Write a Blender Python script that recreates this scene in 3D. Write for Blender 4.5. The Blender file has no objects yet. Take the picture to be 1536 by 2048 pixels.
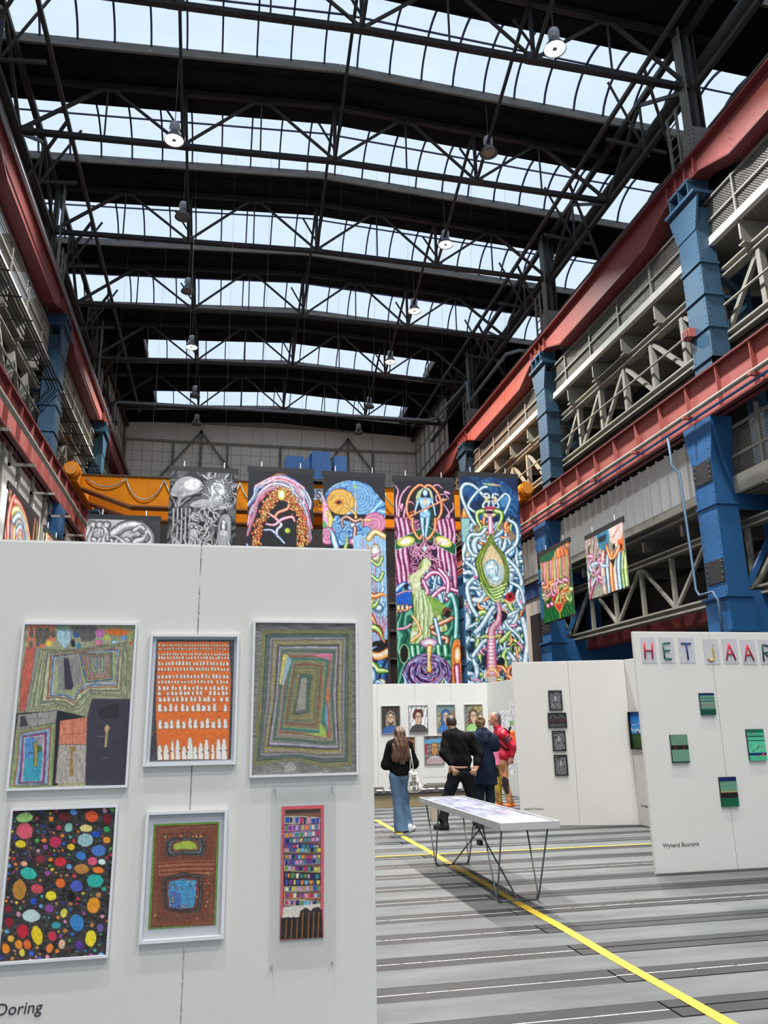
import bpy, bmesh, math, random
import numpy as np
from mathutils import Vector, Matrix, Quaternion
random.seed(7)
SC = bpy.context.scene
COL = SC.collection
PI = math.pi

# ------------------------------------------------------------------ camera, sky, exposure
def setup_camera():
    F, PITCH, YAW, ROLL, EYE = 1590.08, 0.26387211, 0.20401473, -0.01766035, 1.62
    cy, sy, cp, sp = math.cos(YAW), math.sin(YAW), math.cos(PITCH), math.sin(PITCH)
    f = Vector((sy*cp, cy*cp, sp)); r0 = Vector((cy, -sy, 0)); u0 = r0.cross(f)
    c, s = math.cos(ROLL), math.sin(ROLL)
    r = c*r0 + s*u0; u = -s*r0 + c*u0
    cam = bpy.data.cameras.new('camera'); o = bpy.data.objects.new('camera', cam); COL.objects.link(o)
    m = Matrix((r, u, -f)).transposed().to_4x4(); m.translation = Vector((0, 0, EYE))
    o.matrix_world = m
    cam.sensor_fit = 'VERTICAL'; cam.sensor_height = 36; cam.sensor_width = 27
    cam.lens = F/2048*36; cam.clip_start = 0.05; cam.clip_end = 400
    SC.camera = o
setup_camera()
SKY = (0.645, 0.77, 0.94); SKY_STRENGTH = 1.0; LAMP_POWER = 350.0; EXPOSURE = 0.28
w = bpy.data.worlds.new('overcast_sky'); SC.world = w; w.use_nodes = True
w.node_tree.nodes['Background'].inputs[0].default_value = (*SKY, 1)
w.node_tree.nodes['Background'].inputs[1].default_value = SKY_STRENGTH
vs = SC.view_settings
SC.display_settings.display_device = 'sRGB'
vs.view_transform = 'Standard'; vs.look = 'None'; vs.gamma = 1; vs.exposure = EXPOSURE
try: vs.use_curve_mapping = False
except Exception: pass
SC.cycles.max_bounces = 6; SC.cycles.diffuse_bounces = 4; SC.cycles.glossy_bounces = 2; SC.cycles.use_adaptive_sampling = True; SC.cycles.adaptive_threshold = .02; SC.cycles.transparent_max_bounces = 16
SC.cycles.sample_clamp_indirect = 6

# ------------------------------------------------------------------ helpers
def lin(c):
    return tuple(((v/255)/12.92 if v/255 <= .04045 else ((v/255+.055)/1.055)**2.4) for v in c)
MATS = {}
def pm(name, rgb, rough=.6, var=.12, scale=2.0, metal=0.0, bump=0.0, dirt=None, stretch=(1, 1, 1), emit=None, spec=.4):
    """procedural paint / metal: noise-varied colour, optional dirt blotches and fine relief"""
    if name in MATS: return MATS[name]
    m = bpy.data.materials.new(name); m.use_nodes = True; nt = m.node_tree; N = nt.nodes; L = nt.links
    b = N['Principled BSDF']; b.inputs['Roughness'].default_value = rough; b.inputs['Metallic'].default_value = metal
    b.inputs['Specular IOR Level'].default_value = spec
    base = lin(rgb)
    tc = N.new('ShaderNodeTexCoord'); mp = N.new('ShaderNodeMapping'); L.new(tc.outputs['Object'], mp.inputs[0])
    mp.inputs['Scale'].default_value = stretch
    n = N.new('ShaderNodeTexNoise'); n.inputs['Scale'].default_value = scale; n.inputs['Detail'].default_value = 5
    L.new(mp.outputs[0], n.inputs['Vector'])
    r = N.new('ShaderNodeValToRGB'); L.new(n.outputs['Fac'], r.inputs[0])
    r.color_ramp.elements[0].position = .3; r.color_ramp.elements[1].position = .7
    r.color_ramp.elements[0].color = (*[v*(1-var) for v in base], 1)
    r.color_ramp.elements[1].color = (*[min(1, v*(1+var)) for v in base], 1)
    out = r.outputs[0]
    if dirt:
        n2 = N.new('ShaderNodeTexNoise'); n2.inputs['Scale'].default_value = scale*2.7; n2.inputs['Detail'].default_value = 8
        L.new(mp.outputs[0], n2.inputs['Vector'])
        r2 = N.new('ShaderNodeValToRGB'); r2.color_ramp.elements[0].position = dirt[1]; r2.color_ramp.elements[1].position = dirt[1]+.08
        L.new(n2.outputs['Fac'], r2.inputs[0])
        mx = N.new('ShaderNodeMixRGB'); mx.inputs[2].default_value = (*lin(dirt[0]), 1)
        L.new(r2.outputs[0], mx.inputs[0]); L.new(out, mx.inputs[1]); out = mx.outputs[0]
    L.new(out, b.inputs['Base Color'])
    if bump:
        bp = N.new('ShaderNodeBump'); bp.inputs['Strength'].default_value = bump; bp.inputs['Distance'].default_value = .01
        n3 = N.new('ShaderNodeTexNoise'); n3.inputs['Scale'].default_value = scale*8
        L.new(mp.outputs[0], n3.inputs['Vector']); L.new(n3.outputs['Fac'], bp.inputs['Height']); L.new(bp.outputs[0], b.inputs['Normal'])
    if emit:
        b.inputs['Emission Color'].default_value = (*lin(emit[0]), 1); b.inputs['Emission Strength'].default_value = emit[1]
    MATS[name] = m
    return m

def root_loc(p):
    v = Vector((0, 0, 0))
    while p is not None:
        v += p.location; p = p.parent
    return v

class MB:
    def __init__(s): s.v = []; s.f = []
    def add(s, vs, fs):
        k = len(s.v); s.v += [tuple(v) for v in vs]; s.f += [tuple(i+k for i in f) for f in fs]; return s
    def bx(s, x0, x1, y0, y1, z0, z1):
        if x0 > x1: x0, x1 = x1, x0
        if y0 > y1: y0, y1 = y1, y0
        return s.add([(x0,y0,z0),(x1,y0,z0),(x1,y1,z0),(x0,y1,z0),(x0,y0,z1),(x1,y0,z1),(x1,y1,z1),(x0,y1,z1)],
            [(3,2,1,0),(4,5,6,7),(0,1,5,4),(1,2,6,5),(2,3,7,6),(3,0,4,7)])
    def beam(s, p0, p1, w, h, up=(0, 0, 1)):
        p0 = Vector(p0); p1 = Vector(p1); d = (p1-p0).normalized(); up = Vector(up)
        a = d.cross(up)
        if a.length < 1e-4: a = d.cross(Vector((0, 1, 0)))
        a.normalize(); b = a.cross(d); a = a*w/2; b = b*h/2
        vs = [p+q for p in (p0, p1) for q in (-a-b, a-b, a+b, -a+b)]
        return s.add(vs, [(0,1,2,3),(7,6,5,4),(0,4,5,1),(1,5,6,2),(2,6,7,3),(3,7,4,0)])
    def ibeam(s, p0, p1, w, h, t, up=(0, 0, 1)):
        p0 = Vector(p0); p1 = Vector(p1); u = Vector(up)
        s.beam(p0, p1, t, h, up)
        s.beam(p0+u*(h/2-t/2), p1+u*(h/2-t/2), w, t, up); s.beam(p0-u*(h/2-t/2), p1-u*(h/2-t/2), w, t, up); return s
    def tube(s, pts, r, n=8, cap=True):
        pts = [Vector(p) for p in pts]; k = len(s.v); rs = r if isinstance(r, (list, tuple)) else [r]*len(pts)
        prev = None
        for i, p in enumerate(pts):
            d = (pts[min(i+1, len(pts)-1)]-pts[max(i-1, 0)]).normalized()
            if prev is None:
                a = d.cross(Vector((0, 0, 1)))
                if a.length < 1e-3: a = d.cross(Vector((1, 0, 0)))
            else: a = prev - d*prev.dot(d)
            a.normalize(); prev = a; b = d.cross(a)
            for j in range(n):
                t = 2*PI*j/n; s.v.append(tuple(p+(a*math.cos(t)+b*math.sin(t))*rs[i]))
        for i in range(len(pts)-1):
            for j in range(n):
                s.f.append((k+i*n+j, k+i*n+(j+1) % n, k+(i+1)*n+(j+1) % n, k+(i+1)*n+j))
        if cap: s.f.append(tuple(k+j for j in reversed(range(n)))); s.f.append(tuple(k+(len(pts)-1)*n+j for j in range(n)))
        return s
    def lathe(s, prof, c=(0, 0, 0), n=20):
        k = len(s.v); c = Vector(c)
        for r, z in prof:
            for j in range(n):
                t = 2*PI*j/n; s.v.append((c.x+r*math.cos(t), c.y+r*math.sin(t), c.z+z))
        for i in range(len(prof)-1):
            for j in range(n): s.f.append((k+i*n+j, k+i*n+(j+1) % n, k+(i+1)*n+(j+1) % n, k+(i+1)*n+j))
        return s
    def prism(s, poly, f0, f1):
        """poly: 2-D points, f0/f1: functions 2-D -> 3-D for the two caps"""
        k = len(s.v); n = len(poly)
        s.v += [tuple(f0(*p)) for p in poly]+[tuple(f1(*p)) for p in poly]
        s.f.append(tuple(k+i for i in reversed(range(n)))); s.f.append(tuple(k+n+i for i in range(n)))
        for i in range(n): s.f.append((k+i, k+(i+1) % n, k+n+(i+1) % n, k+n+i))
        return s
    def rivet(s, p, nrm, r=.022, h=.012):
        p = Vector(p); nv = Vector(nrm).normalized(); a = nv.cross(Vector((.3, .2, 1))).normalized(); b = nv.cross(a)
        k = len(s.v)
        for j in range(6):
            t = 2*PI*j/6; s.v.append(tuple(p+(a*math.cos(t)+b*math.sin(t))*r))
        s.v.append(tuple(p+nv*h))
        for j in range(6): s.f.append((k+j, k+(j+1) % 6, k+6))
        return s
    def mesh(s, name, mat=None, off=None, smooth=False):
        me = bpy.data.meshes.new(name)
        vs = s.v if off is None else [(x-off[0], y-off[1], z-off[2]) for x, y, z in s.v]
        me.from_pydata(vs, [], s.f); me.update()
        bm = bmesh.new(); bm.from_mesh(me); bmesh.ops.recalc_face_normals(bm, faces=bm.faces); bm.to_mesh(me); bm.free()
        if smooth: me.polygons.foreach_set('use_smooth', [True]*len(me.polygons))
        if mat: me.materials.append(mat)
        return me
    def build(s, name, mat, parent=None, smooth=False, local=False, kind=None):
        off = None if (parent is None or local) else root_loc(parent)
        o = bpy.data.objects.new(name, s.mesh(name, mat, off, smooth)); COL.objects.link(o)
        if parent is not None: o.parent = parent
        if kind: o['kind'] = kind
        return o

def auto_smooth(o, ang=35):
    me = o.data; me.polygons.foreach_set('use_smooth', [True]*len(me.polygons))
    bm = bmesh.new(); bm.from_mesh(me); a = math.radians(ang)
    for e in bm.edges:
        if len(e.link_faces) == 2 and e.calc_face_angle(0) > a: e.smooth = False
    bm.to_mesh(me); bm.free(); return o

def tag(o, label=None, cat=None, group=None, kind=None):
    if label: o['label'] = label
    if cat: o['category'] = cat
    if group: o['group'] = group
    if kind: o['kind'] = kind
    return o
def thing(name, label=None, cat=None, loc=(0, 0, 0), rotz=0, group=None, kind=None):
    o = bpy.data.objects.new(name, None); COL.objects.link(o); o.empty_display_size = .2
    o.location = loc; o.rotation_euler = (0, 0, rotz)
    return tag(o, label, cat, group, kind)
def inst(me, name, parent, loc=(0, 0, 0), rot=(0, 0, 0), scale=(1, 1, 1)):
    o = bpy.data.objects.new(name, me); COL.objects.link(o); o.parent = parent
    o.location = loc; o.rotation_euler = rot; o.scale = scale
    return o
def copy_tree(o, parent=None):
    c = o.copy(); COL.objects.link(c); c.parent = parent
    for ch in list(o.children): copy_tree(ch, c)
    return c

CX = 2.83                                   # centre line of the hall
def HX(s, d): return CX+s*d                 # s = +1 right side, -1 left side, d = distance from centre line
TY = [15.28, 20.0, 24.7, 29.4, 34.15, 39.6] # truss positions along the hall
# ------------------------------------------------------------------ materials of the hall
M_STEEL = pm('dark_grey_steel', (66, 62, 58), .6, .2, 3, dirt=((52, 42, 36), .66))
M_STEELB = pm('black_steel', (40, 38, 38), .6, .2, 3)
M_BEIGE = pm('beige_grey_steel', (134, 130, 120), .6, .12, 2, dirt=((110, 95, 80), .68))
M_ROOF = pm('black_roof_boards', (30, 30, 33), .9, .25, 1.5, spec=.1)
M_CURB = pm('worn_grey_curb', (120, 116, 110), .7, .2, 2.0, dirt=((185, 165, 140), .66), stretch=(1, 3, 3))
M_RED = pm('red_oxide_paint', (152, 80, 74), .6, .08, 1.2, dirt=((120, 60, 56), .7))
M_DRED = pm('dark_red_paint', (100, 40, 40), .55, .08, 1.2)
M_BLUE = pm('steel_blue_paint', (48, 76, 97), .55, .08, 1.5, dirt=((40, 57, 70), .7))
M_BLUE2 = pm('bright_blue_paint', (30, 80, 126), .55, .08, 1.5, dirt=((34, 60, 88), .7))
M_BLACKP = pm('black_plate', (40, 38, 40), .5, .2, 4)
M_WALL = pm('cream_wall_panels', (250, 245, 232), .7, .04, 1.0, dirt=((224, 217, 200), .7))
M_WALLJ = pm('dark_wall_joint', (164, 159, 148), .8, .1, 2)
M_SIDE = pm('grey_white_sheet', (236, 235, 230), .6, .05, .8, dirt=((190, 184, 172), .72))
M_DARK = pm('dark_aisle_wall', (44, 43, 44), .9, .2, .6, spec=.1)
M_GALV = pm('galvanised_pipe', (140, 150, 155), .4, .1, 3, metal=.5)
M_YEL = pm('crane_yellow', (200, 116, 2), .6, .05, .8, dirt=((172, 94, 2), .74), spec=.15)
M_TROL = pm('trolley_blue', (28, 68, 116), .5, .06, 2)
M_BAR = pm('glazing_bar', (52, 50, 86), .6, .05, 3)
M_MESH = pm('mesh_wire', (150, 144, 136), .5, .1, 5, metal=.3)
M_CONC = pm('painted_slab', (100, 96, 90), .8, .08, .7)
M_CABLE = pm('black_cable', (24, 24, 26), .5, .1, 5)

def glass_mat():
    m = bpy.data.materials.new('dirty_roof_glass'); m.use_nodes = True; nt = m.node_tree; N = nt.nodes; L = nt.links
    N.clear(); out = N.new('ShaderNodeOutputMaterial'); tr = N.new('ShaderNodeBsdfTransparent'); gl = N.new('ShaderNodeBsdfGlossy')
    gl.inputs['Roughness'].default_value = .15; mix = N.new('ShaderNodeMixShader'); mix.inputs[0].default_value = .04
    tc = N.new('ShaderNodeTexCoord'); n = N.new('ShaderNodeTexNoise'); n.inputs['Scale'].default_value = .7; n.inputs['Detail'].default_value = 6
    geo = N.new('ShaderNodeNewGeometry'); L.new(geo.outputs['Position'], n.inputs['Vector'])
    r = N.new('ShaderNodeValToRGB'); r.color_ramp.elements[0].position = .3; r.color_ramp.elements[1].position = .7
    r.color_ramp.elements[0].color = (.90, .93, .95, 1); r.color_ramp.elements[1].color = (.99, .995, 1, 1)
    L.new(n.outputs['Fac'], r.inputs[0]); L.new(r.outputs[0], tr.inputs[0])
    L.new(tr.outputs[0], mix.inputs[1]); L.new(gl.outputs[0], mix.inputs[2]); L.new(mix.outputs[0], out.inputs[0])
    return m
M_GLASS = glass_mat()

# ------------------------------------------------------------------ floor
def floor_mat(name, rgb, rgb2, rough):
    m = bpy.data.materials.new(name); m.use_nodes = True; nt = m.node_tree; N = nt.nodes; L = nt.links; b = N['Principled BSDF']; b.inputs['Specular IOR Level'].default_value = .3
    geo = N.new('ShaderNodeNewGeometry'); mp = N.new('ShaderNodeMapping'); mp.inputs['Scale'].default_value = (.5, 2.2, 1)
    L.new(geo.outputs['Position'], mp.inputs[0])
    n = N.new('ShaderNodeTexNoise'); n.inputs['Scale'].default_value = 1.3; n.inputs['Detail'].default_value = 9; n.inputs['Roughness'].default_value = .65
    L.new(mp.outputs[0], n.inputs['Vector'])
    r = N.new('ShaderNodeValToRGB'); r.color_ramp.elements[0].position = .34; r.color_ramp.elements[1].position = .62
    r.color_ramp.elements[0].color = (*lin(rgb2), 1); r.color_ramp.elements[1].color = (*lin(rgb), 1)
    L.new(n.outputs['Fac'], r.inputs[0])
    n2 = N.new('ShaderNodeTexNoise'); n2.inputs['Scale'].default_value = 14; n2.inputs['Detail'].default_value = 6; L.new(mp.outputs[0], n2.inputs['Vector'])
    r2 = N.new('ShaderNodeValToRGB'); r2.color_ramp.elements[0].position = .68; r2.color_ramp.elements[1].position = .74
    r2.color_ramp.elements[0].color = (0, 0, 0, 1); r2.color_ramp.elements[1].color = (1, 1, 1, 1); L.new(n2.outputs['Fac'], r2.inputs[0])
    mx = N.new('ShaderNodeMixRGB'); mx.inputs[2].default_value = (*lin((78, 74, 72)), 1)
    L.new(r2.outputs[0], mx.inputs[0]); L.new(r.outputs[0], mx.inputs[1]); L.new(mx.outputs[0], b.inputs['Base Color'])
    rr = N.new('ShaderNodeMapRange'); L.new(n.outputs['Fac'], rr.inputs[0]); rr.inputs[3].default_value = rough-.12; rr.inputs[4].default_value = rough+.12
    L.new(rr.outputs[0], b.inputs['Roughness'])
    return m
M_FLIGHT = floor_mat('grey_floor_paint', (103, 106, 106), (80, 83, 83), .5)
M_FDARK = floor_mat('dark_floor_rail', (58, 57, 59), (42, 41, 43), .52)
M_FJOINT = pm('pale_rail_groove', (206, 203, 194), .8, .2, 6, dirt=((96, 92, 88), .56), stretch=(.6, 1, 1))
M_FBASE = pm('floor_bed', (58, 55, 54), .8, .2, 2)
fl = tag(MB().bx(-11, 17, -13, 47, -.3, -.012).build('floor', M_FBASE), kind='structure')
PER = .655
xs = ((-8.0, 2.645), (2.66, 13.5))
meshes = {}
for h, (x0, x1) in enumerate(xs):
    w = x1-x0
    meshes['slab', h] = MB().bx(0, 21.5, -.183, .183, -.05, 0).mesh('floor_slab', M_FLIGHT)
    meshes['rail', h] = MB().bx(0, w, -.066, .066, -.05, -.001).mesh('floor_rail', M_FDARK)
    meshes['groove', h] = MB().bx(0, w, -.008, .006, -.05, -.002).mesh('rail_groove', M_FJOINT)
for k in range(-8, 24):
    yc = 5.47+PER*k
    for h, (x0, x1) in enumerate(xs):
        dy = .02*h
        for nm, oy in (('slab', PER/2), ('rail', -.0755), ('rail', .0755), ('groove', 0)):
            if nm == 'slab' and h: continue
            if nm == 'groove' and (h == 1 and k % 3): continue
            inst(meshes[nm, h], {'slab': 'floor_plank', 'rail': 'floor_rail', 'groove': 'rail_groove'}[nm], fl, (x0, yc+oy+dy*(nm != 'slab'), 0))

M_LINE = pm('yellow_floor_paint', (204, 172, 48), .6, .14, 5, dirt=((138, 120, 64), .62), stretch=(6, 1, 1))
def ribbon(name, pts, w, label):
    m = MB(); n = len(pts)
    for i, (x, y) in enumerate(pts):
        a = pts[max(i-1, 0)]; b = pts[min(i+1, n-1)]; d = Vector((b[0]-a[0], b[1]-a[1])).normalized()
        ww = w*(1+.06*random.uniform(-1, 1))/2
        for s in (-1, 1): m.v += [(x-s*d.y*ww, y+s*d.x*ww, .0006), (x-s*d.y*ww, y+s*d.x*ww, .0035)]
    for i in range(n-1):
        k = 4*i; m.f += [(k+1, k+3, k+7, k+5), (k, k+1, k+5, k+4), (k+2, k+6, k+7, k+3)]
    m.f += [(0, 2, 3, 1), (4*n-4, 4*n-3, 4*n-1, 4*n-2)]
    return tag(m.build(name, M_LINE), label, 'floor line')
ribbon('floor_line', [(2.83+.006*math.sin(y*3), y) for y in np.arange(-2, 12.9, .3)], .085, 'wide yellow line painted along the grey plank floor under the table')
ribbon('floor_line', [(2.86, y) for y in np.arange(12.95, 15.3, .3)], .085, 'short far stretch of yellow floor line beside the long-haired woman')
ribbon('floor_line', [(x, 10.88-.02*(x-2)) for x in np.arange(1.0, 9.6, .4)], .05, 'thin yellow line crossing the floor behind the white table')

# ------------------------------------------------------------------ roof: slabs, curbs, skylights
RW = 13.0                                   # half width of the roof
def zr(x): return 20.05-.057*abs(x-CX)      # underside of the roof
ceil = thing('ceiling', kind='structure')
def slab(y0, y1, xa=None, xb=None, curb=True):
    xa = CX-RW if xa is None else xa; xb = CX+RW if xb is None else xb
    m = MB()
    xsl = [xa]+([CX] if xa < CX < xb else [])+[xb]
    for x0, x1 in zip(xsl, xsl[1:]):
        m.add([(x0, y0, zr(x0)), (x1, y0, zr(x1)), (x1, y1, zr(x1)), (x0, y1, zr(x0)), (x0, y0, zr(x0)+.22), (x1, y0, zr(x1)+.22), (x1, y1, zr(x1)+.22), (x0, y1, zr(x0)+.22)],
              [(3,2,1,0),(4,5,6,7),(0,1,5,4),(1,2,6,5),(2,3,7,6),(3,0,4,7)])
    o = m.build('roof_slab', M_ROOF, ceil)
    if curb:
        for x0, x1 in zip(xsl, xsl[1:]):
            MB().beam((x0, y0-.05, zr(x0)+.09), (x1, y0-.05, zr(x1)+.09), .08, .27).build('skylight_curb', M_CURB, o)
    # thin purlins under the boards
    p = MB()
    for yy in np.arange(y0+.35, y1-.1, .55):
        for x0, x1 in zip(xsl, xsl[1:]): p.beam((x0, yy, zr(x0)-.03), (x1, yy, zr(x1)-.03), .05, .06)
    p.build('purlins', M_ROOF, o, kind='stuff')
    return o
ALLT = [15.28-4.72*k for k in range(5, 0, -1)]+TY
ED = [(t-1.15, t+.95) for t in ALLT]
ED[-2] = (33.0, 36.0); ED[-1] = (38.5, 42.1)
ED.append((44.7, 46.8))
for i, (a, b) in enumerate(ED): slab(a, b)
# last two skylights are narrower: solid roof at their sides
for y0, y1 in ((36.0, 38.5), (42.1, 44.7)):
    slab(y0, y1, CX-RW, -4.15, False); slab(y0, y1, 10.3, CX+RW, False)
    for x in (-4.15, 10.3): MB().bx(x-.05, x+.05, y0, y1, zr(x), zr(x)+.45).build('skylight_curb', M_CURB, ceil)

def arc_pts(y0, y1, rise, t0, t1, n):
    out = []
    for i in range(n+1):
        t = t0+(t1-t0)*i/n
        out.append((y0+(y1-y0)*(.5-.5*math.cos(PI*t))*.5+(y1-y0)*t*.5, rise*math.sin(PI*t)**.8))
    return out
def skylight(n, y0, y1, x0, x1, detailed):
    wdw = thing('window_%d' % n, kind='structure')
    rise = .72; z0 = .2
    if not detailed:
        m = MB(); pts = arc_pts(y0, y1, rise, 0, 1, 10); k = len(pts)
        for x in (x0, x1): m.v += [(x, y, 19.75+z0+z) for y, z in pts]
        m.f += [(i, i+1, k+i+1, k+i) for i in range(k-1)]
        m.build('pane', M_GLASS, wdw); return
    nc = round((x1-x0)/.96); dx = (x1-x0)/nc
    ms = []
    for t0, t1 in ((0.0, .56), (.56, 1.0)):
        m = MB(); pts = arc_pts(y0, y1, rise, t0, t1, 6); k = len(pts)
        for x in (0, dx): m.v += [(x, y, z) for y, z in pts]
        m.f += [(i, i+1, k+i+1, k+i) for i in range(k-1)]
        ms.append(m.mesh('pane', M_GLASS, smooth=True))
    bar = MB(); pts = arc_pts(y0, y1, rise, 0, 1, 12)
    for a, b in zip(pts, pts[1:]): bar.beam((0, a[0], a[1]-.02), (0, b[0], b[1]-.02), .05, .07)
    bar = bar.mesh('glazing_bar', M_BAR)
    for i in range(nc):
        x = x0+i*dx; zz = zr(x+dx/2)+z0
        for me in ms: inst(me, 'pane', wdw, (x, 0, zz))
    for i in range(nc+1):
        x = x0+i*dx; inst(bar, 'glazing_bar', wdw, (x, 0, zr(x)+z0))
    yb, zb = arc_pts(y0, y1, rise, .56, 1, 1)[0]
    xsl = [x0, CX, x1]
    for a, b in zip(xsl, xsl[1:]):
        MB().beam((a, yb, zr(a)+z0+zb-.04), (b, yb, zr(b)+z0+zb-.04), .035, .05).build('cross_bar', M_BAR, wdw)
for i in range(len(ED)-1):
    y0, y1 = ED[i][1], ED[i+1][0]-.1
    nar = i >= len(ED)-3
    skylight(i+1, y0, y1, -4.15 if nar else CX-RW, 10.3 if nar else CX+RW, y0 > 9)

# ------------------------------------------------------------------ roof trusses
ORD = ['first', 'second', 'third', 'fourth', 'fifth', 'sixth']
def truss(i, y):
    t = thing('roof_truss', '%s dark steel roof truss counted from the front of the hall' % ORD[i], 'truss', (CX, y, 17.67), group='roof trusses')
    zb = lambda d: 17.92-.0285*abs(d)
    zt = lambda d: 19.78-.057*abs(d)
    E = 8.75
    for s in (-1, 1):
        MB().beam((HX(s, 0), y, zb(0)), (HX(s, E), y, zb(E)), .15, .13).build('bottom_chord', M_STEELB, t)
        MB().beam((HX(s, 0), y, zt(0)+.1), (HX(s, E+1.2), y, zt(E+1.2)+.1), .16, .14).build('top_chord', M_STEELB, t)
        for a, b in ((8.75, 6.7), (4.4, 6.4), (4.4, 2.4), (0, 2.0)):
            MB().beam((HX(s, a), y, zb(a)+.05), (HX(s, b), y, zt(b)), .07, .10 if a > 8 else .065).build('diagonal', M_STEEL, t)
        for d in (6.55, 2.2):
            MB().beam((HX(s, d), y, zb(d)), (HX(s, d), y, zt(d)), .045, .045).build('strut', M_STEEL, t)
            MB().bx(HX(s, d)-.32, HX(s, d)+.32, y-.012, y+.012, zt(d)-.08, zt(d)+.06).build('gusset_plate', M_STEEL, t)
        for d in (4.4, 8.6):
            MB().bx(HX(s, d)-.2, HX(s, d)+.2, y-.09, y+.09, zb(d)-.06, zb(d)+.12).build('gusset_plate', M_STEEL, t)
        MB().beam((HX(s, 4.4), y, zb(4.4)), (HX(s, 4.4), y, zt(4.4)+.1), .09, .09).build('post', M_STEELB, t)
    MB().bx(CX-.2, CX+.2, y-.09, y+.09, zb(0)-.06, zb(0)+.12).build('gusset_plate', M_STEEL, t)
    MB().beam((CX, y, zb(0)), (CX, y, zt(0)+.1), .1, .1).build('post', M_STEELB, t)
    # bracing that rises to the roof towards the front of the hall
    yf = y-4.72
    for d in (-4.4, 0, 4.4):
        x = CX+d
        MB().beam((x, y, zb(d)), (x, yf+.1, zt(d)+.1), .08, .09).build('bracing', M_STEELB, t)
        MB().beam((x, y-.05, zb(d)+.35), (x-.5, y-.05, zt(d)-.6), .05, .05).build('stay', M_STEELB, t)
for i, y in enumerate(TY): truss(i, y)

# side lattice girders carrying the roof, posts above the columns
for s in (-1, 1):
    side = 'right' if s > 0 else 'left'
    t = thing('eaves_lattice', 'dark steel lattice girder under the roof edge on the %s side' % side, 'girder', (HX(s, 8.75), 8, 17.6))
    x = HX(s, 8.75)
    MB().beam((x, 6, 17.55), (x, 42, 17.55), .14, .14).build('bottom_chord', M_STEEL, t)
    MB().beam((x, 6, 19.3), (x, 46.7, 19.3), .16, .16).build('top_chord', M_STEEL, t)
    for y in TY[:5]:
        for a, b in ((y, y+2.36), (y+4.72, y+2.36)):
            MB().beam((x, a, 17.6), (x, b, 19.25), .09, .1).build('diagonal', M_STEEL, t)
        MB().beam((x, y+2.36, 17.6), (x, y+2.36, 19.25), .06, .06).build('strut', M_STEEL, t)
    x2 = HX(s, 7.6)
    t = thing('eaves_brace', 'sloping dark steel brace row inside the roof edge on the %s side' % side, 'girder', (x2, 8, 17.6))
    MB().beam((x2, 8, 18.35), (x2, 42, 18.35), .1, .12).build('rail', M_STEEL, t)
    for y in TY[:5]:
        MB().beam((x2, y+.2, 18.35), (HX(s, 9.4), y+1.9, 16.6), .07, .09).build('brace', M_STEEL, t)
        MB().beam((x2, y+2.0, 19.55), (HX(s, 8.9), y+2.4, 17.5), .05, .06).build('brace', M_STEEL, t)
        MB().beam((x2+s*.1, y+2.6, 18.1), (HX(s, 9.6), y+2.6, 17.9), .07, .1).build('cross_rail', M_STEEL, t)
    for k, y in enumerate((TY[0], TY[2], TY[4])):
        nm = ('nearest', 'middle', 'far')[k]
        if s < 0 and k == 0: pass
        p = thing('roof_post', '%s grey steel post between crane girder and roof on the %s side' % (nm, side), 'post', (HX(s, 8.75), y, 15.0))
        X = HX(s, 8.72)
        MB().beam((X, y, 15.03), (X, y, 19.5), .12, .34, (0, 1, 0)).build('web', M_STEEL, p)
        for dx in (-.2, .2): MB().beam((X+dx, y, 15.03), (X+dx, y, 19.5), .3, .04, (1, 0, 0)).build('flange', M_BEIGE if dx*s < 0 else M_STEEL, p)
        MB().bx(X-.3, X+.3, y-.2, y+.2, 15.03, 16.3).build('base_plate', M_BEIGE, p)
        rv = MB()
        for z in np.arange(15.15, 16.3, .13):
            for yy in (-.14, .14): rv.rivet((X-s*.3, y+yy, z), (-s, 0, 0))
            for xx in (-.22, .22): rv.rivet((X+xx, y-.2, z), (0, -1, 0))
        rv.build('rivets', M_STEELB, p, kind='stuff')
        # ladder beside the post
        ld = thing('ladder', '%s small steel ladder beside the roof post on the %s side' % (nm, side), 'ladder', (X, y, 15))
        for yy in (.35, .75): MB().beam((X-s*.25, y+yy, 15.06), (X-s*.25, y+yy, 17.3), .05, .08).build('stile', M_BEIGE, ld)
        for z in np.arange(15.25, 17.3, .33): MB().beam((X-s*.25, y+.35, z), (X-s*.25, y+.75, z), .03, .03).build('rung', M_BEIGE, ld)
    # long roof-level services
    b = tag(MB().ibeam((HX(s, 9.55), 6, 16.75), (HX(s, 9.55), 42, 16.75), .3, .32, .05).build('runway_rail', M_BEIGE), 'long pale steel runway rail below the roof edge on the %s side' % side, 'rail')
    d = tag(MB().tube([(HX(s, 9.2), 6, 18.55), (HX(s, 9.2), 40, 18.55)], .17, 12).build('air_duct', M_STEEL, smooth=True), 'thick dark round duct running under the roof on the %s side' % side, 'duct')
    c = thing('cable_run', 'thin black cables strung along the roof edge on the %s side' % side, 'cable', (HX(s, 10), 8, 17))
    for q in range(4): MB().tube([(HX(s, 9.9+.12*q), 6, 17.2+.1*q), (HX(s, 9.9+.12*q), 42, 17.2+.1*q)], .012, 5).build('cable', M_CABLE, c)

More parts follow.
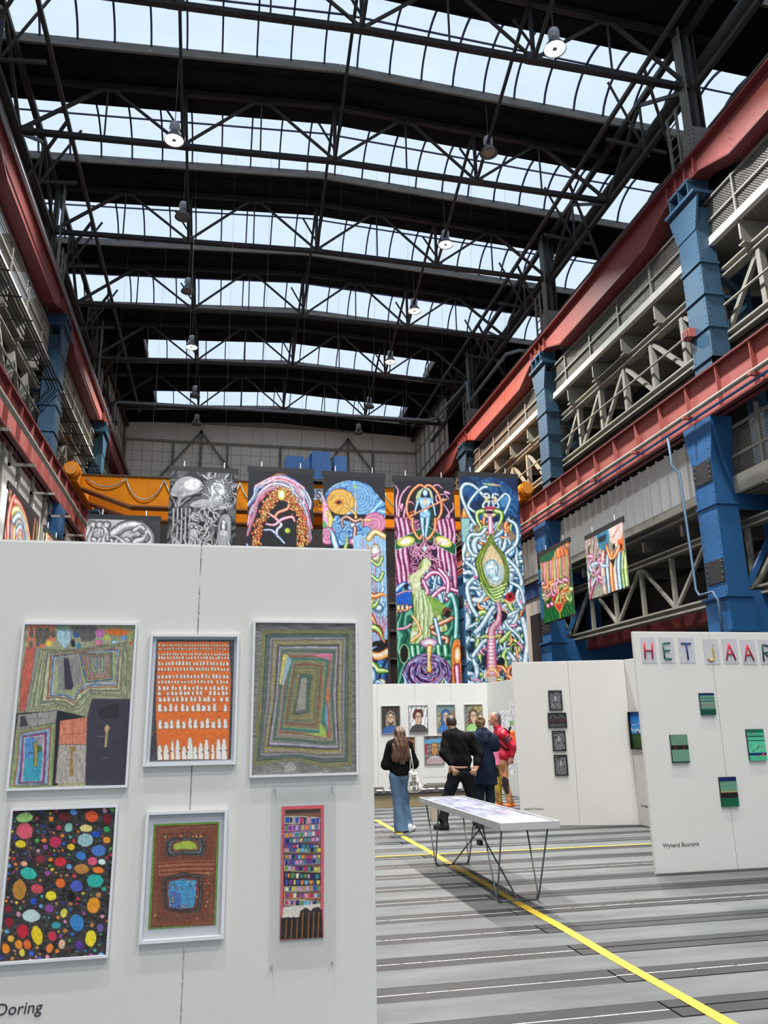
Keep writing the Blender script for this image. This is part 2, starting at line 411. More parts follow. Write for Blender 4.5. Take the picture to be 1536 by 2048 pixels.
# ------------------------------------------------------------------ crane girders
def rail_girder(s, upper):
    side = 'right' if s > 0 else 'left'
    if upper:
        t = thing('crane_girder', 'upper red fish-bellied crane girder along the %s side of the hall' % side, 'girder', (HX(s, 8.3), 6, 14.5))
        zt, di, w = 15.03, 8.07, .5
        prof = []; yy = 6.0
        cols = [TY[0]-9.42, TY[0], TY[2], TY[4], TY[4]+9.42]
        bot = []
        for c in cols:
            bot += [(c-1.9, 14.06), (c-.75, 14.5), (c+.75, 14.5), (c+1.9, 14.06)]
        bot = [(6, 14.06)]+[p for p in bot if 6 < p[0] < 46.7]+[(46.7, 14.06)]
        poly = bot+[(46.7, zt-.06), (6, zt-.06)]
        xw = HX(s, di+.12)
        MB().prism(poly, lambda y, z: (xw-.03, y, z), lambda y, z: (xw+.03, y, z)).build('web', M_RED, t)
        MB().bx(HX(s, di-.1), HX(s, di+.45), 6, 46.7, zt-.06, zt).build('top_flange', M_DRED, t)
        m = MB()
        for a, b in zip(bot, bot[1:]): m.beam((HX(s, di+.22), a[0], a[1]-.02), (HX(s, di+.22), b[0], b[1]-.02), .46, .045)
        m.build('bottom_flange', M_DRED, t)
        rv = MB()
        for c in cols[1:4]:
            for k in range(8):
                for dy in (-1.95-.0*k, 1.95): rv.rivet((xw-s*.03, c+dy+.08*(k % 2), 14.18+.1*k), (-s, 0, 0), .025)
            for k in range(14): rv.rivet((xw-s*.03, c-.7+.1*k, 14.58), (-s, 0, 0), .025); rv.rivet((xw-s*.03, c-.7+.1*k, 14.66), (-s, 0, 0), .025)
            for dy in (-.6, -.2, .2, .6): MB().bx(xw-s*.14, xw-s*.03, c+dy-.012, c+dy+.012, 14.52, zt-.06).build('stiffener', M_RED, t)
        rv.build('rivets', M_DRED, t, kind='stuff')
        MB().bx(HX(s, di+.1), HX(s, di+.2), 6, 46.7, zt, zt+.1).build('rail', M_STEELB, t)
    else:
        t = thing('crane_girder', 'lower red plate girder with upright stiffeners along the %s side' % side, 'girder', (HX(s, 7.9), 6, 8.2))
        z0, zt, di = 8.2, 9.29, 7.67
        MB().bx(HX(s, di+.13), HX(s, di+.19), 6, 46.7, z0, zt).build('web', M_RED, t)
        MB().bx(HX(s, di), HX(s, di+.34), 6, 46.7, zt-.045, zt).build('top_flange', M_DRED, t)
        MB().bx(HX(s, di), HX(s, di+.34), 6, 46.7, z0, z0+.045).build('bottom_flange', M_DRED, t)
        st = MB().bx(0, s*.11, -.012, .012, z0+.045, zt-.045).mesh('stiffener', M_RED)
        k = 0
        for y in np.arange(14.4-1.2*7, 46, 1.2):
            inst(st, 'stiffener', t, Vector((HX(s, di+.02), y, 0))-t.location); k += 1
        rv = MB()
        for y in np.arange(14.4-2.4, 34, 1.2):
            for z in np.arange(z0+.12, zt-.05, .11): rv.rivet((HX(s, di+.13), y+.06, z), (-s, 0, 0), .016)
        rv.build('rivets', M_DRED, t, kind='stuff')
        MB().bx(HX(s, di+.12), HX(s, di+.22), 6, 46.7, zt, zt+.09).build('rail', M_STEELB, t)
    return t
for s in (-1, 1):
    for up in (True, False): rail_girder(s, up)

# ------------------------------------------------------------------ columns
def column(s, y, nm):
    side = 'right' if s > 0 else 'left'
    t = thing('steel_column', '%s blue riveted steel column on the %s side of the hall' % (nm, side), 'column', (HX(s, 8.3), y, 0), group='blue crane columns')
    W = .38
    # upper shaft
    a, b = 8.07, 8.55
    ush = MB().bx(HX(s, a), HX(s, b), y-W, y+W, 9.2, 13.75).build('upper_shaft', M_BLUE, t)
    MB().prism([(-W, 13.1), (W, 13.1), (W+.22, 13.85), (W+.22, 14.0), (-W-.22, 14.0), (-W-.22, 13.85)], lambda p, q: (HX(s, a-.02), y+p, q), lambda p, q: (HX(s, a+.04), y+p, q)).build('cap_gusset', M_BLUE, t)
    MB().prism([(-W, 13.1), (W, 13.1), (W+.22, 13.85), (W+.22, 14.0), (-W-.22, 14.0), (-W-.22, 13.85)], lambda p, q: (HX(s, b-.04), y+p, q), lambda p, q: (HX(s, b+.02), y+p, q)).build('cap_gusset', M_BLUE, t)
    MB().bx(HX(s, a-.12), HX(s, b+.1), y-W-.25, y+W+.25, 13.98, 14.06).build('cap_plate', M_BLUE, t)
    for dy in (-.4, 0, .4): MB().bx(HX(s, a-.1), HX(s, b), y+dy-.02, y+dy+.02, 14.06, 14.44).build('bearing_rib', M_BLUE, t)
    MB().bx(HX(s, a-.1), HX(s, b), y-.45, y+.45, 14.40, 14.48).build('bearing_plate', M_BLUE, t)
    rv = MB()
    for z0, z1 in ((12.2, 12.26), (11.35, 11.41), (10.5, 10.56), (9.75, 9.81)):
        MB().bx(HX(s, a-.035), HX(s, b+.02), y-W-.035, y+W+.035, z0, z1).build('collar', M_BLUE, t)
    for z in np.arange(9.3, 13.9, .19):
        for dy in (-W+.07, W-.07): rv.rivet((HX(s, a), y+dy, z), (-s, 0, 0), .022)
        rv.rivet((HX(s, a+.08), y-W, z), (0, -1, 0), .022)
    for z in np.arange(13.3, 13.9, .12):
        for dy in (-.45, -.32, .32, .45): rv.rivet((HX(s, a-.02), y+dy, z), (-s, 0, 0), .022)
    # rear leg and lacing
    MB().bx(HX(s, 9.25), HX(s, 9.4), y-W*.7, y+W*.7, 6.6, 12.2).build('rear_leg', M_BLUE, t)
    for z in (12.1, 11.38, 10.53): MB().bx(HX(s, b), HX(s, 9.3), y-W+.05, y-W+.13, z-.05, z+.03).build('cross_tie', M_BLUE, t)
    for z0, z1 in ((12.0, 11.45), (10.6, 11.3), (9.9, 10.45)):
        MB().beam((HX(s, b), y-W+.09, z0), (HX(s, 9.3), y-W+.09, z1), .06, .09).build('lacing', M_BLUE, t)
    MB().bx(HX(s, a), HX(s, 9.6), y-W, y-W+.06, 9.25, 9.78).build('foot_plate', M_BLUE, t)
    # lower shaft
    a2, b2 = 7.67, 8.2
    W2 = .36
    MB().bx(HX(s, a2), HX(s, b2), y-W2, y+W2, 4.2, 7.2).build('lower_shaft', M_BLUE2, t)
    MB().prism([(-W2, 7.2), (W2, 7.2), (W2+.18, 8.0), (W2+.18, 8.2), (-W2-.18, 8.2), (-W2-.18, 8.0)], lambda p, q: (HX(s, a2), y+p, q), lambda p, q: (HX(s, b2), y+p, q)).build('bracket_head', M_BLUE2, t)
    MB().bx(HX(s, a2-.03), HX(s, b2+.02), y-W2-.03, y+W2+.03, 6.2, 6.26).build('collar', M_BLUE2, t)
    for z0, z1 in ((6.75, 7.25), (4.5, 5.0)):
        MB().bx(HX(s, a2-.02), HX(s, a2), y-W2+.02, y+W2-.04, z0, z1).build('splice_plate', M_BLACKP, t)
        for z in np.arange(z0+.07, z1, .12):
            for dy in (-W2+.08, W2-.1): rv.rivet((HX(s, a2-.02), y+dy, z), (-s, 0, 0), .03, .02)
    for z in np.arange(4.3, 8.1, .2):
        for dy in (-W2+.06, W2-.06): rv.rivet((HX(s, a2), y+dy, z), (-s, 0, 0), .022)
    rv.build('rivets', M_BLACKP, ush, kind='stuff')
    MB().bx(HX(s, 9.3), HX(s, 9.5), y-W2, y+W2, 0, 6.5).build('rear_leg', M_BLUE2, t)
    MB().bx(HX(s, b2), HX(s, 9.3), y-W2, y-W2+.08, 6.1, 6.6).build('cross_tie', M_BLUE2, t)
    MB().beam((HX(s, b2), y-W2+.05, 4.4), (HX(s, 9.3), y-W2+.05, 6.1), .07, .12).build('lacing', M_BLUE2, t)
    MB().bx(HX(s, a2-.05), HX(s, b2+.05), y-W2-.06, y+W2+.06, 0, 4.2).build('base_shaft', M_BLUE2, t)
    MB().bx(HX(s, a2+.1), HX(s, 11.0), y-W2-.02, y-W2+.1, 3.3, 4.3).build('knee_beam', M_BLUE2, t)
    for z in (3.42, 4.15): MB().bx(HX(s, a2-.12), HX(s, b2), y-W2-.1, y+W2+.1, z, z+.05).build('collar', M_BLUE2, t)
for s in (-1, 1):
    for k, y in enumerate((TY[0], TY[2], TY[4])):
        column(s, y, ('nearest', 'second', 'third')[k])
# red junction box on the near right column
jb = thing('junction_box', 'small red electrical box on the nearest right column', 'box', (HX(1, 8.0), TY[0]+.05, 10.55))
MB().bx(HX(1, 7.88), HX(1, 8.07), TY[0]+.12, TY[0]+.42, 10.5, 10.72).build('body', M_RED, jb)
MB().bx(HX(1, 7.86), HX(1, 7.88), TY[0]+.16, TY[0]+.38, 10.53, 10.69).build('lid', M_DRED, jb)

# ------------------------------------------------------------------ galleries
def mesh_panel(w, h, pitch=.075, th=.011):
    m = MB()
    n = int((w+h)/pitch)
    for sgn in (1, -1):
        for i in range(n+1):
            c = i*pitch
            y0, y1 = max(0, c-h), min(w, c)
            if y1-y0 < .02: continue
            z0, z1 = c-y0, c-y1
            if sgn < 0: z0, z1 = h-z0, h-z1
            p0 = Vector((0, y0, z0)); p1 = Vector((0, y1, z1)); d = (p1-p0).normalized()
            nn = Vector((0, -d.z, d.y))*th/2; k = len(m.v); xo = .004*sgn
            m.v += [tuple(p0+nn+Vector((xo, 0, 0))), tuple(p0-nn+Vector((xo, 0, 0))), tuple(p1-nn+Vector((xo, 0, 0))), tuple(p1+nn+Vector((xo, 0, 0))),
                    tuple(p0+Vector((xo+th*.8, 0, 0))), tuple(p1+Vector((xo+th*.8, 0, 0)))]
            m.f += [(k, k+3, k+2, k+1), (k, k+4, k+5, k+3), (k+1, k+2, k+5, k+4)]
    return m
NTH = 'first second third fourth fifth sixth seventh eighth ninth tenth eleventh twelfth thirteenth fourteenth fifteenth'.split()
MESHP = mesh_panel(1.8, 1.02).mesh('wire_mesh', M_MESH)
M_EDGE = pm('walkway_edge_grey', (176, 172, 164), .6, .06, 1.5, dirt=((140, 134, 124), .7))
M_GREYPL = pm('grey_sheet_backing', (104, 100, 97), .8, .2, 1.2)
for s in (-1, 1):
    side = 'right' if s > 0 else 'left'
    g = thing('gallery_walkway', 'upper walkway with wire mesh railing along the %s side' % side, 'walkway', (HX(s, 8.4), 6, 12.8))
    xi = HX(s, 8.42)
    MB().bx(xi, HX(s, 11.0), 6, 46.5, 12.72, 12.8).build('deck', M_CONC, g)
    MB().bx(HX(s, 8.38), HX(s, 8.48), 6, 46.5, 12.7, 12.9).build('edge_beam', M_EDGE, g)
    MB().bx(HX(s, 8.36), HX(s, 8.5), 6, 46.5, 12.68, 12.71).build('edge_flange', M_EDGE, g)
    post = MB().beam((0, 0, 0), (0, 0, 1.2), .05, .06).mesh('rail_post', M_BEIGE)
    brk = MB().prism([(0, 0), (0, -.5), (.12, -.62), (2.4, -.62), (2.4, 0)], lambda p, q: (s*p, -.03, q), lambda p, q: (s*p, .03, q))
    brk.bx(0, s*2.4, -.1, .1, -.64, -.6); brk = brk.mesh('bracket', M_BEIGE)
    k = 0
    for y in np.arange(15.28-9.42+.5, 46.4, 1.88):
        L = Vector((HX(s, 8.44), y, 12.72))-g.location
        inst(post, 'rail_post', g, L+Vector((0, 0, .02)))
        inst(brk, 'bracket', g, L+Vector((0, 0, -.02)))
        inst(MESHP, 'wire_mesh', g, L+Vector((s*.04, .04, .17)))['kind'] = 'stuff'
        if k % 5 == 2: MB().bx(HX(s, 8.5), HX(s, 10.6), y+.1, y+1.85, 12.08, 12.1).build('soffit_panel', M_CONC, g)
        k += 1
    for z in (13.9, 13.35): MB().beam((HX(s, 8.44), 6, z), (HX(s, 8.44), 46.5, z), .045, .05).build('hand_rail', M_BEIGE, g)
    # back of the walkway
    b = tag(MB().bx(HX(s, 10.6), HX(s, 10.7), 6, 46.7, 12.8, 16.3).build('wall_gallery_%s' % side, M_GREYPL), kind='structure')
    MB().bx(HX(s, 10.5), HX(s, 10.6), 6, 46.7, 14.2, 14.75).build('wall_band', M_SIDE, b)
    # lattice girder below it
    l = thing('gallery_lattice', 'beige lattice girder below the upper walkway on the %s side' % side, 'girder', (HX(s, 8.9), 6, 10.3))
    xl = HX(s, 8.75)
    MB().ibeam((xl, 6, 12.0), (xl, 46.5, 12.0), .25, .22, .04).build('top_chord', M_BEIGE, l)
    MB().ibeam((xl, 6, 10.3), (xl, 46.5, 10.3), .45, .24, .05).build('bottom_chord', M_BEIGE, l)
    MB().bx(HX(s, 8.65), HX(s, 9.5), 6, 46.5, 9.75, 9.95).build('lower_shelf', M_BEIGE, l)
    ys = np.arange(15.28-9.42, 46, 1.57); n = len(ys)
    for i, y in enumerate(ys):
        MB().beam((xl, y, 10.4), (xl, y, 11.9), .16, .14).build('strut', M_BEIGE, l)
        if i+1 < n:
            a, b_ = ((y, 10.4), (ys[i+1], 11.9)) if (i % 6) < 3 else ((y, 11.9), (ys[i+1], 10.4))
            MB().beam((xl, a[0], a[1]), (xl, b_[0], b_[1]), .1, .11).build('diagonal', M_BEIGE, l)
    tag(MB().tube([(HX(s, 8.55), 6, 11.1), (HX(s, 8.55), 46, 11.1)], .03, 8).build('guard_tube', M_BEIGE, smooth=True), 'long thin beige guard tube before the %s lattice girder' % side, 'rail')

    # lower gallery: ribbed parapet, slab, lattice
    q = thing('ribbed_parapet', 'white ribbed sheet parapet below the lower crane girder on the %s side' % side, 'parapet', (HX(s, 8.2), 16, 6.7))
    dp_ = 8.25 if s > 0 else 7.98; xp = HX(s, dp_)
    sp = ((16.0, 24.3), (25.1, 33.7), (34.6, 46.5)) if s > 0 else ((6, 14.9), (15.7, 24.3), (25.1, 33.7), (34.6, 46.5))
    rib = MB().prism([(0, -.03), (.06, -.015), (.06, .015), (0, .03)], lambda p, r: (-s*p, r, 0), lambda p, r: (-s*p, r, 1.45)).mesh('rib', M_SIDE)
    pitch = .45
    for a, b_ in sp:
        if s > 0:
            MB().bx(xp, HX(s, 8.29), a, b_, 6.8, 8.2).build('sheet', M_SIDE, q)
            for y in np.arange(a+.2, b_, pitch): inst(rib, 'rib', q, Vector((xp, y, 6.78))-q.location)
        else:
            yy = a
            while yy < b_-.5:
                y2 = min(yy+1.55, b_)
                MB().bx(xp, HX(s, dp_+.04), yy+.02, y2-.02, 5.6, 8.15).build('sheet', M_SIDE, q)
                MB().beam((HX(s, dp_-.05), yy, 5.6), (HX(s, dp_-.05), yy, 8.15), .09, .07).build('post', M_BEIGE, q)
                yy = y2
        if s > 0: MB().bx(HX(s, 8.17), HX(s, 8.35), a-.1, b_+.1, 6.6, 6.82).build('edge_beam', M_BEIGE, q)
    f = tag(MB().bx(HX(s, 8.3), HX(s, 13), 6, 46.6, 6.45, 6.62).build('mezzanine_slab', M_CONC), kind='structure')
    for y in np.arange(8, 46, 1.9): MB().bx(HX(s, 8.4), HX(s, 12.9), y-.06, y+.06, 6.1, 6.45).build('joist', M_CONC, f)
    l = thing('mezzanine_lattice', 'beige lattice girder under the lower gallery on the %s side' % side, 'girder', (HX(s, 8.6), 6, 4.3))
    xl = HX(s, 8.6)
    MB().ibeam((xl, 6, 5.85), (xl, 46, 5.85), .2, .18, .04).build('top_chord', M_BEIGE, l)
    MB().ibeam((xl, 6, 4.33), (xl, 46, 4.33), .3, .2, .05).build('bottom_chord', M_BEIGE, l)
    MB().bx(HX(s, 8.9), HX(s, 9.0), 6, 46, 3.9, 4.3).build('backing_rail', M_DRED, l)
    ys = np.arange(15.28-9.42, 46, 1.57)
    for i, y in enumerate(ys):
        MB().beam((xl, y, 4.4), (xl, y, 5.8), .1, .1).build('strut', M_BEIGE, l)
        if i+1 < len(ys):
            a, b_ = ((y, 5.8), (ys[i+1], 4.4)) if i % 2 else ((y, 4.4), (ys[i+1], 5.8))
            MB().beam((xl, *a), (xl, *b_), .08, .08).build('diagonal', M_BEIGE, l)
    tag(MB().bx(HX(s, 13), HX(s, 13.2), -13, 47, 0, 20).build('wall_%s' % side, M_DARK), kind='structure')
    # service pipes along the lower girder
    if s > 0:
        tag(MB().tube([(HX(s, 7.5), 6, 8.42), (HX(s, 7.5), 46, 8.42)], .055, 10).build('service_pipe', M_BEIGE, smooth=True), 'beige service pipe running along the lower right girder', 'pipe')
        tag(MB().tube([(HX(s, 7.56), 6, 8.27), (HX(s, 7.56), 46, 8.27)], .03, 8).build('conduit', M_BLUE2, smooth=True), 'blue conduit below the beige pipe on the lower right girder', 'pipe')
        for i, y in enumerate(np.arange(8.1, 40, 2.4)):
            tag(MB().bx(HX(s, 7.36), HX(s, 7.72), y-.04, y+.04, 8.3, 8.36).build('pipe_bracket', M_RED), '%s red pipe bracket along the lower right girder, counted from the front' % NTH[i], 'bracket', 'red pipe brackets')
        c = [(10.36, 16.25, 8.2), (10.36, 16.22, 7.5), (10.36, 15.95, 7.2), (10.36, 15.85, 4.45), (10.33, 15.7, 4.3), (10.33, 15.2, 4.3), (10.33, 15.05, 4.1), (10.33, 15.05, 3.0)]
        tag(MB().tube(c, .03, 8).build('conduit', M_BLUE, smooth=True), 'bent blue conduit dropping down beside the nearest right column', 'pipe')
    else:
        tag(MB().tube([(HX(s, 7.35), 6, 8.25), (HX(s, 7.35), 46, 8.25)], .06, 10).build('service_pipe', M_BEIGE, smooth=True), 'beige tube carried on hangers along the lower left girder', 'pipe')
        for i, y in enumerate(np.arange(9.6, 40, 2.4)):
            hgr = thing('pipe_hanger', '%s beige tube hanger along the lower left girder, counted from the front' % NTH[i], 'bracket', (HX(s, 7.6), y, 8), group='left tube hangers')
            MB().bx(HX(s, 7.3), HX(s, 7.9), y-.03, y+.03, 7.72, 7.78).build('arm', M_BEIGE, hgr)
            MB().bx(HX(s, 7.84), HX(s, 7.9), y-.03, y+.03, 7.72, 8.2).build('upright', M_BEIGE, hgr)
        tag(MB().tube([(HX(s, 7.9), 6, 14.62), (HX(s, 7.9), 46, 14.62)], .05, 10).build('service_pipe', M_GALV, smooth=True), 'grey pipe running along the upper left red girder', 'pipe')
        cb = thing('cable_bundle', 'bundle of black cables slung below the upper left walkway', 'cable', (HX(s, 8), 6, 11.9))
        for k in range(5):
            MB().tube([(HX(s, 7.95+.09*k), 6, 11.9+.02*(k % 2)), (HX(s, 7.95+.09*k), 34, 11.9+.02*(k % 2))], .022, 6).build('cable', M_CABLE, cb)
        for y in np.arange(8, 34, 1.2): MB().beam((HX(s, 7.9), y, 11.93), (HX(s, 9.2), y, 11.93), .03, .03).build('cable_arm', M_CABLE, cb)
# mesh screen of the lower gallery in front of the nearest right column
g = thing('gallery_screen', 'wire mesh screen of the lower gallery before the nearest right column', 'railing', (HX(1, 8.22), 6, 6.6))
for y in np.arange(6.4, 14.5, 1.88):
    inst(MESHP, 'wire_mesh', g, Vector((HX(1, 8.22), y+.05, 6.85))-g.location)['kind'] = 'stuff'
    MB().beam((HX(1, 8.22), y, 6.4), (HX(1, 8.22), y, 8.2), .07, .07).build('post', M_BEIGE, g)
for z in (7.95, 7.3): MB().beam((HX(1, 8.22), 6, z), (HX(1, 8.22), 14.9, z), .06, .06).build('hand_rail', M_BEIGE, g)
MB().bx(HX(1, 8.17), HX(1, 8.35), 6, 15, 6.45, 6.85).build('edge_beam', M_BEIGE, g)

# ------------------------------------------------------------------ end wall
eb = tag(MB().bx(-10.2, 15.9, 46.8, 47.0, 0, 20.2).build('wall_back', M_WALLJ), kind='structure')
pw, ph = .5806, .62
pan = MB().bx(.012, pw-.012, 0, .03, .012, ph-.012).mesh('wall_panel', M_WALL)
for i in range(31):
    for j in range(8):
        inst(pan, 'wall_panel', eb, (-6.15+i*pw, 46.77, 18.40-ph*(j+1)))
band = MB().bx(.01, 1.486, 0, .03, 0, 1.15).mesh('wall_panel', M_WALL)
for i in range(12): inst(band, 'wall_panel', eb, (-6.0+i*1.5, 46.77, 18.5))
MB().bx(-6.1, 11.8, 46.6, 46.77, 18.38, 18.5).build('wall_rail', M_WALLJ, eb)
for x in (-6.0, -3.2, 0.0, 3.2, 6.0, 9.0): MB().bx(x-.06, x+.06, 46.58, 46.76, 13.4, 18.4).build('wall_post', M_BEIGE, eb)
for xc in (-1.6, 7.4):
    MB().bx(xc-.07, xc+.07, 46.5, 46.66, 13.4, 19.2).build('wall_post', M_BEIGE, eb)
    for sg in (-1, 1): MB().beam((xc, 46.55, 19.1), (xc+sg*4.2, 46.55, 13.6), .1, .12).build('wall_brace', M_BEIGE, eb)
for s in (-1, 1):
    side = 'right' if s > 0 else 'left'
    x = HX(s, 9.0)
    wl = tag(MB().bx(x, x+s*.12, 39.8, 46.8, 12.9, 19.6).build('wall_end_%s' % side, M_WALL), kind='structure')
    for y in np.arange(40, 46.8, 1.1): MB().beam((x-s*.03, y, 13), (x-s*.03, y, 19.5), .06, .08).build('wall_post', M_WALLJ, wl)
    for z in (18.4, 16.9, 15.4, 14): MB().beam((x-s*.03, 39.8, z), (x-s*.03, 46.8, z), .06, .08).build('wall_rail', M_WALLJ, wl)
# fire pipe across the hall
tag(MB().tube([(-5.5, 38.2, 16.2), (-5.5, 38.2, 17.2), (-5.3, 38.2, 17.3), (10.4, 38.2, 17.3), (10.7, 37.9, 17.3), (11.0, 33.2, 17.3), (11.0, 33.2, 16.2), (11.0, 28.0, 16.2), (11.4, 27.6, 16.2), (12.6, 27.6, 16.2)], .075, 10).build('water_pipe', M_GALV, smooth=True), 'grey galvanised pipe crossing the hall before the end wall', 'pipe')

# ------------------------------------------------------------------ travelling crane
cr = thing('travelling_crane', 'yellow overhead travelling crane spanning the hall behind the banners', 'crane', (CX, 27, 9.3))
for k, y in enumerate((26.6, 28.45)):
    poly = [(-4.7, 9.45), (-3.1, 8.88), (8.8, 8.88), (10.35, 9.45), (10.35, 9.87), (-4.7, 9.87)]
    MB().prism(poly, lambda p, q: (p, y, q), lambda p, q: (p, y+.4, q)).build('box_girder', M_YEL, cr)
    MB().bx(-4.7, 10.35, y-.06, y+.46, 9.86, 9.9).build('top_plate', M_STEEL, cr)
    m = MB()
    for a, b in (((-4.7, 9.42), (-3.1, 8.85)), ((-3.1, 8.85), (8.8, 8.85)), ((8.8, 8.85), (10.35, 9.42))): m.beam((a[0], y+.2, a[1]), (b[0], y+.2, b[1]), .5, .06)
    m.build('bottom_plate', pm('crane_shadow_brown', (120, 66, 22), .6), cr)  # brown puts the shadow line below the girder into the plate colour
for s in (-1, 1):
    x = HX(s, 7.75)
    MB().bx(x-.22, x+.22, 25.9, 29.4, 9.4, 9.95).build('end_truck', M_YEL, cr)
    MB().tube([(x-s*.05, 25.62, 9.75), (x-s*.05, 25.95, 9.75)], .26, 16).build('wheel_housing', M_YEL, cr)
    MB().tube([(x-s*.05, 25.55, 9.75), (x-s*.05, 25.62, 9.75)], .2, 16).build('buffer', pm('buffer_orange', (196, 122, 40), .6), cr)
cab = MB(); pts = []
x = -4.6
pts = []
for k in range(9):
    for j in range(9):
        t = j/8; xx = -4.55+k*1.25+1.25*t; pts.append((xx, 26.5, 9.78-.72*(4*t*(1-t))**.8*(.45 if k == 0 else 1)))
MB().tube(pts, .022, 6).build('festoon_cable', M_GALV, cr, smooth=True)
tro = thing('crane_trolley', 'dark blue hoist trolley on top of the yellow crane', 'hoist', (3, 27.2, 9.9))
MB().bx(2.9, 3.55, 26.3, 27.2, 9.9, 11.0).build('hoist_drum_box', M_TROL, tro)
MB().prism([(2.55, 10.55), (2.9, 10.95), (2.9, 10.2), (2.55, 10.2)], lambda p, q: (p, 26.35, q), lambda p, q: (p, 27.1, q)).build('side_cover', M_TROL, tro)
MB().bx(3.7, 4.15, 26.4, 27.2, 9.95, 10.9).build('control_box', M_TROL, tro)
MB().bx(2.0, 2.62, 26.4, 27.3, 10.3, 10.82).build('motor_cover', M_TROL, tro)
MB().bx(2.0, 4.2, 26.35, 28.9, 9.9, 10.02).build('frame', M_TROL, tro)
MB().prism([(2.95, 9.98), (3.5, 9.98), (3.4, 9.88), (3.05, 9.88)], lambda p, q: (p, 26.28, q), lambda p, q: (p, 26.32, q)).build('nameplate', M_BLACKP, tro)
M_WSIGN = pm('white_sign', (225, 225, 225), .5, .03); M_BSIGN = pm('blue_sign_paint', (40, 64, 150), .5, .03)
MB().bx(1.9, 3.5, 26.575, 26.6, 9.3, 9.72).build('sign', M_WSIGN, cr)
def text_obj(name, s, size, mat, loc, rot, parent=None, ext=.002, align='LEFT', shear=0, space=1):
    cu = bpy.data.curves.new(name, 'FONT'); cu.body = s; cu.size = size; cu.extrude = ext; cu.align_x = align; cu.space_character = space; cu.shear = shear
    cu.resolution_u = 3
    tmp = bpy.data.objects.new(name+'_tmp', cu); COL.objects.link(tmp)
    dg = bpy.context.evaluated_depsgraph_get(); me = bpy.data.meshes.new_from_object(tmp.evaluated_get(dg))
    bpy.data.objects.remove(tmp); me.materials.clear(); me.materials.append(mat)
    o = bpy.data.objects.new(name, me); COL.objects.link(o); o.rotation_euler = rot
    if parent is not None: o.parent = parent; o.location = Vector(loc)-root_loc(parent)
    else: o.location = loc
    return o
R90 = (PI/2, 0, 0)
text_obj('sign_letters', 'IS', .44, M_BSIGN, (2.96, 26.57, 9.36), R90, cr, .004)
text_obj('sign_digits', '012', .24, M_BLACKP, (2.93, 26.59, 9.05), R90, cr, .004)

# ------------------------------------------------------------------ pendant lamps
M_ALU = pm('lamp_aluminium', (120, 118, 116), .45, .1, 6, metal=.4)
M_HOUS = pm('lamp_housing_grey', (190, 192, 196), .4, .05, 6)
M_GLASSOFF = pm('lamp_glass_off', (110, 108, 106), .2, .05, 6)
def lamp_meshes():
    g = {}
    g['shade'] = MB().lathe([(.07, .30), (.10, .30), (.13, .24), (.20, .14), (.255, .03), (.27, 0), (.262, .0), (.245, .03), (.19, .135), (.12, .23), (.07, .27)]).mesh('lamp_shade', M_ALU, smooth=True)
    g['housing'] = MB().lathe([(0, .60), (.06, .595), (.12, .56), (.14, .50), (.14, .42), (.10, .38), (.10, .30), (0, .30)]).mesh('lamp_housing', M_HOUS, smooth=True)
    return g
LM = lamp_meshes()
def lamp(x, y, z, lit, label, power=1.0, color=(1, .97, .93), ztop=None):
    t = thing('pendant_lamp', label, 'lamp', (x, y, z), group='high-bay pendant lamps')
    sh = inst(LM['shade'], 'lamp_shade', t); hs = inst(LM['housing'], 'lamp_housing', t)
    cg = MB()
    for k in range(6):
        a = k*PI/3; cg.beam((.14*math.cos(a), .14*math.sin(a), .42), (.12*math.cos(a), .12*math.sin(a), .28), .02, .02)
    cg.build('lamp_cage', M_HOUS, hs, local=True, kind='stuff')
    top = (ztop or zr(x))-z
    MB().tube([(0, 0, .6), (0, 0, top)], .012, 6).build('lamp_cable', M_STEEL, t, local=True)
    mt = M_GLASSOFF
    if lit:
        k = 'lamp_glow_%02d%02d%02d' % tuple(int(c*99) for c in color)
        mt = pm(k, (255, 250, 240), .3, 0, emit=(tuple(255*c for c in color), 9.0))
    MB().lathe([(0, .035), (.12, .03), (.235, .022), (.24, .03), (0, .06)]).build('lamp_lens', mt, sh, smooth=True, local=True)
    if lit:
        MB().lathe([(0, .012), (.06, .014), (.06, .022), (0, .022)]).build('lamp_disc', M_GLASSOFF, sh, smooth=True, local=True)
        la = bpy.data.lights.new('lamp_light', 'AREA'); la.shape = 'DISK'; la.size = .46; la.energy = LAMP_POWER*power; la.color = color; la.spread = math.radians(120)
        lo = bpy.data.objects.new('lamp_light', la); COL.objects.link(lo); lo.parent = t; lo.location = (0, 0, -.01)
        o = lo
ROWN = ['first', 'second', 'third', 'fourth', 'fifth', 'sixth', 'seventh']
WARM = (1, .80, .62)
lampdef = {('R', 0): (1, 17.2, (.95, .98, 1)), ('L', 1): (1, 17.2, (.94, .98, 1)), ('R', 2): (1, 18.1, (.93, 1, .96)), ('R', 3): (1, 18.1, WARM), ('L', 4): (1, 18.1, (.92, 1, .92)), ('R', 4): (1, 18.1, (1, .72, .58))}
for i, y in enumerate(TY+[44.3]):
    for sd, x in (('L', -1.72), ('R', 7.27)):
        if sd == 'L' and i == 0: continue
        lit, z, c = lampdef.get((sd, i), (0, 18.1, (1, 1, 1)))
        z0 = z if i < 6 else 17.9
        lamp(x, y-1.1 if i < 6 else 41.9, z0-.15, lit, '%s %s pendant lamp from the front in the %s row' % (ROWN[i], 'lit' if lit else 'unlit grey', 'left' if sd == 'L' else 'right'), 3.5, c)
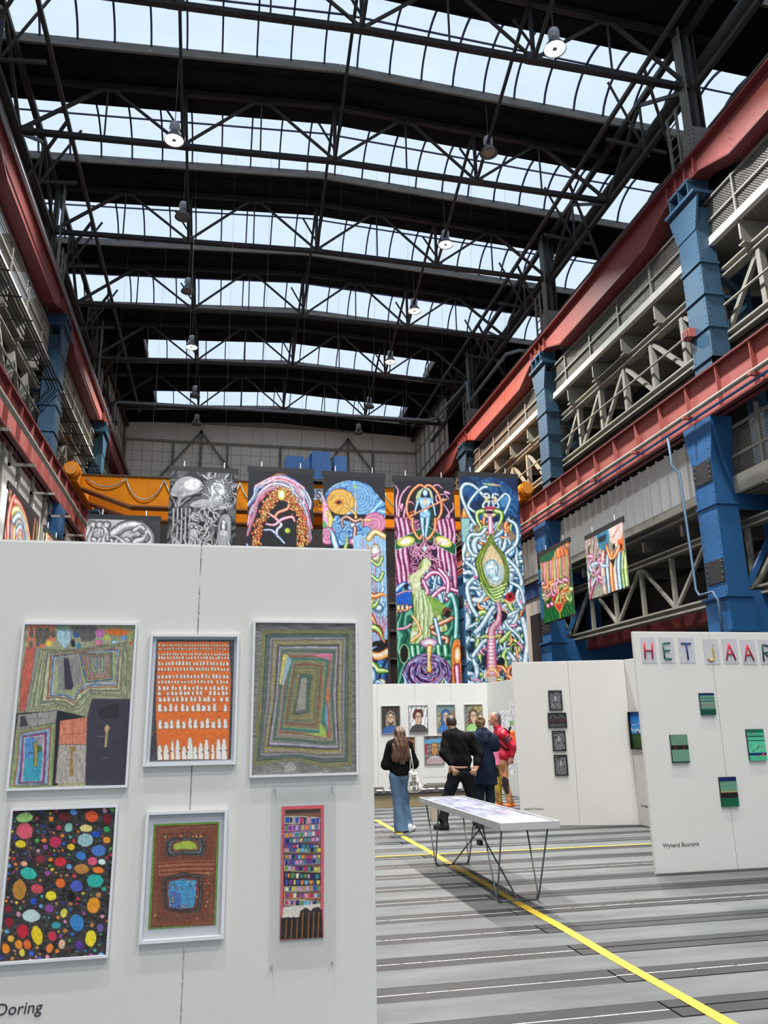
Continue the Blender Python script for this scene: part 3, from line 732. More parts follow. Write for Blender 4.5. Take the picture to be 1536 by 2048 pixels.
for kk, y in enumerate((-8, -3.3, 1.4, 6.1, 10.5)):  # unseen lamps continuing both rows, added to brighten the hall
    for x in (-1.72, 7.27): lamp(x, y, 17.9, 1, '%s lit pendant lamp of the %s row, added out of view to brighten the hall' % (ROWN[kk], 'left' if x < 0 else 'right'), 1.1, (1, .955, .88))
# ------------------------------------------------------------------ a small painter: pictures are drawn shape by shape and
# stored as colour attributes of a fine sheet mesh
def homography(src, dst):
    A = []
    for (x, y), (u, v) in zip(src, dst):
        A.append([x, y, 1, 0, 0, 0, -u*x, -u*y, u]); A.append([0, 0, 0, x, y, 1, -v*x, -v*y, v])
    A = np.array(A, float); h = np.linalg.solve(A[:, :8], A[:, 8]); return np.append(h, 1).reshape(3, 3)
def spline(pts, closed=False, n=6):
    P = np.array(pts, float); m = len(P)
    if m < 3: return P
    out = []
    for i in range(m if closed else m-1):
        p0, p1, p2, p3 = (P[(i-1) % m] if closed or i > 0 else P[0]), P[i], P[(i+1) % m], (P[(i+2) % m] if closed or i+2 < m else P[-1])
        for k in range(n):
            t = k/n; out.append(.5*((2*p1)+(-p0+p2)*t+(2*p0-5*p1+4*p2-p3)*t*t+(-p0+3*p1-3*p2+p3)*t**3))
    if not closed: out.append(P[-1])
    return np.array(out)
class Canvas:
    def __init__(s, W, H, nx, quad=None, bg=(255, 255, 255), seed=1):
        """W,H real size; nx pixels across; quad: four corners (TL,TR,BR,BL) of the sheet in drawing coordinates"""
        s.W, s.H, s.nx = W, H, nx; s.ny = int(round(nx*H/W)); s.k = nx/W
        s.a = np.empty((s.ny, nx, 3)); s.a[:] = bg; s.rng = np.random.RandomState(seed)
        q = quad or [(0, 0), (100, 0), (100, 100*H/W), (0, 100*H/W)]
        s.h = homography(q, [(0, 0), (nx, 0), (nx, s.ny), (0, s.ny)])
        s.u = nx/ (.5*(math.dist(q[0], q[1])+math.dist(q[3], q[2])))      # pixels per drawing unit
        s.gx, s.gy = np.meshgrid(np.arange(nx)+.5, np.arange(s.ny)+.5)
    def T(s, pts):
        P = np.c_[np.array(pts, float), np.ones(len(pts))]@s.h.T; return P[:, :2]/P[:, 2:]
    def _box(s, P, pad):
        x0 = max(0, int(P[:, 0].min()-pad)); x1 = min(s.nx, int(P[:, 0].max()+pad)+1); y0 = max(0, int(P[:, 1].min()-pad)); y1 = min(s.ny, int(P[:, 1].max()+pad)+1)
        return (x0, x1, y0, y1) if x1 > x0 and y1 > y0 else None
    def _put(s, b, cov, col):
        x0, x1, y0, y1 = b; c = col[y0:y1, x0:x1] if isinstance(col, np.ndarray) and col.ndim == 3 else np.array(col, float)
        s.a[y0:y1, x0:x1] += (c-s.a[y0:y1, x0:x1])*cov[..., None]
    def fill(s, pts, col, smooth=False, alpha=1, ol=None, ow=1.5, raw=False):
        P = np.asarray(pts, float) if raw else s.T(spline(pts, True) if smooth else pts)
        b = s._box(P, 2)
        if b is None: return
        x0, x1, y0, y1 = b; X = s.gx[y0:y1, x0:x1]; Y = s.gy[y0:y1, x0:x1]
        ins = np.zeros(X.shape, bool); dm = np.full(X.shape, 1e9)
        for i in range(len(P)):
            ax, ay = P[i]; bx, by = P[(i+1) % len(P)]
            if ay != by:
                c = ((ay > Y) != (by > Y)) & (X < (bx-ax)*(Y-ay)/(by-ay)+ax); ins ^= c
            dx, dy = bx-ax, by-ay; L = dx*dx+dy*dy+1e-9
            t = np.clip(((X-ax)*dx+(Y-ay)*dy)/L, 0, 1); dm = np.minimum(dm, (X-ax-t*dx)**2+(Y-ay-t*dy)**2)
        sd = np.sqrt(dm); sd = np.where(ins, sd, -sd)
        s._put(b, np.clip(.5+sd, 0, 1)*alpha, col)
        if ol is not None: s._put(b, np.clip(.5+ow*s.u/2-np.abs(sd), 0, 1), ol)
    def stroke(s, pts, w, col, smooth=True, taper=None, alpha=1, closed=False, off=0, raw=False):
        P = np.asarray(pts, float) if raw else s.T(spline(pts, closed) if smooth else pts)
        if closed: P = np.r_[P, P[:1]]
        r = w*s.u/2
        if off: P = P+np.array([-.4, -.5])*off*s.u
        b = s._box(P, r*1.8+4)
        if b is None: return
        bx0, bx1, by0, by1 = b; cov = np.zeros((by1-by0, bx1-bx0)); n = len(P)
        for i in range(n-1):
            t0 = i/max(1, n-1); rr = r*(1 if taper is None else taper(t0)) if taper else r
            q = s._box(P[i:i+2], rr+2)
            if q is None: continue
            x0, x1, y0, y1 = q; X = s.gx[y0:y1, x0:x1]; Y = s.gy[y0:y1, x0:x1]
            ax, ay = P[i]; dx, dy = P[i+1]-P[i]; L = dx*dx+dy*dy+1e-9
            t = np.clip(((X-ax)*dx+(Y-ay)*dy)/L, 0, 1); d = np.sqrt((X-ax-t*dx)**2+(Y-ay-t*dy)**2)
            c = np.clip(.5+rr-d, 0, 1); v = cov[y0-by0:y1-by0, x0-bx0:x1-bx0]; np.maximum(v, c, out=v)
        s._put(b, cov*alpha, col)
    def tube(s, pts, w, cols, smooth=True, taper=None, closed=False):
        """rounded painted tube: outline, body, light, highlight"""
        ws = (1.0, .78, .44, .13); of = (0, 0, .1, .16)
        for c, f, o in zip(cols, ws, of): s.stroke(pts, w*f, c, smooth, taper, closed=closed, off=o*w)
    def ell(s, cx, cy, rx, ry, col, rot=0, ol=None, ow=1.5, n=20, alpha=1, wob=0):
        t = np.linspace(0, 2*PI, n, endpoint=False); c, sn = math.cos(rot), math.sin(rot)
        k = 1+(s.rng.rand(n)-.5)*wob if wob else 1
        x = rx*np.cos(t)*k; y = ry*np.sin(t)*k
        s.fill(np.c_[cx+x*c-y*sn, cy+x*sn+y*c], col, alpha=alpha, ol=ol, ow=ow)
    def blob(s, cx, cy, rx, ry, cols, rot=0):
        for c, f in zip(cols, (1, .8, .5, .25)): s.ell(cx-rx*.1*(1-f), cy-ry*.15*(1-f), rx*f, ry*f, c, rot)
    def rings(s, cx, cy, rx, ry, cols, n, cx2=None, cy2=None, f0=.08, rot=0, e=1.0):
        cx2 = cx if cx2 is None else cx2; cy2 = cy if cy2 is None else cy2
        for i in range(n):
            t = i/(n-1); f = 1-(1-f0)*t**e
            s.ell(cx+(cx2-cx)*t, cy+(cy2-cy)*t, rx*f, ry*f, cols[i % len(cols)], rot, n=40, wob=.02)
    def noise(s, sx, sy, seed=0):
        r = np.random.RandomState(seed); gx, gy = max(2, int(s.nx/sx)+2), max(2, int(s.ny/sy)+2); g = r.rand(gy, gx)
        X = np.linspace(0, gx-1.001, s.nx); Y = np.linspace(0, gy-1.001, s.ny); xi = X.astype(int); yi = Y.astype(int); fx = X-xi; fy = (Y-yi)[:, None]
        fx = fx*fx*(3-2*fx); fy = fy*fy*(3-2*fy)
        a = g[yi][:, xi]; b = g[yi][:, xi+1]; c = g[yi+1][:, xi]; d = g[yi+1][:, xi+1]
        return (a*(1-fx)+b*fx)*(1-fy)+(c*(1-fx)+d*fx)*fy
    def grain(s, amp, sx=1.5, sy=1.5, seed=3): s.a *= 1+amp*2*(s.noise(sx, sy, seed)-.5)[..., None]
    def ramp(s, v, cols):
        cols = np.array(cols, float); t = np.clip(v, 0, .9999)*(len(cols)-1); i = t.astype(int); f = (t-i)[..., None]
        return cols[i]*(1-f)+cols[i+1]*f
    def swirl(s, freq, cols, seed=0, warp=40, ang=0.0, scale=28, shape=1.0):
        """painterly flowing bands as a full-canvas texture"""
        w1 = s.noise(scale, scale, seed)-.5; w2 = s.noise(scale*.45, scale*.45, seed+9)-.5
        x = s.gx*math.cos(ang)+s.gy*math.sin(ang)+warp*w1+warp*.35*w2
        v = .5+.5*np.sin(x*freq); return s.ramp(v**shape, cols)
    def jit(s, pts, a): return np.array(pts, float)+(s.rng.rand(len(pts), 2)-.5)*2*a

ART_MAT = {}
def art_mat(rough=.55, coat=0.0):
    k = (rough, coat)
    if k in ART_MAT: return ART_MAT[k]
    m = bpy.data.materials.new('painted_sheet'); m.use_nodes = True; N = m.node_tree.nodes; L = m.node_tree.links; b = N['Principled BSDF']
    c = N.new('ShaderNodeVertexColor'); c.layer_name = 'paint'; L.new(c.outputs[0], b.inputs['Base Color'])
    b.inputs['Roughness'].default_value = rough; b.inputs['Specular IOR Level'].default_value = .25
    ART_MAT[k] = m; return m
def sheet(name, cv, parent, origin, ux, uy=(0, 0, -1), thick=.003, mat=None, bend=None):
    """fine grid mesh that carries the painted picture; origin = top-left corner, ux = direction to the right (world/local), local to the parent"""
    nx, ny = cv.nx, cv.ny; o = np.array(origin, float); ux = np.array(ux, float); uy = np.array(uy, float)
    nrm = np.cross(ux, uy); nrm = -nrm/np.linalg.norm(nrm)          # faces the viewer
    U = np.linspace(0, cv.W, nx+1); V = np.linspace(0, cv.H, ny+1); gu, gv = np.meshgrid(U, V)
    co = o+gu[..., None]*ux+gv[..., None]*uy
    if bend is not None: co = co+bend(gu, gv)[..., None]*nrm
    co = co.reshape(-1, 3); nv = len(co)
    k = np.arange(nv).reshape(ny+1, nx+1)
    q = np.stack([k[:-1, :-1], k[1:, :-1], k[1:, 1:], k[:-1, 1:]], -1).reshape(-1, 4)
    # back sheet corners for thickness
    back = np.array([o, o+ux*cv.W, o+ux*cv.W+uy*cv.H, o+uy*cv.H])-nrm*thick
    co2 = np.r_[co, back]; nb = nv
    faces_extra = [(nb, nb+1, nb+2, nb+3)]
    me = bpy.data.meshes.new(name)
    nq = len(q)
    me.vertices.add(len(co2)); me.vertices.foreach_set('co', co2.ravel())
    loops = np.r_[q.ravel(), np.array(faces_extra).ravel()]
    me.loops.add(len(loops)); me.loops.foreach_set('vertex_index', loops.astype(np.int32))
    me.polygons.add(nq+1); me.polygons.foreach_set('loop_start', np.arange(0, 4*(nq+1), 4, dtype=np.int32)); 
    try: me.polygons.foreach_set('loop_total', np.full(nq+1, 4, np.int32))
    except Exception: pass
    me.update(calc_edges=True); me.validate()
    img = np.clip(cv.a*1.06, 0, 255)/255; img = np.where(img <= .04045, img/12.92, ((img+.055)/1.055)**2.4)
    ip = np.pad(img, ((0, 1), (0, 1), (0, 0)), 'edge')
    # vertex colour = mean of neighbouring cells
    vc = (np.pad(img, ((1, 0), (1, 0), (0, 0)), 'edge')[:ny+1, :nx+1] if False else (np.pad(img, ((1, 1), (1, 1), (0, 0)), 'edge')))
    vc = (vc[:-1, :-1]+vc[1:, :-1]+vc[:-1, 1:]+vc[1:, 1:])/4
    sharp = ip
    vc = vc*.35+sharp*.65
    col = np.ones((len(co2), 4), np.float32); col[:nv, :3] = vc.reshape(-1, 3); col[nv:, :3] = .5
    at_ = me.color_attributes.new('paint', 'FLOAT_COLOR', 'POINT'); at_.data.foreach_set('color', col.ravel())
    me.materials.append(mat or art_mat())
    ob = bpy.data.objects.new(name, me); COL.objects.link(ob)
    if parent is not None: ob.parent = parent
    return ob
# ------------------------------------------------------------------ the pictures
def lerp(a, b, t): return np.array(a, float)*(1-t)+np.array(b, float)*t
def nested(c, keys, counts, pal, line=(70, 66, 60), lw=1.6, jit=2.5, seed=0):
    rng = np.random.RandomState(seed); j = 0
    for (A, B), n in zip(zip(keys, keys[1:]), counts):
        for i in range(n):
            Q_ = lerp(A, B, i/n); m_ = len(Q_); P = np.concatenate([Q_[q]+(Q_[(q+1) % m_]-Q_[q])*np.linspace(0, 1, 5, endpoint=False)[:, None] for q in range(m_)]); P = c.jit(P, jit*.8)
            col = np.array(pal[j % len(pal)], float)*(1+.12*(rng.rand()-.5)); j += 1
            c.fill(P, col)
            c.stroke(P, lw*(.6+.8*rng.rand()), line, False, closed=True, alpha=.35+.45*rng.rand())

def art_p1(nx):
    Q = [(235, 145), (1395, 140), (1305, 1780), (70, 1825)]
    c = Canvas(.57, .82, nx, Q, (150, 148, 112), 1)
    c.fill([(235, 145), (1395, 140), (1350, 900), (900, 1080), (600, 1090), (150, 1050)], (152, 150, 120))
    c.fill([(262, 150), (550, 145), (560, 300), (430, 380), (250, 385)], (196, 118, 88))
    c.fill([(245, 385), (345, 380), (300, 700), (235, 1035), (175, 1030), (200, 640)], (186, 92, 70), ol=(90, 70, 60), ow=5)
    c.fill([(345, 380), (400, 385), (330, 720), (270, 1030), (240, 1030), (300, 700)], (140, 138, 135))
    for e in ((300, 235, 20, 55), (390, 250, 55, 70), (460, 230, 35, 60), (530, 240, 25, 40), (295, 345, 22, 38), (365, 330, 20, 45), (420, 300, 40, 45)): c.ell(*e, (98, 92, 82), wob=.3)
    c.ell(485, 335, 35, 30, (222, 190, 70)); c.fill([(555, 150), (700, 145), (690, 210), (600, 260)], (120, 150, 130))
    c.fill([(565, 220), (600, 195), (650, 210), (690, 195), (720, 240), (700, 330), (650, 385), (600, 330), (570, 290)], (168, 196, 208), True, ol=(90, 100, 100), ow=5)
    c.fill([(735, 205), (780, 200), (805, 260), (750, 270)], (50, 80, 150), True)
    c.fill([(770, 160), (980, 165), (960, 290), (830, 315), (810, 260), (700, 170)], (98, 92, 90), True)
    c.fill([(715, 305), (750, 295), (760, 360), (725, 365)], (28, 26, 26), True); c.ell(795, 355, 30, 28, (70, 130, 150))
    c.fill([(980, 195), (1050, 185), (1060, 230), (1020, 270), (975, 240)], (205, 110, 175), True); c.ell(1005, 320, 35, 30, (212, 120, 150), ol=(120, 80, 90), ow=4)
    c.fill([(1070, 200), (1180, 175), (1340, 205), (1260, 245), (1140, 240)], (224, 112, 34), True); c.ell(1090, 270, 32, 28, (200, 200, 90)); c.ell(1185, 325, 50, 28, (165, 195, 215), ol=(90, 90, 90), ow=4)
    c.ell(1275, 270, 32, 25, (110, 150, 200)); c.ell(1275, 340, 30, 28, (70, 110, 180)); c.ell(1350, 325, 15, 20, (205, 70, 50)); c.ell(1350, 250, 40, 60, (150, 160, 80), alpha=.6)
    k0 = [(400, 390), (620, 400), (800, 390), (1050, 340), (1335, 310), (1335, 600), (1310, 880), (950, 850), (830, 1050), (720, 1045), (600, 980), (440, 1000), (270, 1010), (330, 700)]
    k1 = [(500, 450), (640, 440), (800, 420), (1050, 380), (1245, 375), (1225, 600), (1215, 780), (900, 790), (790, 860), (755, 955), (680, 905), (560, 890), (460, 905), (485, 650)]
    k2 = [(560, 475), (640, 470), (790, 445), (1000, 420), (1190, 405), (1195, 600), (1190, 720), (900, 735), (800, 790), (745, 880), (690, 850), (620, 840), (540, 850), (545, 650)]
    nested(c, [k0, k1, k2, k2], [9, 6, 1], [(150, 156, 108), (176, 180, 140), (128, 140, 92), (196, 196, 160), (140, 140, 120), (168, 176, 120), (110, 112, 100), (186, 190, 150), (206, 204, 160), (150, 80, 70), (200, 140, 60), (160, 190, 205), (60, 90, 150), (190, 180, 180), (150, 175, 200)], lw=4, jit=5)
    c.fill([(570, 480), (800, 455), (850, 740), (745, 770), (740, 810), (590, 815)], (138, 134, 130))
    for x in range(580, 840, 18): c.stroke([(x, 480), (x+20, 640), (x+10, 800)], 3, (90, 88, 86), alpha=.6)
    c.fill([(640, 485), (690, 485), (745, 770), (725, 805), (655, 800)], (52, 46, 58))
    r0 = [(805, 440), (1150, 420), (1160, 700), (880, 730)]; r1 = [(940, 490), (1045, 480), (1045, 590), (965, 610)]
    nested(c, [r0, r1, r1], [9, 1], [(60, 90, 160), (150, 170, 90), (200, 70, 120), (170, 165, 120), (120, 125, 90), (205, 130, 170), (150, 150, 120), (110, 120, 90), (190, 190, 150), (120, 125, 120)], lw=4, jit=3)
    c.fill([(945, 895), (1350, 895), (1305, 1785), (880, 1790), (890, 1090)], (58, 52, 66)); 
    for i in range(26): x = 900+i*17; c.stroke([(x+20, 910), (x, 1780)], 3, (34, 30, 40), alpha=.6)
    c.fill([(1000, 1000), (1240, 930), (1225, 1090), (1030, 1110)], (38, 35, 38))
    c.fill([(1075, 1195), (1105, 1155), (1140, 1190), (1118, 1240), (1105, 1390), (1080, 1400), (1090, 1250)], (186, 160, 110), ol=(60, 50, 40), ow=3)
    c.stroke([(1005, 1282), (1075, 1282)], 5, (150, 150, 150)); c.stroke([(1055, 1505), (1110, 1505)], 4, (130, 130, 130))
    c.fill([(150, 1050), (600, 1020), (890, 1085), (880, 1110), (610, 1130), (590, 1790), (530, 1800), (570, 1020), (160, 1065), (70, 1825), (70, 1400)], (22, 20, 20))
    c.fill([(160, 1070), (578, 1018), (560, 1145), (152, 1220)], (150, 146, 138), ol=(60, 55, 50), ow=5)
    c.fill([(185, 1085), (235, 1075), (275, 1180), (180, 1195)], (60, 54, 60)); c.stroke([(265, 1110), (440, 1100)], 5, (80, 76, 74)); c.stroke([(372, 1060), (375, 1160)], 5, (80, 76, 74))
    g0 = [(155, 1240), (550, 1150), (530, 1500), (525, 1800), (75, 1825), (120, 1550)]; g1 = [(235, 1310), (425, 1290), (420, 1520), (400, 1750), (215, 1750), (235, 1540)]
    nested(c, [g0, g1, g1], [8, 1], [(140, 165, 100), (160, 190, 120), (196, 110, 80), (150, 180, 210), (160, 185, 215), (70, 90, 130), (200, 70, 140), (190, 200, 210), (60, 160, 185)], lw=5, jit=3)
    c.fill([(240, 1305), (330, 1290), (400, 1440), (330, 1500), (230, 1540)], (90, 130, 190), alpha=.7); c.fill([(330, 1300), (430, 1285), (425, 1440), (380, 1400)], (150, 140, 150)); c.ell(390, 1415, 28, 38, (60, 110, 50))
    c.fill([(320, 1360), (365, 1340), (375, 1440), (370, 1600), (330, 1600), (335, 1430)], (160, 140, 80), ol=(40, 40, 30), ow=5); c.stroke([(270, 1460), (325, 1460)], 8, (20, 30, 40))
    c.fill([(608, 1125), (893, 1085), (882, 1370), (595, 1370)], (206, 124, 94)); c.fill([(595, 1372), (882, 1370), (875, 1765), (562, 1770)], (170, 160, 150))
    c.stroke([(660, 1268), (850, 1255)], 5, (120, 60, 50)); c.stroke([(745, 1140), (742, 1365)], 5, (120, 60, 50)); c.stroke([(595, 1370), (882, 1370)], 5, (60, 50, 45))
    c.fill([(705, 1400), (770, 1390), (775, 1440), (745, 1460), (755, 1680), (710, 1680), (722, 1470)], (150, 122, 60), True); c.stroke([(650, 1525), (820, 1525)], 3, (80, 75, 70), alpha=.6)
    c.grain(.16, 1.2, 5, 4); c.grain(.08, 1, 1, 5); return c

def art_p2(nx):
    Q = [(125, 148), (650, 148), (615, 908), (65, 915)]
    c = Canvas(.445, .64, nx, Q, (66, 66, 68), 2)
    c.grain(.35, 2, 6, 2)
    L = lambda y: 132-(y-160)*.022; Rr = lambda y: 618-(y-160)*.03
    c.fill([(132, 165), (612, 162), (622, 400), (600, 905), (118, 908), (112, 600)], (222, 108, 36))
    c.a *= 1+.12*(c.noise(6, 3, 8)-.5)[..., None]
    rows = [(193, 15, 26), (215, 13, 26), (250, 17, 26), (273, 20, 24), (312, 28, 21), (346, 24, 23), (394, 30, 20), (426, 22, 22), (468, 30, 17), (500, 30, 17), (540, 32, 16), (602, 52, 13), (710, 66, 12), (908, 130, 12)]
    rng = np.random.RandomState(4)
    for ri, (yb, h, n) in enumerate(rows):
        x0, x1 = L(yb), Rr(yb); w = (x1-x0)/n
        c.stroke([(x0, yb+3), ((x0+x1)/2, yb-3-(4 if 5 < ri < 11 else 0)), (x1, yb+2)], 3, (120, 60, 30))
        for i in range(n):
            if rng.rand() < .04: continue
            x = x0+w*(i+.5)+rng.uniform(-.12, .12)*w; hh = h*rng.uniform(.7, 1.1); ww = w*rng.uniform(.3, .4); yy = yb+1-2*math.sin(PI*(x-x0)/(x1-x0))
            if ri == 13: hh = h*rng.uniform(.6, 1.15); ww = w*rng.uniform(.25, .5)
            sh = [(x-ww, yy), (x-ww, yy-hh*.5), (x-ww*.6, yy-hh*.88), (x, yy-hh), (x+ww*.6, yy-hh*.88), (x+ww, yy-hh*.5), (x+ww, yy)]
            c.fill(sh, (226, 222, 214), ol=(130, 74, 44), ow=1.6); c.ell(x+(ww if rng.rand() < .5 else -ww)*.8, yy-hh*.42, 2.2+h*.03, 1.8+h*.025, (40, 40, 40), n=8)
            if ri > 2: c.stroke([(x, yy-hh), (x, yy-hh-5)], 1.6, (160, 60, 30), False)
    c.grain(.07, 1.3, 1.3, 5); return c

def art_p3(nx):
    Q = [(752, 36), (1385, 34), (1393, 980), (728, 1003)]
    c = Canvas(.585, .84, nx, Q, (120, 116, 110), 3); c.grain(.25, 14, 1.2, 1)
    K = [[(795, 85), (1090, 75), (1370, 75), (1365, 500), (1362, 942), (1180, 950), (1000, 905), (740, 945), (772, 520)],
         [(882, 165), (1090, 160), (1293, 155), (1285, 500), (1292, 850), (1170, 852), (1040, 845), (815, 838), (862, 520)],
         [(955, 240), (1100, 238), (1235, 250), (1208, 480), (1238, 765), (1150, 760), (1060, 745), (905, 735), (930, 500)],
         [(990, 275), (1090, 270), (1200, 280), (1188, 480), (1165, 715), (1110, 712), (1050, 708), (925, 700), (950, 500)],
         [(1045, 372), (1070, 370), (1095, 376), (1085, 480), (1075, 590), (1055, 594), (1035, 598), (1000, 605), (1028, 490)]]
    pal = [(150, 138, 70), (120, 122, 104), (142, 132, 72), (66, 92, 80), (112, 116, 106), (76, 100, 90), (124, 124, 116), (158, 146, 160), (110, 108, 104), (150, 140, 70), (176, 164, 178),
           (150, 136, 64), (88, 88, 90), (164, 152, 168), (120, 122, 104), (80, 108, 92), (128, 124, 104), (150, 140, 128), (176, 104, 80), (110, 120, 104), (50, 128, 108), (140, 150, 110), (160, 116, 72), (120, 128, 100), (160, 70, 60), (130, 146, 100), (150, 124, 84), (110, 140, 110), (158, 130, 90)]
    nested(c, K+[K[-1]], [11, 7, 3, 13, 1], pal, (60, 58, 52), 2.2, 2.2, 5)
    c.fill([(928, 232), (955, 238), (912, 430), (905, 420)], (206, 192, 96)); c.fill([(955, 240), (985, 270), (930, 430), (915, 425)], (150, 175, 185))
    c.fill([(1080, 232), (1238, 225), (1232, 268), (1150, 245)], (206, 120, 150)); c.fill([(1205, 540), (1215, 690), (1225, 740), (1195, 640)], (120, 160, 190))
    c.fill([(1165, 670), (1195, 700), (1205, 762), (1050, 735), (1160, 735)], (156, 180, 82)); c.fill([(1210, 400), (1225, 480), (1215, 560), (1200, 520)], (196, 110, 70))
    c.fill([(1045, 385), (1080, 382), (1070, 585), (1010, 598)], (150, 146, 130)); c.fill([(940, 945), (975, 918), (1010, 945), (1000, 975), (945, 975)], (160, 158, 152), True)
    c.grain(.12, 1.4, 1.4, 6); c.grain(.1, 7, 1.2, 7); return c

def art_p4(nx):
    Q = [(55, 88), (465, 68), (422, 672), (0, 703)]
    c = Canvas(.50, .70, nx, Q, (58, 55, 54), 4); c.grain(.5, 6, 1.5, 3)
    B = [(100, 116, 34, 22, (160, 200, 120)), (100, 172, 34, 34, (214, 92, 110)), (84, 226, 22, 16, (226, 200, 50)), (258, 112, 24, 20, (110, 34, 44)), (296, 92, 16, 13, (110, 150, 220)), (368, 108, 28, 24, (222, 92, 50)), (430, 120, 18, 22, (120, 30, 44)),
         (345, 158, 26, 16, (220, 205, 130)), (275, 156, 16, 20, (140, 190, 170)), (342, 206, 32, 28, (150, 185, 190)), (385, 182, 18, 14, (40, 80, 180)), (428, 206, 16, 14, (240, 150, 50)), (222, 216, 24, 24, (190, 50, 90)), (285, 236, 16, 14, (230, 190, 50)),
         (395, 250, 30, 24, (80, 120, 190)), (324, 272, 22, 18, (60, 120, 190)), (163, 286, 20, 18, (130, 50, 64)), (242, 298, 24, 20, (206, 50, 64)), (370, 294, 20, 18, (220, 90, 120)), (408, 296, 16, 13, (210, 225, 220)), (327, 326, 30, 22, (186, 130, 70)),
         (392, 330, 24, 14, (236, 130, 50)), (116, 346, 34, 25, (60, 180, 165)), (380, 374, 34, 28, (50, 175, 160)), (242, 384, 20, 20, (228, 110, 50)), (306, 396, 26, 24, (80, 95, 180)), (80, 412, 28, 42, (186, 130, 60)), (150, 408, 26, 20, (200, 80, 90)),
         (205, 436, 22, 20, (232, 210, 50)), (285, 440, 16, 18, (26, 26, 30)), (374, 474, 26, 34, (232, 150, 40)), (136, 458, 14, 16, (50, 80, 180)), (198, 488, 18, 18, (140, 70, 150)), (127, 518, 36, 26, (190, 212, 210)), (256, 506, 14, 20, (220, 205, 90)),
         (308, 545, 28, 36, (60, 130, 190)), (226, 556, 20, 14, (60, 160, 165)), (94, 580, 24, 28, (196, 36, 56)), (150, 596, 22, 40, (232, 200, 40)), (210, 600, 18, 20, (204, 60, 80)), (362, 608, 22, 34, (236, 210, 50)), (400, 566, 14, 18, (110, 90, 160)),
         (48, 610, 14, 14, (236, 180, 80)), (78, 634, 16, 20, (236, 140, 50)), (112, 634, 16, 20, (230, 110, 50)), (28, 650, 16, 22, (240, 140, 40)), (200, 648, 14, 20, (236, 130, 60)), (248, 632, 14, 20, (230, 180, 150)), (316, 634, 16, 20, (90, 60, 150)), (92, 666, 12, 16, (230, 210, 80)), (40, 545, 16, 20, (150, 30, 50)), (36, 490, 12, 14, (150, 30, 50)), (428, 162, 14, 12, (60, 160, 90)), (98, 306, 14, 12, (232, 170, 140))]
    rng = np.random.RandomState(11); occ = [(b[0], b[1], max(b[2], b[3])) for b in B]
    pal = [(200, 60, 80), (60, 100, 190), (236, 200, 60), (60, 170, 150), (232, 130, 50), (150, 80, 150), (120, 30, 50), (90, 160, 80), (210, 150, 170), (110, 160, 210), (190, 130, 80), (30, 30, 36), (60, 60, 130)]
    n = 0
    for _ in range(3500):
        x, y = rng.uniform(4, 460), rng.uniform(75, 700); r = rng.uniform(4, 12)
        if all((x-a)**2+(y-b)**2 > (r+q+1)**2 for a, b, q in occ):
            occ.append((x, y, r)); n += 1; c.ell(x, y, r, r*rng.uniform(.7, 1.1), pal[rng.randint(len(pal))], rng.uniform(0, 3), ol=(40, 38, 38), ow=1.2, n=10, wob=.2)
            if n > 210: break
    for x, y, rx, ry, col in B: c.ell(x, y, rx, ry, col, rng.uniform(-.3, .3), ol=(46, 42, 40), ow=1.6, wob=.12)
    c.stroke([(108, 205), (118, 260), (126, 285)], 3, (150, 90, 90)); c.grain(.12, 1.3, 3, 6); return c

def art_p5(nx):
    Q = [(622, 140), (892, 127), (875, 550), (592, 570)]
    c = Canvas(.335, .525, nx, Q, (96, 148, 66), 5)
    R = lambda a, b, d, e: [(a, b), (d, b-.045*(d-a)), (d-.04*(e-b)*1.0, e-.05*(d-a)), (a-.065*(e-b), e)]
    nested(c, [R(626, 143, 888, 566), R(650, 175, 862, 540), R(650, 175, 862, 540)], [8, 1], [(110, 170, 70), (150, 96, 66), (120, 60, 48), (176, 126, 92), (126, 64, 50), (170, 110, 80), (112, 58, 46), (160, 104, 74), (122, 72, 56)], (70, 40, 30), 1.6, .8, 2)
    for i in range(9): c.stroke([(640, 298+i*6), (740, 290+i*6), (868, 288+i*6)], 3, [(176, 100, 70), (130, 60, 48), (190, 140, 110)][i % 3])
    A = [(668, 210), (700, 195), (770, 190), (830, 200), (836, 230), (828, 266), (780, 268), (740, 262), (690, 275), (668, 262)]; A2 = [(705, 222), (730, 210), (765, 205), (792, 215), (800, 228), (795, 240), (760, 242), (735, 240), (715, 245), (703, 240)]
    nested(c, [A, A2, A2], [5, 1], [(86, 84, 84), (60, 60, 62), (126, 126, 124), (80, 86, 84), (150, 90, 70), (160, 176, 70)], (40, 36, 34), 2, 2.5, 1)
    Bq = [(655, 360), (740, 335), (820, 345), (822, 430), (808, 498), (730, 500), (664, 488), (652, 420)]; B2 = [(682, 372), (740, 362), (796, 365), (796, 420), (782, 480), (730, 484), (682, 478), (676, 420)]
    nested(c, [Bq, B2, B2], [5, 1], [(70, 62, 60), (100, 96, 92), (56, 52, 52), (130, 80, 66), (150, 60, 50), (74, 140, 180)], (40, 36, 34), 2, 2, 2)
    c.fill([(684, 410), (730, 420), (735, 480), (690, 478)], (80, 100, 170), alpha=.8)
    rng = np.random.RandomState(3)
    for _ in range(150):
        t = rng.randint(4); x, y = ((rng.uniform(620, 870), rng.uniform(505, 530)), (rng.uniform(826, 850), rng.uniform(330, 500)), (rng.uniform(660, 840), rng.uniform(178, 192)), (rng.uniform(670, 800), rng.uniform(366, 480)))[t]
        c.ell(x, y, rng.uniform(2, 4), rng.uniform(2, 5), [(120, 40, 40), (60, 110, 90), (190, 160, 90), (170, 50, 50), (70, 60, 60)][rng.randint(5)], n=8)
    c.grain(.2, 1.3, 1.6, 6); return c

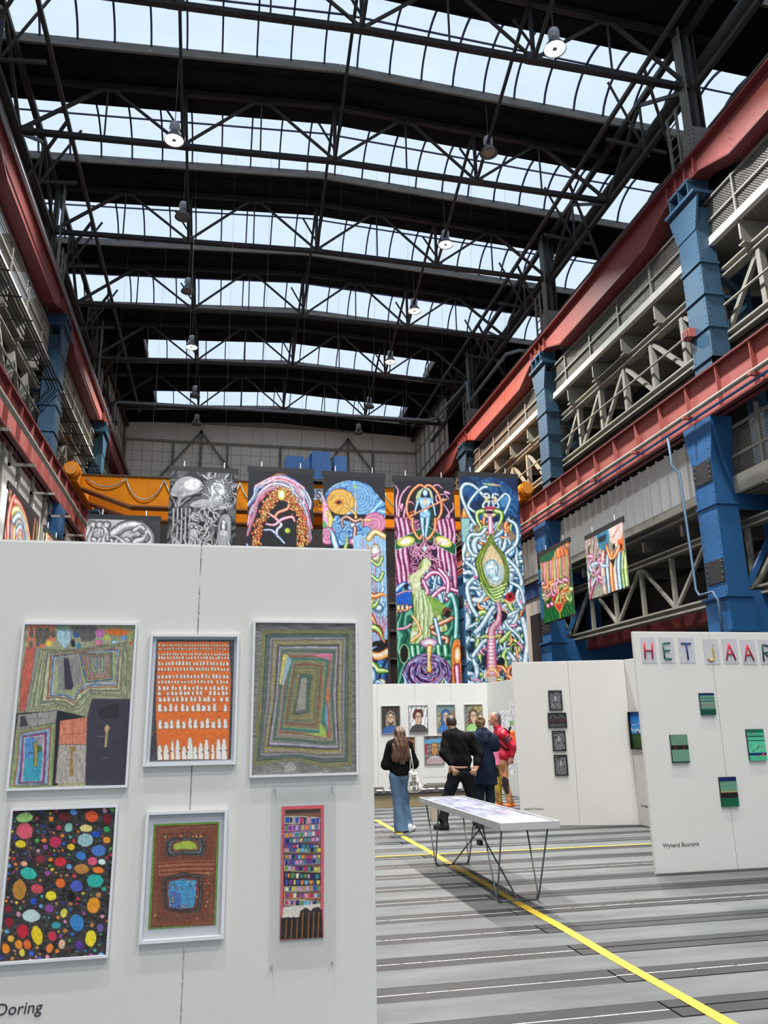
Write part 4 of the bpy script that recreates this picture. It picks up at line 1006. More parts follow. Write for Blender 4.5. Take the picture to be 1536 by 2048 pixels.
def art_p6(nx):
    Q = [(1143, 67), (1313, 64), (1312, 602), (1136, 612)]
    c = Canvas(.232, .665, nx, Q, (226, 96, 110), 6)
    c.fill([(1154, 80), (1302, 78), (1300, 600), (1146, 606)], (140, 96, 70)); c.fill([(1158, 82), (1298, 80), (1298, 95), (1156, 97)], (70, 60, 56))
    rng = np.random.RandomState(5); pal = [(60, 90, 180), (236, 150, 190), (230, 210, 90), (110, 190, 220), (240, 150, 60), (90, 160, 90), (200, 60, 110), (240, 225, 200), (120, 70, 150), (60, 150, 150), (200, 180, 220), (40, 50, 110)]
    bgs = [(196, 190, 160), (220, 140, 190), (180, 170, 200), (150, 120, 180), (70, 90, 160), (190, 180, 150), (90, 150, 130), (150, 160, 200), (200, 200, 120), (60, 56, 60), (50, 46, 50), (200, 200, 170), (230, 150, 60)]
    ys = [108, 144, 172, 196, 220, 240, 262, 286, 312, 338, 366, 394, 420, 448, 476]
    for i, (y0, y1) in enumerate(zip(ys, ys[1:])):
        w1, w2 = rng.uniform(-6, 6), rng.uniform(-6, 6)
        c.fill([(1152, y0+w1), (1225, y0+rng.uniform(-4, 4)), (1300, y0+w2), (1300, y1+w2), (1152, y1+w1)], bgs[i % 13], ol=(60, 40, 50), ow=2)
        x = 1158
        while x < 1292:
            w = rng.uniform(7, 17); h = (y1-y0)*rng.uniform(.55, .8); yc = (y0+y1)/2+(w1+(w2-w1)*(x-1152)/148)
            c.fill([(x, yc-h/2), (x+w, yc-h/2+rng.uniform(-2, 2)), (x+w*rng.uniform(.7, 1), yc+h/2), (x, yc+h/2)], pal[rng.randint(12)], ol=(70, 50, 70), ow=1); x += w+rng.uniform(1, 4)
    c.fill([(1150, 478), (1300, 465), (1300, 520), (1146, 525)], (222, 214, 200))
    c.fill([(1140, 520), (1215, 520), (1218, 495), (1240, 480), (1262, 495), (1268, 485), (1290, 478), (1306, 490), (1310, 602), (1138, 610)], (52, 48, 46))
    for x in (1160, 1182, 1204, 1226, 1250, 1270, 1290): c.stroke([(x+4, 500 if x > 1215 else 530), (x, 604)], 3, (190, 120, 60)); c.stroke([(x+10, 520), (x+8, 600)], 5, (34, 30, 30))
    c.grain(.12, 1.3, 1.3, 6); return c

# --- banners (black and white, fire arch, spirals, dance, tubes)
BLK = (36, 36, 40)
def shade(dark, mid, light): return [dark, mid, light, (250, 250, 248)]
GREY = shade((24, 24, 26), (96, 96, 98), (190, 190, 190))
PINKT = shade((70, 14, 50), (190, 60, 120), (238, 190, 215))
BLUET = shade((14, 40, 84), (92, 150, 196), (206, 232, 244))
WHITET = shade((26, 60, 84), (140, 178, 200), (222, 238, 242))
GREENT = shade((16, 52, 30), (110, 160, 50), (206, 226, 120))
ORNG = shade((110, 36, 12), (226, 96, 30), (250, 180, 90))
PINKB = [(60, 8, 40), (150, 44, 96), (222, 160, 196), (246, 228, 238)]
def filler(c, n, x0, x1, y0, y1, sets, w0, w1, ln, seed):
    rng = np.random.RandomState(seed)
    for _ in range(int(n*.8)):
        x, y = rng.uniform(x0, x1), rng.uniform(y0, y1); a = rng.uniform(0, 2*PI); pts = [(x, y)]
        for k in range(4):
            a += rng.uniform(-.9, .9); x += math.cos(a)*ln; y += math.sin(a)*ln*1.2; pts.append((x, y))
        c.tube(pts, rng.uniform(w0, w1)*1.7, sets[rng.randint(len(sets))], taper=lambda t: .25+.85*math.sin(PI*min(1, t+.12)))

def banner_1(nx):   # black and white fantasy drawing; drawing coords of a 1536x701 view
    Q = [(75, 100), (525, 112), (430, 2500), (-10, 2500)]; Q = [(75, 100), (525, 112), (503, 2000), (-20, 2000)]
    c = Canvas(1.78, 7.2, nx, Q, (30, 30, 32), 7)
    c.a[:] = c.swirl(.35, [(22, 22, 24), (50, 50, 52), (104, 104, 106)], 3, 60, .9, 30)
    for i in range(8): c.stroke([(80, 120+i*9), (250, 104+i*8), (420, 112+i*9), (515, 160+i*10)], 3.5, (78, 78, 80))
    c.fill([(80, 235), (130, 160), (200, 138), (270, 160), (298, 205), (240, 250), (150, 270), (90, 265)], (180, 180, 182), True)
    for i in range(9): c.stroke([(82+i*5, 240+i*3), (140+i*9, 170+i*8), (230+i*4, 150+i*10), (296-i*4, 200+i*3)], 3, (70, 70, 72), alpha=.7)
    c.ell(225, 190, 55, 38, (228, 228, 228), alpha=.8)
    for k, r in enumerate((112, 98, 84, 70, 58)):
        for i in range(30):
            a = i*2*PI/30+k*.1; x, y = 393+r*.92*math.cos(a), 240+r*math.sin(a); c.blob(x, y, 10, 6, ((20, 20, 22), (110, 110, 112), (190, 190, 190)), a+1.2)
    c.ell(393, 230, 48, 58, (226, 228, 232)); c.ell(385, 290, 50, 40, (196, 198, 202), alpha=.8)
    c.fill([(205, 330), (290, 285), (420, 320), (500, 335), (400, 355), (300, 345)], (170, 170, 172), True); filler(c, 40, 330, 510, 130, 340, [GREY], 6, 12, 12, 4)
    for pts in ([(120, 330), (135, 280), (95, 250)], [(130, 330), (160, 275), (200, 255)], [(115, 340), (100, 295), (80, 275)], [(125, 320), (150, 260), (145, 245)], [(130, 340), (185, 290), (215, 275)]): c.tube(pts, 12, GREY, taper=lambda t: 1-.7*t)
    for x in (100, 128, 155, 182, 210): c.tube([(x, 350), (x-6, 640)], 16, GREY)
    for i in range(9): c.tube([(215-i*4, 380+i*3), (150-i*6, 420+i*6), (105-i*2, 500+i*6), (120+i*5, 560+i*4), (80+i*6, 640)], 9, GREY, taper=lambda t: 1-.4*t)
    c.ell(240, 402, 24, 30, (205, 205, 206)); c.fill([(195, 450), (235, 440), (270, 460), (265, 520), (275, 600), (260, 645), (195, 645), (190, 600), (210, 520)], (186, 186, 188), True, ol=(30, 30, 32), ow=4)
    c.blob(222, 470, 16, 16, GREY); c.blob(252, 472, 16, 16, GREY); c.tube([(262, 460), (300, 480), (330, 520)], 14, GREY)
    c.fill([(400, 640), (398, 470), (420, 400), (460, 380), (490, 420), (490, 560), (480, 640)], (150, 150, 152), True, ol=(24, 24, 26), ow=5); c.blob(440, 470, 22, 50, GREY); c.ell(440, 440, 12, 16, (220, 220, 220)); c.ell(440, 510, 26, 20, (200, 200, 200))
    filler(c, 70, 270, 400, 350, 640, [GREY], 7, 14, 14, 8); filler(c, 50, 200, 300, 590, 690, [GREY], 8, 16, 18, 9); filler(c, 230, -10, 520, 690, 2000, [GREY], 12, 30, 40, 10)
    c.grain(.08, 1.5, 1.5, 2); return c

def banner_2(nx):   # arch of fire-coloured stones with flowing ribbons on black
    Q = [(590, 115), (1022, 128), (1015, 2000), (585, 2000)]
    c = Canvas(1.78, 7.2, nx, Q, BLK, 8)
    RIB = [((196, 70, 50), (236, 130, 90), (250, 190, 150), (255, 230, 210)), ((20, 40, 80), (120, 150, 200), (214, 222, 240), (250, 250, 250)), ((180, 50, 80), (240, 150, 170), (250, 214, 226), (255, 250, 250)), ((30, 30, 50), (190, 190, 220), (232, 226, 240), (255, 255, 255)), ((120, 30, 60), (226, 120, 150), (246, 200, 212), (255, 240, 240))]
    c.tube([(715, 190), (780, 145), (830, 145), (860, 160)], 22, ORNG, taper=lambda t: .6+.5*math.sin(PI*t))
    L = [[(595, 375), (640, 300), (650, 240), (720, 210), (800, 165), (880, 190), (950, 250), (990, 330), (1000, 380)],
         [(600, 520), (620, 400), (690, 300), (700, 250), (790, 190), (870, 215), (930, 280), (970, 380), (990, 470), (1010, 540)],
         [(610, 440), (650, 350), (680, 280), (760, 220), (850, 240), (910, 310), (960, 400), (985, 500), (1005, 620)],
         [(595, 600), (605, 560), (640, 430), (660, 330), (740, 250), (840, 260), (890, 330), (950, 430), (990, 560), (1000, 640)]]
    for i, l in enumerate(L):
        c.tube(l, (44, 34, 40, 26)[i], RIB[i+1], taper=lambda t: .55+.6*math.sin(PI*t)); c.stroke(l, 5, (20, 24, 44), taper=lambda t: .5+.5*math.sin(PI*t))
    c.tube([(640, 230), (760, 160), (870, 180), (960, 240)], 14, RIB[2])
    for x in (860, 930, 975): c.tube([(x, 200+(x-860)*.6), (x+30, 260+(x-860)*.7), (x+25, 330+(x-860)*.6)], 13, RIB[3])
    rng = np.random.RandomState(2)
    arch = spline([(645, 2000), (645, 1400), (650, 900), (655, 640), (690, 470), (745, 340), (810, 270), (870, 330), (930, 430), (955, 560), (950, 640), (955, 900), (960, 1400), (960, 2000)], False, 14)
    for k in range(820):
        i = rng.randint(len(arch)-1) if k < 500 else int(len(arch)*rng.uniform(.22, .78)); p = arch[i]; d = arch[min(i+1, len(arch)-1)]-arch[max(i-1, 0)]; a = math.atan2(d[1], d[0])
        o = rng.normal(0, 17); x, y = p[0]-math.sin(a)*o+rng.uniform(-8, 8), p[1]+math.cos(a)*o+rng.uniform(-22, 22)
        c.blob(x, y, rng.uniform(10, 19), rng.uniform(5, 8), [((86, 22, 12), (190, 84, 30), (244, 190, 90), (255, 240, 190)), ((90, 20, 10), (206, 70, 40), (240, 150, 90), (250, 220, 180)), ((80, 40, 10), (220, 160, 60), (250, 226, 140), (255, 250, 220))][rng.randint(3)], a+rng.uniform(-.5, .5))
    c.blob(812, 295, 26, 42, ((190, 190, 70), (226, 226, 150), (226, 240, 236), (240, 250, 250)))
    c.fill([(770, 400), (815, 360), (850, 380), (860, 420), (905, 480), (915, 640), (910, 1990), (700, 1990), (690, 640), (720, 500)], BLK, True)
    for l, r in (([(735, 440), (775, 470), (800, 500)], 2), ([(770, 470), (790, 430), (850, 400), (860, 370)], 0), ([(715, 515), (770, 520), (815, 480), (880, 460), (900, 490)], 2), ([(700, 560), (750, 560), (790, 600), (835, 655)], 1), ([(800, 500), (815, 520), (785, 560), (790, 610)], 3)): c.tube(l, 17, RIB[r], taper=lambda t: .6+.5*math.sin(PI*t))
    c.ell(855, 562, 18, 18, (190, 214, 70)); filler(c, 90, 590, 1015, 800, 2000, RIB, 16, 30, 60, 5); c.grain(.05, 1.5, 1.5, 2); return c

def banner_3(nx):   # blue, gold and pink spirals; upper part in a 1536x1117 view, lower strip by proportion
    Q = [(598, 285), (1455, 325), (1405, 4150), (570, 4100)]
    c = Canvas(1.78, 7.2, nx, Q, BLK, 9)
    BL = [(24, 70, 140), (150, 205, 236), (60, 130, 200), (200, 232, 248)]
    c.fill([(640, 640), (660, 540), (760, 440), (900, 380), (1030, 368), (1180, 420), (1290, 520), (1400, 680), (1455, 760), (1455, 960), (1300, 960), (1100, 900), (800, 900)], c.swirl(.5, BL, 5, 20, .9, 22), True)
    c.rings(1120, 660, 210, 260, BL, 26, 1060, 620, .05)
    for i in range(6): c.stroke([(650+i*8, 600-i*6), (760+i*10, 470+i*2), (920, 395+i*16), (1080+i*6, 380+i*18), (1240+i*6, 500+i*16), (1340, 640+i*20)], 9, BL[i % 4])
    GO = [(176, 110, 24), (240, 200, 90), (214, 140, 40), (248, 226, 150)]
    c.rings(840, 710, 190, 205, GO, 18, 812, 720, .1); c.ell(812, 720, 55, 42, (190, 90, 30)); c.ell(812, 720, 30, 25, (30, 40, 56))
    c.stroke([(645, 690), (660, 560), (800, 500), (960, 540), (1020, 640)], 12, (60, 130, 200)); c.stroke([(665, 640), (720, 540), (840, 505), (960, 560)], 8, (200, 90, 40))
    c.tube([(1045, 500), (1040, 700), (1042, 970)], 34, shade((120, 70, 20), (220, 160, 50), (246, 220, 120)), taper=lambda t: .15+t); c.ell(1040, 470, 20, 24, (170, 220, 70)); c.tube([(890, 760), (1030, 900)], 34, shade((120, 70, 20), (220, 160, 50), (246, 220, 120)))
    PK = [(150, 40, 100), (240, 170, 200), (200, 80, 140), (250, 214, 226)]
    c.rings(1300, 1050, 160, 170, PK, 14, 1270, 1080, .1)
    c.fill([(590, 570), (660, 760), (690, 1000), (690, 1120), (590, 1100)], (232, 170, 210)); c.fill([(670, 800), (740, 1000), (760, 1120), (670, 1110)], (236, 216, 120), ol=(190, 120, 40), ow=6); c.fill([(596, 980), (650, 1080), (660, 1300), (590, 1300)], (70, 170, 90)); c.stroke([(600, 780), (665, 780)], 12, (220, 90, 150)); c.fill([(620, 870), (650, 860), (645, 960), (620, 960)], (226, 226, 120))
    c.fill([(760, 940), (900, 1010), (1100, 1020), (1150, 1200), (1000, 1360), (700, 1340)], c.swirl(.8, BL, 8, 25, 1.2, 16), True)
    for cx_, cy_ in ((790, 1130), (880, 1250), (1180, 1180), (1240, 1280)): c.rings(cx_, cy_, 70, 80, BL, 8)
    BR = shade((60, 24, 14), (130, 70, 50), (206, 150, 130))
    c.tube([(870, 1110), (850, 1000), (920, 950), (1010, 1010), (1050, 1020), (1120, 990), (1130, 1100)], 60, BR, taper=lambda t: .5+.5*math.sin(PI*t)); c.tube([(1150, 1000), (1250, 1005)], 32, shade((120, 70, 20), (220, 160, 50), (246, 220, 120)))
    c.blob(1000, 1080, 45, 45, shade((90, 90, 120), (190, 180, 200), (232, 226, 236))); c.tube([(1030, 1120), (1020, 1260), (1000, 1380)], 60, BR); c.blob(1010, 1330, 70, 60, shade((150, 50, 80), (230, 130, 160), (250, 210, 220)))
    c.rings(660, 1240, 110, 140, PK, 10)
    # lower strip seen beside the white wall: gold ring, pale column on light blue, red bowl, night water, pink mouth
    def Y(f): return 285+(4130-285)*f
    c.fill([(1000, Y(.25)), (1445, Y(.25)), (1420, Y(.68)), (1000, Y(.68))], (150, 196, 232)); c.a += 0
    for i in range(7): c.tube([(1080+i*50, Y(.26)), (1060+i*55, Y(.40)), (1090+i*45, Y(.52)), (1070+i*50, Y(.66))], 30, [WHITET, PINKT, BLUET][i % 3], taper=lambda t: .5+.5*math.sin(PI*t))
    c.tube([(1210, Y(.262)), (1300, Y(.235)), (1430, Y(.255))], 80, shade((140, 90, 30), (230, 180, 90), (250, 226, 170)))
    c.blob(1300, Y(.32), 70, 150, shade((150, 130, 90), (214, 214, 190), (236, 240, 236)))
    for k in range(4): c.tube([(1240, Y(.35+k*.06)), (1330, Y(.37+k*.06)), (1390, Y(.34+k*.06))], 50, GREENT if k < 2 else BLUET)
    c.blob(1320, Y(.535), 60, 60, WHITET)
    for k in range(5): c.tube([(1340, Y(.66)), (1290+k*30, Y(.60)), (1250+k*55, Y(.57))], 22, PINKT)
    c.fill([(1000, Y(.665)), (1430, Y(.655)), (1425, Y(.72)), (1000, Y(.72))], (24, 22, 30)); c.tube([(1100, Y(.70)), (1300, Y(.715)), (1430, Y(.70))], 110, shade((140, 70, 30), (232, 170, 100), (250, 220, 180)))
    c.fill([(900, Y(.73)), (1425, Y(.73)), (1420, Y(.83)), (900, Y(.83))], c.swirl(.7, [(10, 20, 60), (30, 70, 130), (60, 130, 180)], 4, 12, .3, 18)); c.stroke([(1220, Y(.755)), (1330, Y(.75)), (1300, Y(.765)), (1220, Y(.757))], 14, (120, 230, 210))
    c.blob(1320, Y(.81), 70, 50, shade((120, 90, 50), (214, 206, 170), (240, 240, 225)))
    for k in range(6): c.tube([(1150, Y(.83+k*.012)), (1280, Y(.825+k*.014)), (1425, Y(.835+k*.013))], 44, PINKT)
    c.blob(1310, Y(.875), 60, 46, shade((60, 60, 30), (200, 206, 150), (240, 240, 220))); c.fill([(1000, Y(.905)), (1420, Y(.905)), (1415, Y(1)), (1000, Y(1))], (40, 10, 20)); filler(c, 26, 1100, 1420, Y(.91), Y(1), [PINKT, ORNG, BLUET], 24, 44, 60, 7)
    filler(c, 130, 580, 1200, Y(.28), Y(1), [PINKT, BLUET, GREENT, ORNG], 30, 60, 90, 6); c.grain(.05, 1.5, 1.5, 2); return c

def banner_4(nx):   # pale standing figure above a flowing green dress and a whirlpool; 1514x2048 view
    Q = [(205, 140), (738, 150), (860, 2300), (265, 2280)]; Q = [(207, 145), (738, 155), (850, 2120), (275, 2110)]
    c = Canvas(1.80, 6.5, nx, Q, (34, 30, 42), 10)
    c.fill([(225, 480), (760, 480), (790, 1130), (240, 1130)], c.swirl(.5, [(50, 10, 40), (150, 40, 100), (232, 190, 220), (110, 30, 80)], 6, 30, .1, 20))
    for pts in ([(250, 500), (235, 330), (250, 240), (220, 190)], [(255, 480), (270, 300), (330, 210), (355, 200)], [(300, 520), (310, 400), (350, 330), (390, 350)], [(640, 560), (690, 440), (740, 380), (735, 330)], [(600, 250), (560, 200), (600, 180), (640, 210)], [(650, 300), (600, 330), (590, 270), (680, 260)], [(690, 520), (700, 420), (650, 340)], [(270, 380), (290, 350), (280, 410)], [(700, 250), (660, 240), (700, 300)]): c.tube(pts, 26, PINKT, taper=lambda t: 1.1-.8*t)
    for x in (250, 290, 330, 620, 660, 700, 740): c.tube([(x-10, 480), (x+16, 620), (x-12, 740), (x+14, 900), (x+30, 1060)], 58, PINKB, taper=lambda t: .45+.55*abs(math.sin(8*t+x)))
    c.ell(500, 470, 62, 130, (20, 70, 44)); c.fill([(440, 560), (510, 530), (770, 690), (765, 780), (510, 655), (232, 740), (228, 660)], (26, 90, 56), ol=(200, 230, 210), ow=4)
    for cx_, rot in ((322, -.22), (655, .36)):
        for f, col in ((1, (214, 206, 90)), (.72, (236, 232, 160)), (.5, (244, 238, 226))): c.ell(cx_, 665, 80*f, 42*f, col, rot)
    for sgn in (-1, 1):
        c.tube([(480, 200), (480+sgn*45, 185), (480+sgn*110, 240), (480+sgn*150, 330), (480+sgn*150, 420), (480+sgn*115, 480)], 26, ORNG)
        c.tube([(480+sgn*100, 470), (480+sgn*95, 560), (480+sgn*40, 640), (480+sgn*15, 610)], 28, ORNG)
    SK = ((40, 90, 150), (130, 190, 232), (200, 230, 246), (250, 252, 255))
    c.fill([(452, 250), (485, 212), (525, 245), (548, 330), (560, 300), (535, 225), (485, 205), (435, 240), (405, 330), (430, 350)], (206, 214, 170), True)
    for sg in (-1, 1):
        c.tube([(488+sg*55, 308), (488+sg*78, 370), (488+sg*92, 440)], 24, SK, taper=lambda t: 1-.45*t)
        c.tube([(488+sg*26, 420), (488+sg*22, 510), (488+sg*9, 625)], 44, SK, taper=lambda t: 1.15-.85*t)
    c.fill([(430, 298), (470, 290), (508, 290), (548, 298), (532, 350), (516, 395), (536, 440), (490, 462), (442, 440), (460, 395), (444, 350)], (160, 208, 238), True, ol=(50, 100, 160), ow=4)
    for e in ((488, 250, 21, 30), (460, 332, 20, 22), (516, 332, 20, 22), (488, 400, 24, 40)): c.blob(*e, ((130, 186, 226), (180, 220, 244), (220, 240, 250), (250, 252, 255)))
    c.ell(490, 330, 12, 34, (236, 150, 80)); c.ell(490, 335, 7, 24, (240, 240, 220)); c.tube([(325, 470), (480, 390), (680, 300)], 16, ORNG); c.stroke([(330, 440), (400, 400), (330, 470)], 8, (226, 110, 40)); c.tube([(430, 240), (410, 290), (420, 310)], 12, GREENT)
    c.fill([(400, 720), (490, 660), (590, 700), (600, 800), (560, 860), (410, 850)], (52, 16, 50), True); filler(c, 60, 390, 600, 680, 820, [PINKT], 6, 12, 18, 12); c.ell(488, 725, 18, 20, (200, 230, 230))
    # lower scene
    c.fill([(240, 1060), (790, 1060), (840, 1990), (265, 1990)], c.swirl(.35, [(10, 60, 50), (30, 120, 90), (16, 84, 66), (120, 200, 170)], 9, 50, .2, 40))
    c.fill([(240, 1080), (370, 1100), (375, 1230), (250, 1260)], (30, 90, 190)); c.tube([(245, 1080), (310, 1030), (375, 1070)], 50, shade((20, 40, 110), (60, 120, 210), (180, 210, 240))); c.ell(330, 1045, 24, 22, (14, 20, 40)); c.tube([(245, 1120), (320, 1090), (380, 1090)], 14, PINKT)
    for y in (1250, 1400): c.tube([(250, y+10), (330, y), (375, y-30)], 26, PINKT)
    for x in (265, 300, 340): c.blob(x, 1230, 16, 36, shade((60, 30, 10), (220, 160, 60), (250, 230, 160)))
    c.fill([(500, 990), (600, 970), (720, 1040), (700, 1160), (560, 1180), (500, 1100)], (40, 90, 110), True); filler(c, 26, 510, 700, 990, 1160, [BLUET, WHITET], 14, 28, 30, 3)
    for p in ([(760, 1120), (660, 1060), (540, 1160)], [(500, 980), (560, 930), (640, 950), (700, 1050), (790, 1090)], [(480, 1000), (520, 1090), (500, 1110)], [(620, 900), (700, 1000), (690, 1160)]): c.tube(p, 44, PINKT)
    DR = [(120, 140, 80), (200, 220, 140), (150, 180, 90), (236, 240, 220)]
    c.fill([(350, 960), (420, 920), (450, 850), (500, 800), (550, 850), (510, 910), (470, 960), (455, 1010), (480, 1100), (560, 1150), (680, 1230), (640, 1290), (700, 1400), (660, 1440), (560, 1420), (530, 1500), (400, 1540), (370, 1480), (400, 1300), (390, 1150), (370, 1040)], c.swirl(.55, DR, 12, 25, .25, 30), True, ol=(90, 110, 50), ow=5)
    c.fill([(370, 970), (430, 910), (480, 880), (500, 800), (540, 880), (470, 950), (440, 1020), (450, 1120), (400, 1100)], (222, 220, 176), True, alpha=.85); c.fill([(520, 1120), (640, 1180), (690, 1240), (620, 1300), (560, 1230)], (120, 160, 60), True, alpha=.8)
    for k in range(9): c.stroke([(440+k*6, 1080), (430+k*14, 1220), (440+k*12, 1350), (420+k*16, 1500)], 7, [(236, 240, 226), (120, 150, 80), (200, 220, 160)][k % 3])
    c.tube([(790, 1990), (770, 1700), (780, 1300), (740, 1130), (710, 1130)], 54, shade((8, 60, 60), (40, 130, 130), (150, 210, 205)))
    BRN = shade((70, 26, 12), (160, 84, 50), (222, 160, 120))
    c.tube([(560, 1400), (650, 1360), (740, 1320)], 46, BRN); c.tube([(570, 1440), (640, 1480), (700, 1500), (680, 1560)], 46, BRN); c.ell(690, 1270, 36, 42, (40, 14, 12)); c.stroke([(660, 1290), (690, 1240), (730, 1260)], 8, (190, 110, 90)); c.tube([(590, 1330), (620, 1450), (640, 1550)], 40, BLUET)
    c.tube([(390, 1300), (440, 1370), (460, 1450), (380, 1510)], 26, shade((120, 60, 10), (236, 160, 50), (250, 214, 130)))
    c.ell(320, 1620, 40, 80, (16, 20, 20), ol=(180, 210, 150), ow=7); c.fill([(740, 1560), (830, 1540), (850, 1990), (760, 1990)], (236, 130, 60), True, ol=(40, 120, 80), ow=12); c.blob(795, 1640, 34, 90, shade((190, 80, 30), (240, 190, 110), (250, 232, 190))); c.tube([(790, 1740), (810, 1990)], 54, PINKT)
    c.blob(540, 1530, 84, 44, shade((140, 90, 130), (214, 180, 205), (240, 224, 236)))
    for x in (390, 440, 620, 680): c.tube([(x, 1560), (x+10, 1640)], 50, shade((8, 60, 40), (40, 140, 96), (150, 214, 180)))
    WH = [(26, 20, 70), (150, 60, 110), (180, 200, 236), (60, 70, 150), (214, 160, 200), (40, 20, 60)]
    c.ell(525, 1810, 222, 188, (30, 20, 70), n=40); c.rings(525, 1800, 218, 184, WH, 24, 530, 1740, .05)
    rng = np.random.RandomState(8)
    for _ in range(230):
        f = rng.uniform(.15, 1); a = rng.uniform(0, 2*PI); da = rng.uniform(.15, .5); cx_ = 525+(1-f)*5; cy_ = 1800-(1-f)*60
        c.stroke([(cx_+218*f*math.cos(a+da*t), cy_+184*f*math.sin(a+da*t)+rng.uniform(-3, 3)) for t in (0, .5, 1)], rng.uniform(4, 10), WH[rng.randint(6)], taper=lambda t: 1-.6*t)
    c.tube([(545, 1570), (540, 1660), (545, 1760)], 50, shade((130, 80, 20), (226, 170, 60), (250, 226, 140)), taper=lambda t: .8+.3*math.cos(6*t)); c.fill([(660, 1990), (680, 1910), (720, 1900), (735, 1990)], (16, 24, 30), True, ol=(150, 200, 120), ow=8)
    filler(c, 30, 275, 850, 2000, 2120, [PINKT, GREENT, BLUET], 20, 36, 50, 5); c.grain(.05, 1.5, 1.5, 2); return c

def banner_5(nx):   # pale tubes on deep blue around a green pod; 1514x2048 view
    Q = [(795, 125), (1308, 135), (1420, 2130), (900, 2110)]
    c = Canvas(1.80, 6.6, nx, Q, (22, 44, 84), 11)
    c.a[:] = c.swirl(.10, [(16, 34, 70), (24, 66, 112), (40, 96, 150)], 2, 90, 1.2, 60)
    c.fill([(950, 180), (1100, 140), (1230, 200), (1290, 330), (1310, 500), (1180, 420), (1060, 260)], c.swirl(.25, [(24, 60, 110), (60, 130, 180), (30, 80, 140)], 4, 40, .8, 40), True, alpha=.8)
    c.ell(1195, 350, 40, 55, (80, 140, 190)); c.ell(920, 300, 50, 60, (30, 80, 140))
    c.fill([(835, 640), (1330, 640), (1400, 2100), (900, 2100)], c.swirl(.28, [(14, 30, 46), (40, 84, 104), (110, 160, 176), (24, 52, 70)], 7, 60, .2, 26))
    c.fill([(900, 600), (960, 545), (1180, 545), (1260, 620), (1270, 720), (900, 760)], (150, 120, 100), True); filler(c, 60, 900, 1260, 570, 780, [ORNG, BLUET, WHITET, GREENT], 12, 26, 24, 3)
    c.fill([(815, 505), (840, 410), (885, 505)], (222, 140, 50), ol=(120, 60, 20), ow=5); c.stroke([(845, 420), (842, 500)], 8, (250, 220, 150)); c.fill([(820, 510), (895, 510), (880, 720), (835, 720)], (150, 196, 190)); c.fill([(845, 730), (905, 740), (900, 860), (855, 850)], (222, 206, 170)); 
    rng = np.random.RandomState(6)
    filler(c, 105, 850, 1370, 820, 1400, [WHITET, BLUET, WHITET], 16, 34, 46, 21); filler(c, 135, 890, 1400, 1300, 2110, [WHITET, WHITET, BLUET, GREENT], 14, 30, 44, 22); filler(c, 40, 890, 1400, 900, 2050, [PINKT, ORNG], 10, 18, 22, 23)
    for p, w_ in (([(940, 560), (890, 480), (830, 340), (815, 260), (850, 200), (920, 210), (1000, 290), (1040, 330)], 34), ([(950, 460), (880, 400), (930, 300), (1000, 230), (1040, 220)], 28), ([(1180, 480), (1220, 400), (1240, 320), (1200, 280), (1150, 330), (1100, 380)], 26), ([(1000, 850), (920, 830), (880, 740), (900, 660), (990, 650), (1030, 600)], 38), ([(1210, 820), (1290, 740), (1310, 650), (1290, 560), (1230, 520)], 38), ([(870, 900), (960, 1000), (880, 1100), (900, 1250), (960, 1360)], 44), ([(1220, 870), (1300, 960), (1340, 1080), (1300, 1200), (1340, 1300)], 44), ([(1250, 1080), (1330, 1130), (1360, 1250)], 36), ([(1300, 1330), (1220, 1370), (1210, 1440), (1300, 1530), (1350, 1600)], 32), ([(1350, 1400), (1390, 1600), (1370, 1760), (1385, 2000)], 60), ([(950, 1500), (1000, 1450), (1060, 1350), (1100, 1290)], 50), ([(930, 1700), (1000, 1600), (1040, 1570)], 40)): c.tube(p, w_, WHITET)
    for sgn in (-1, 1):
        c.tube([(1075+sgn*60, 290), (1075+sgn*25, 285), (1075+sgn*15, 320), (1075+sgn*45, 350), (1075+sgn*70, 400), (1075+sgn*30, 410), (1075+sgn*12, 350)], 24, WHITET); c.ell(1075+sgn*35, 335, 18, 30, (230, 205, 150)); c.ell(1075+sgn*22, 335, 6, 8, (20, 40, 60))
    c.ell(1070, 420, 60, 22, (200, 50, 80)); c.ell(1062, 450, 52, 30, (236, 170, 190), ol=(150, 40, 70), ow=5); c.ell(1062, 452, 34, 14, (30, 10, 20)); c.tube([(1015, 470), (1060, 495), (1115, 465)], 26, shade((120, 110, 30), (220, 200, 90), (240, 236, 170)))
    for sgn in (-1, 1): c.tube([(1062+sgn*55, 440), (1062+sgn*105, 460), (1062+sgn*100, 530), (1062+sgn*70, 590), (1062+sgn*95, 620)], 46, GREENT, taper=lambda t: 1.1-.8*t)
    c.tube([(1068, 500), (1072, 570), (1075, 640)], 44, shade((150, 60, 100), (236, 160, 190), (250, 220, 230)))
    c.tube([(1010, 190), (1080, 200), (1160, 210)], 18, GREENT, taper=lambda t: .3+math.sin(PI*t)); c.tube([(1090, 190), (1150, 205)], 14, PINKT)
    P0 = [(1078, 640), (1120, 740), (1190, 820), (1235, 960), (1225, 1110), (1140, 1240), (1050, 1170), (980, 1060), (940, 900), (980, 790), (1040, 720)]; P1 = [(1078, 740), (1120, 790), (1165, 860), (1195, 960), (1185, 1050), (1140, 1110), (1070, 1090), (1030, 1000), (1012, 900), (1030, 830), (1055, 780)]
    nested(c, [P0, P1, P1], [6, 1], [(60, 80, 20), (176, 196, 70), (110, 140, 40), (206, 220, 110), (90, 116, 30), (210, 206, 140), (200, 214, 210)], (50, 70, 20), 5, 2, 1)
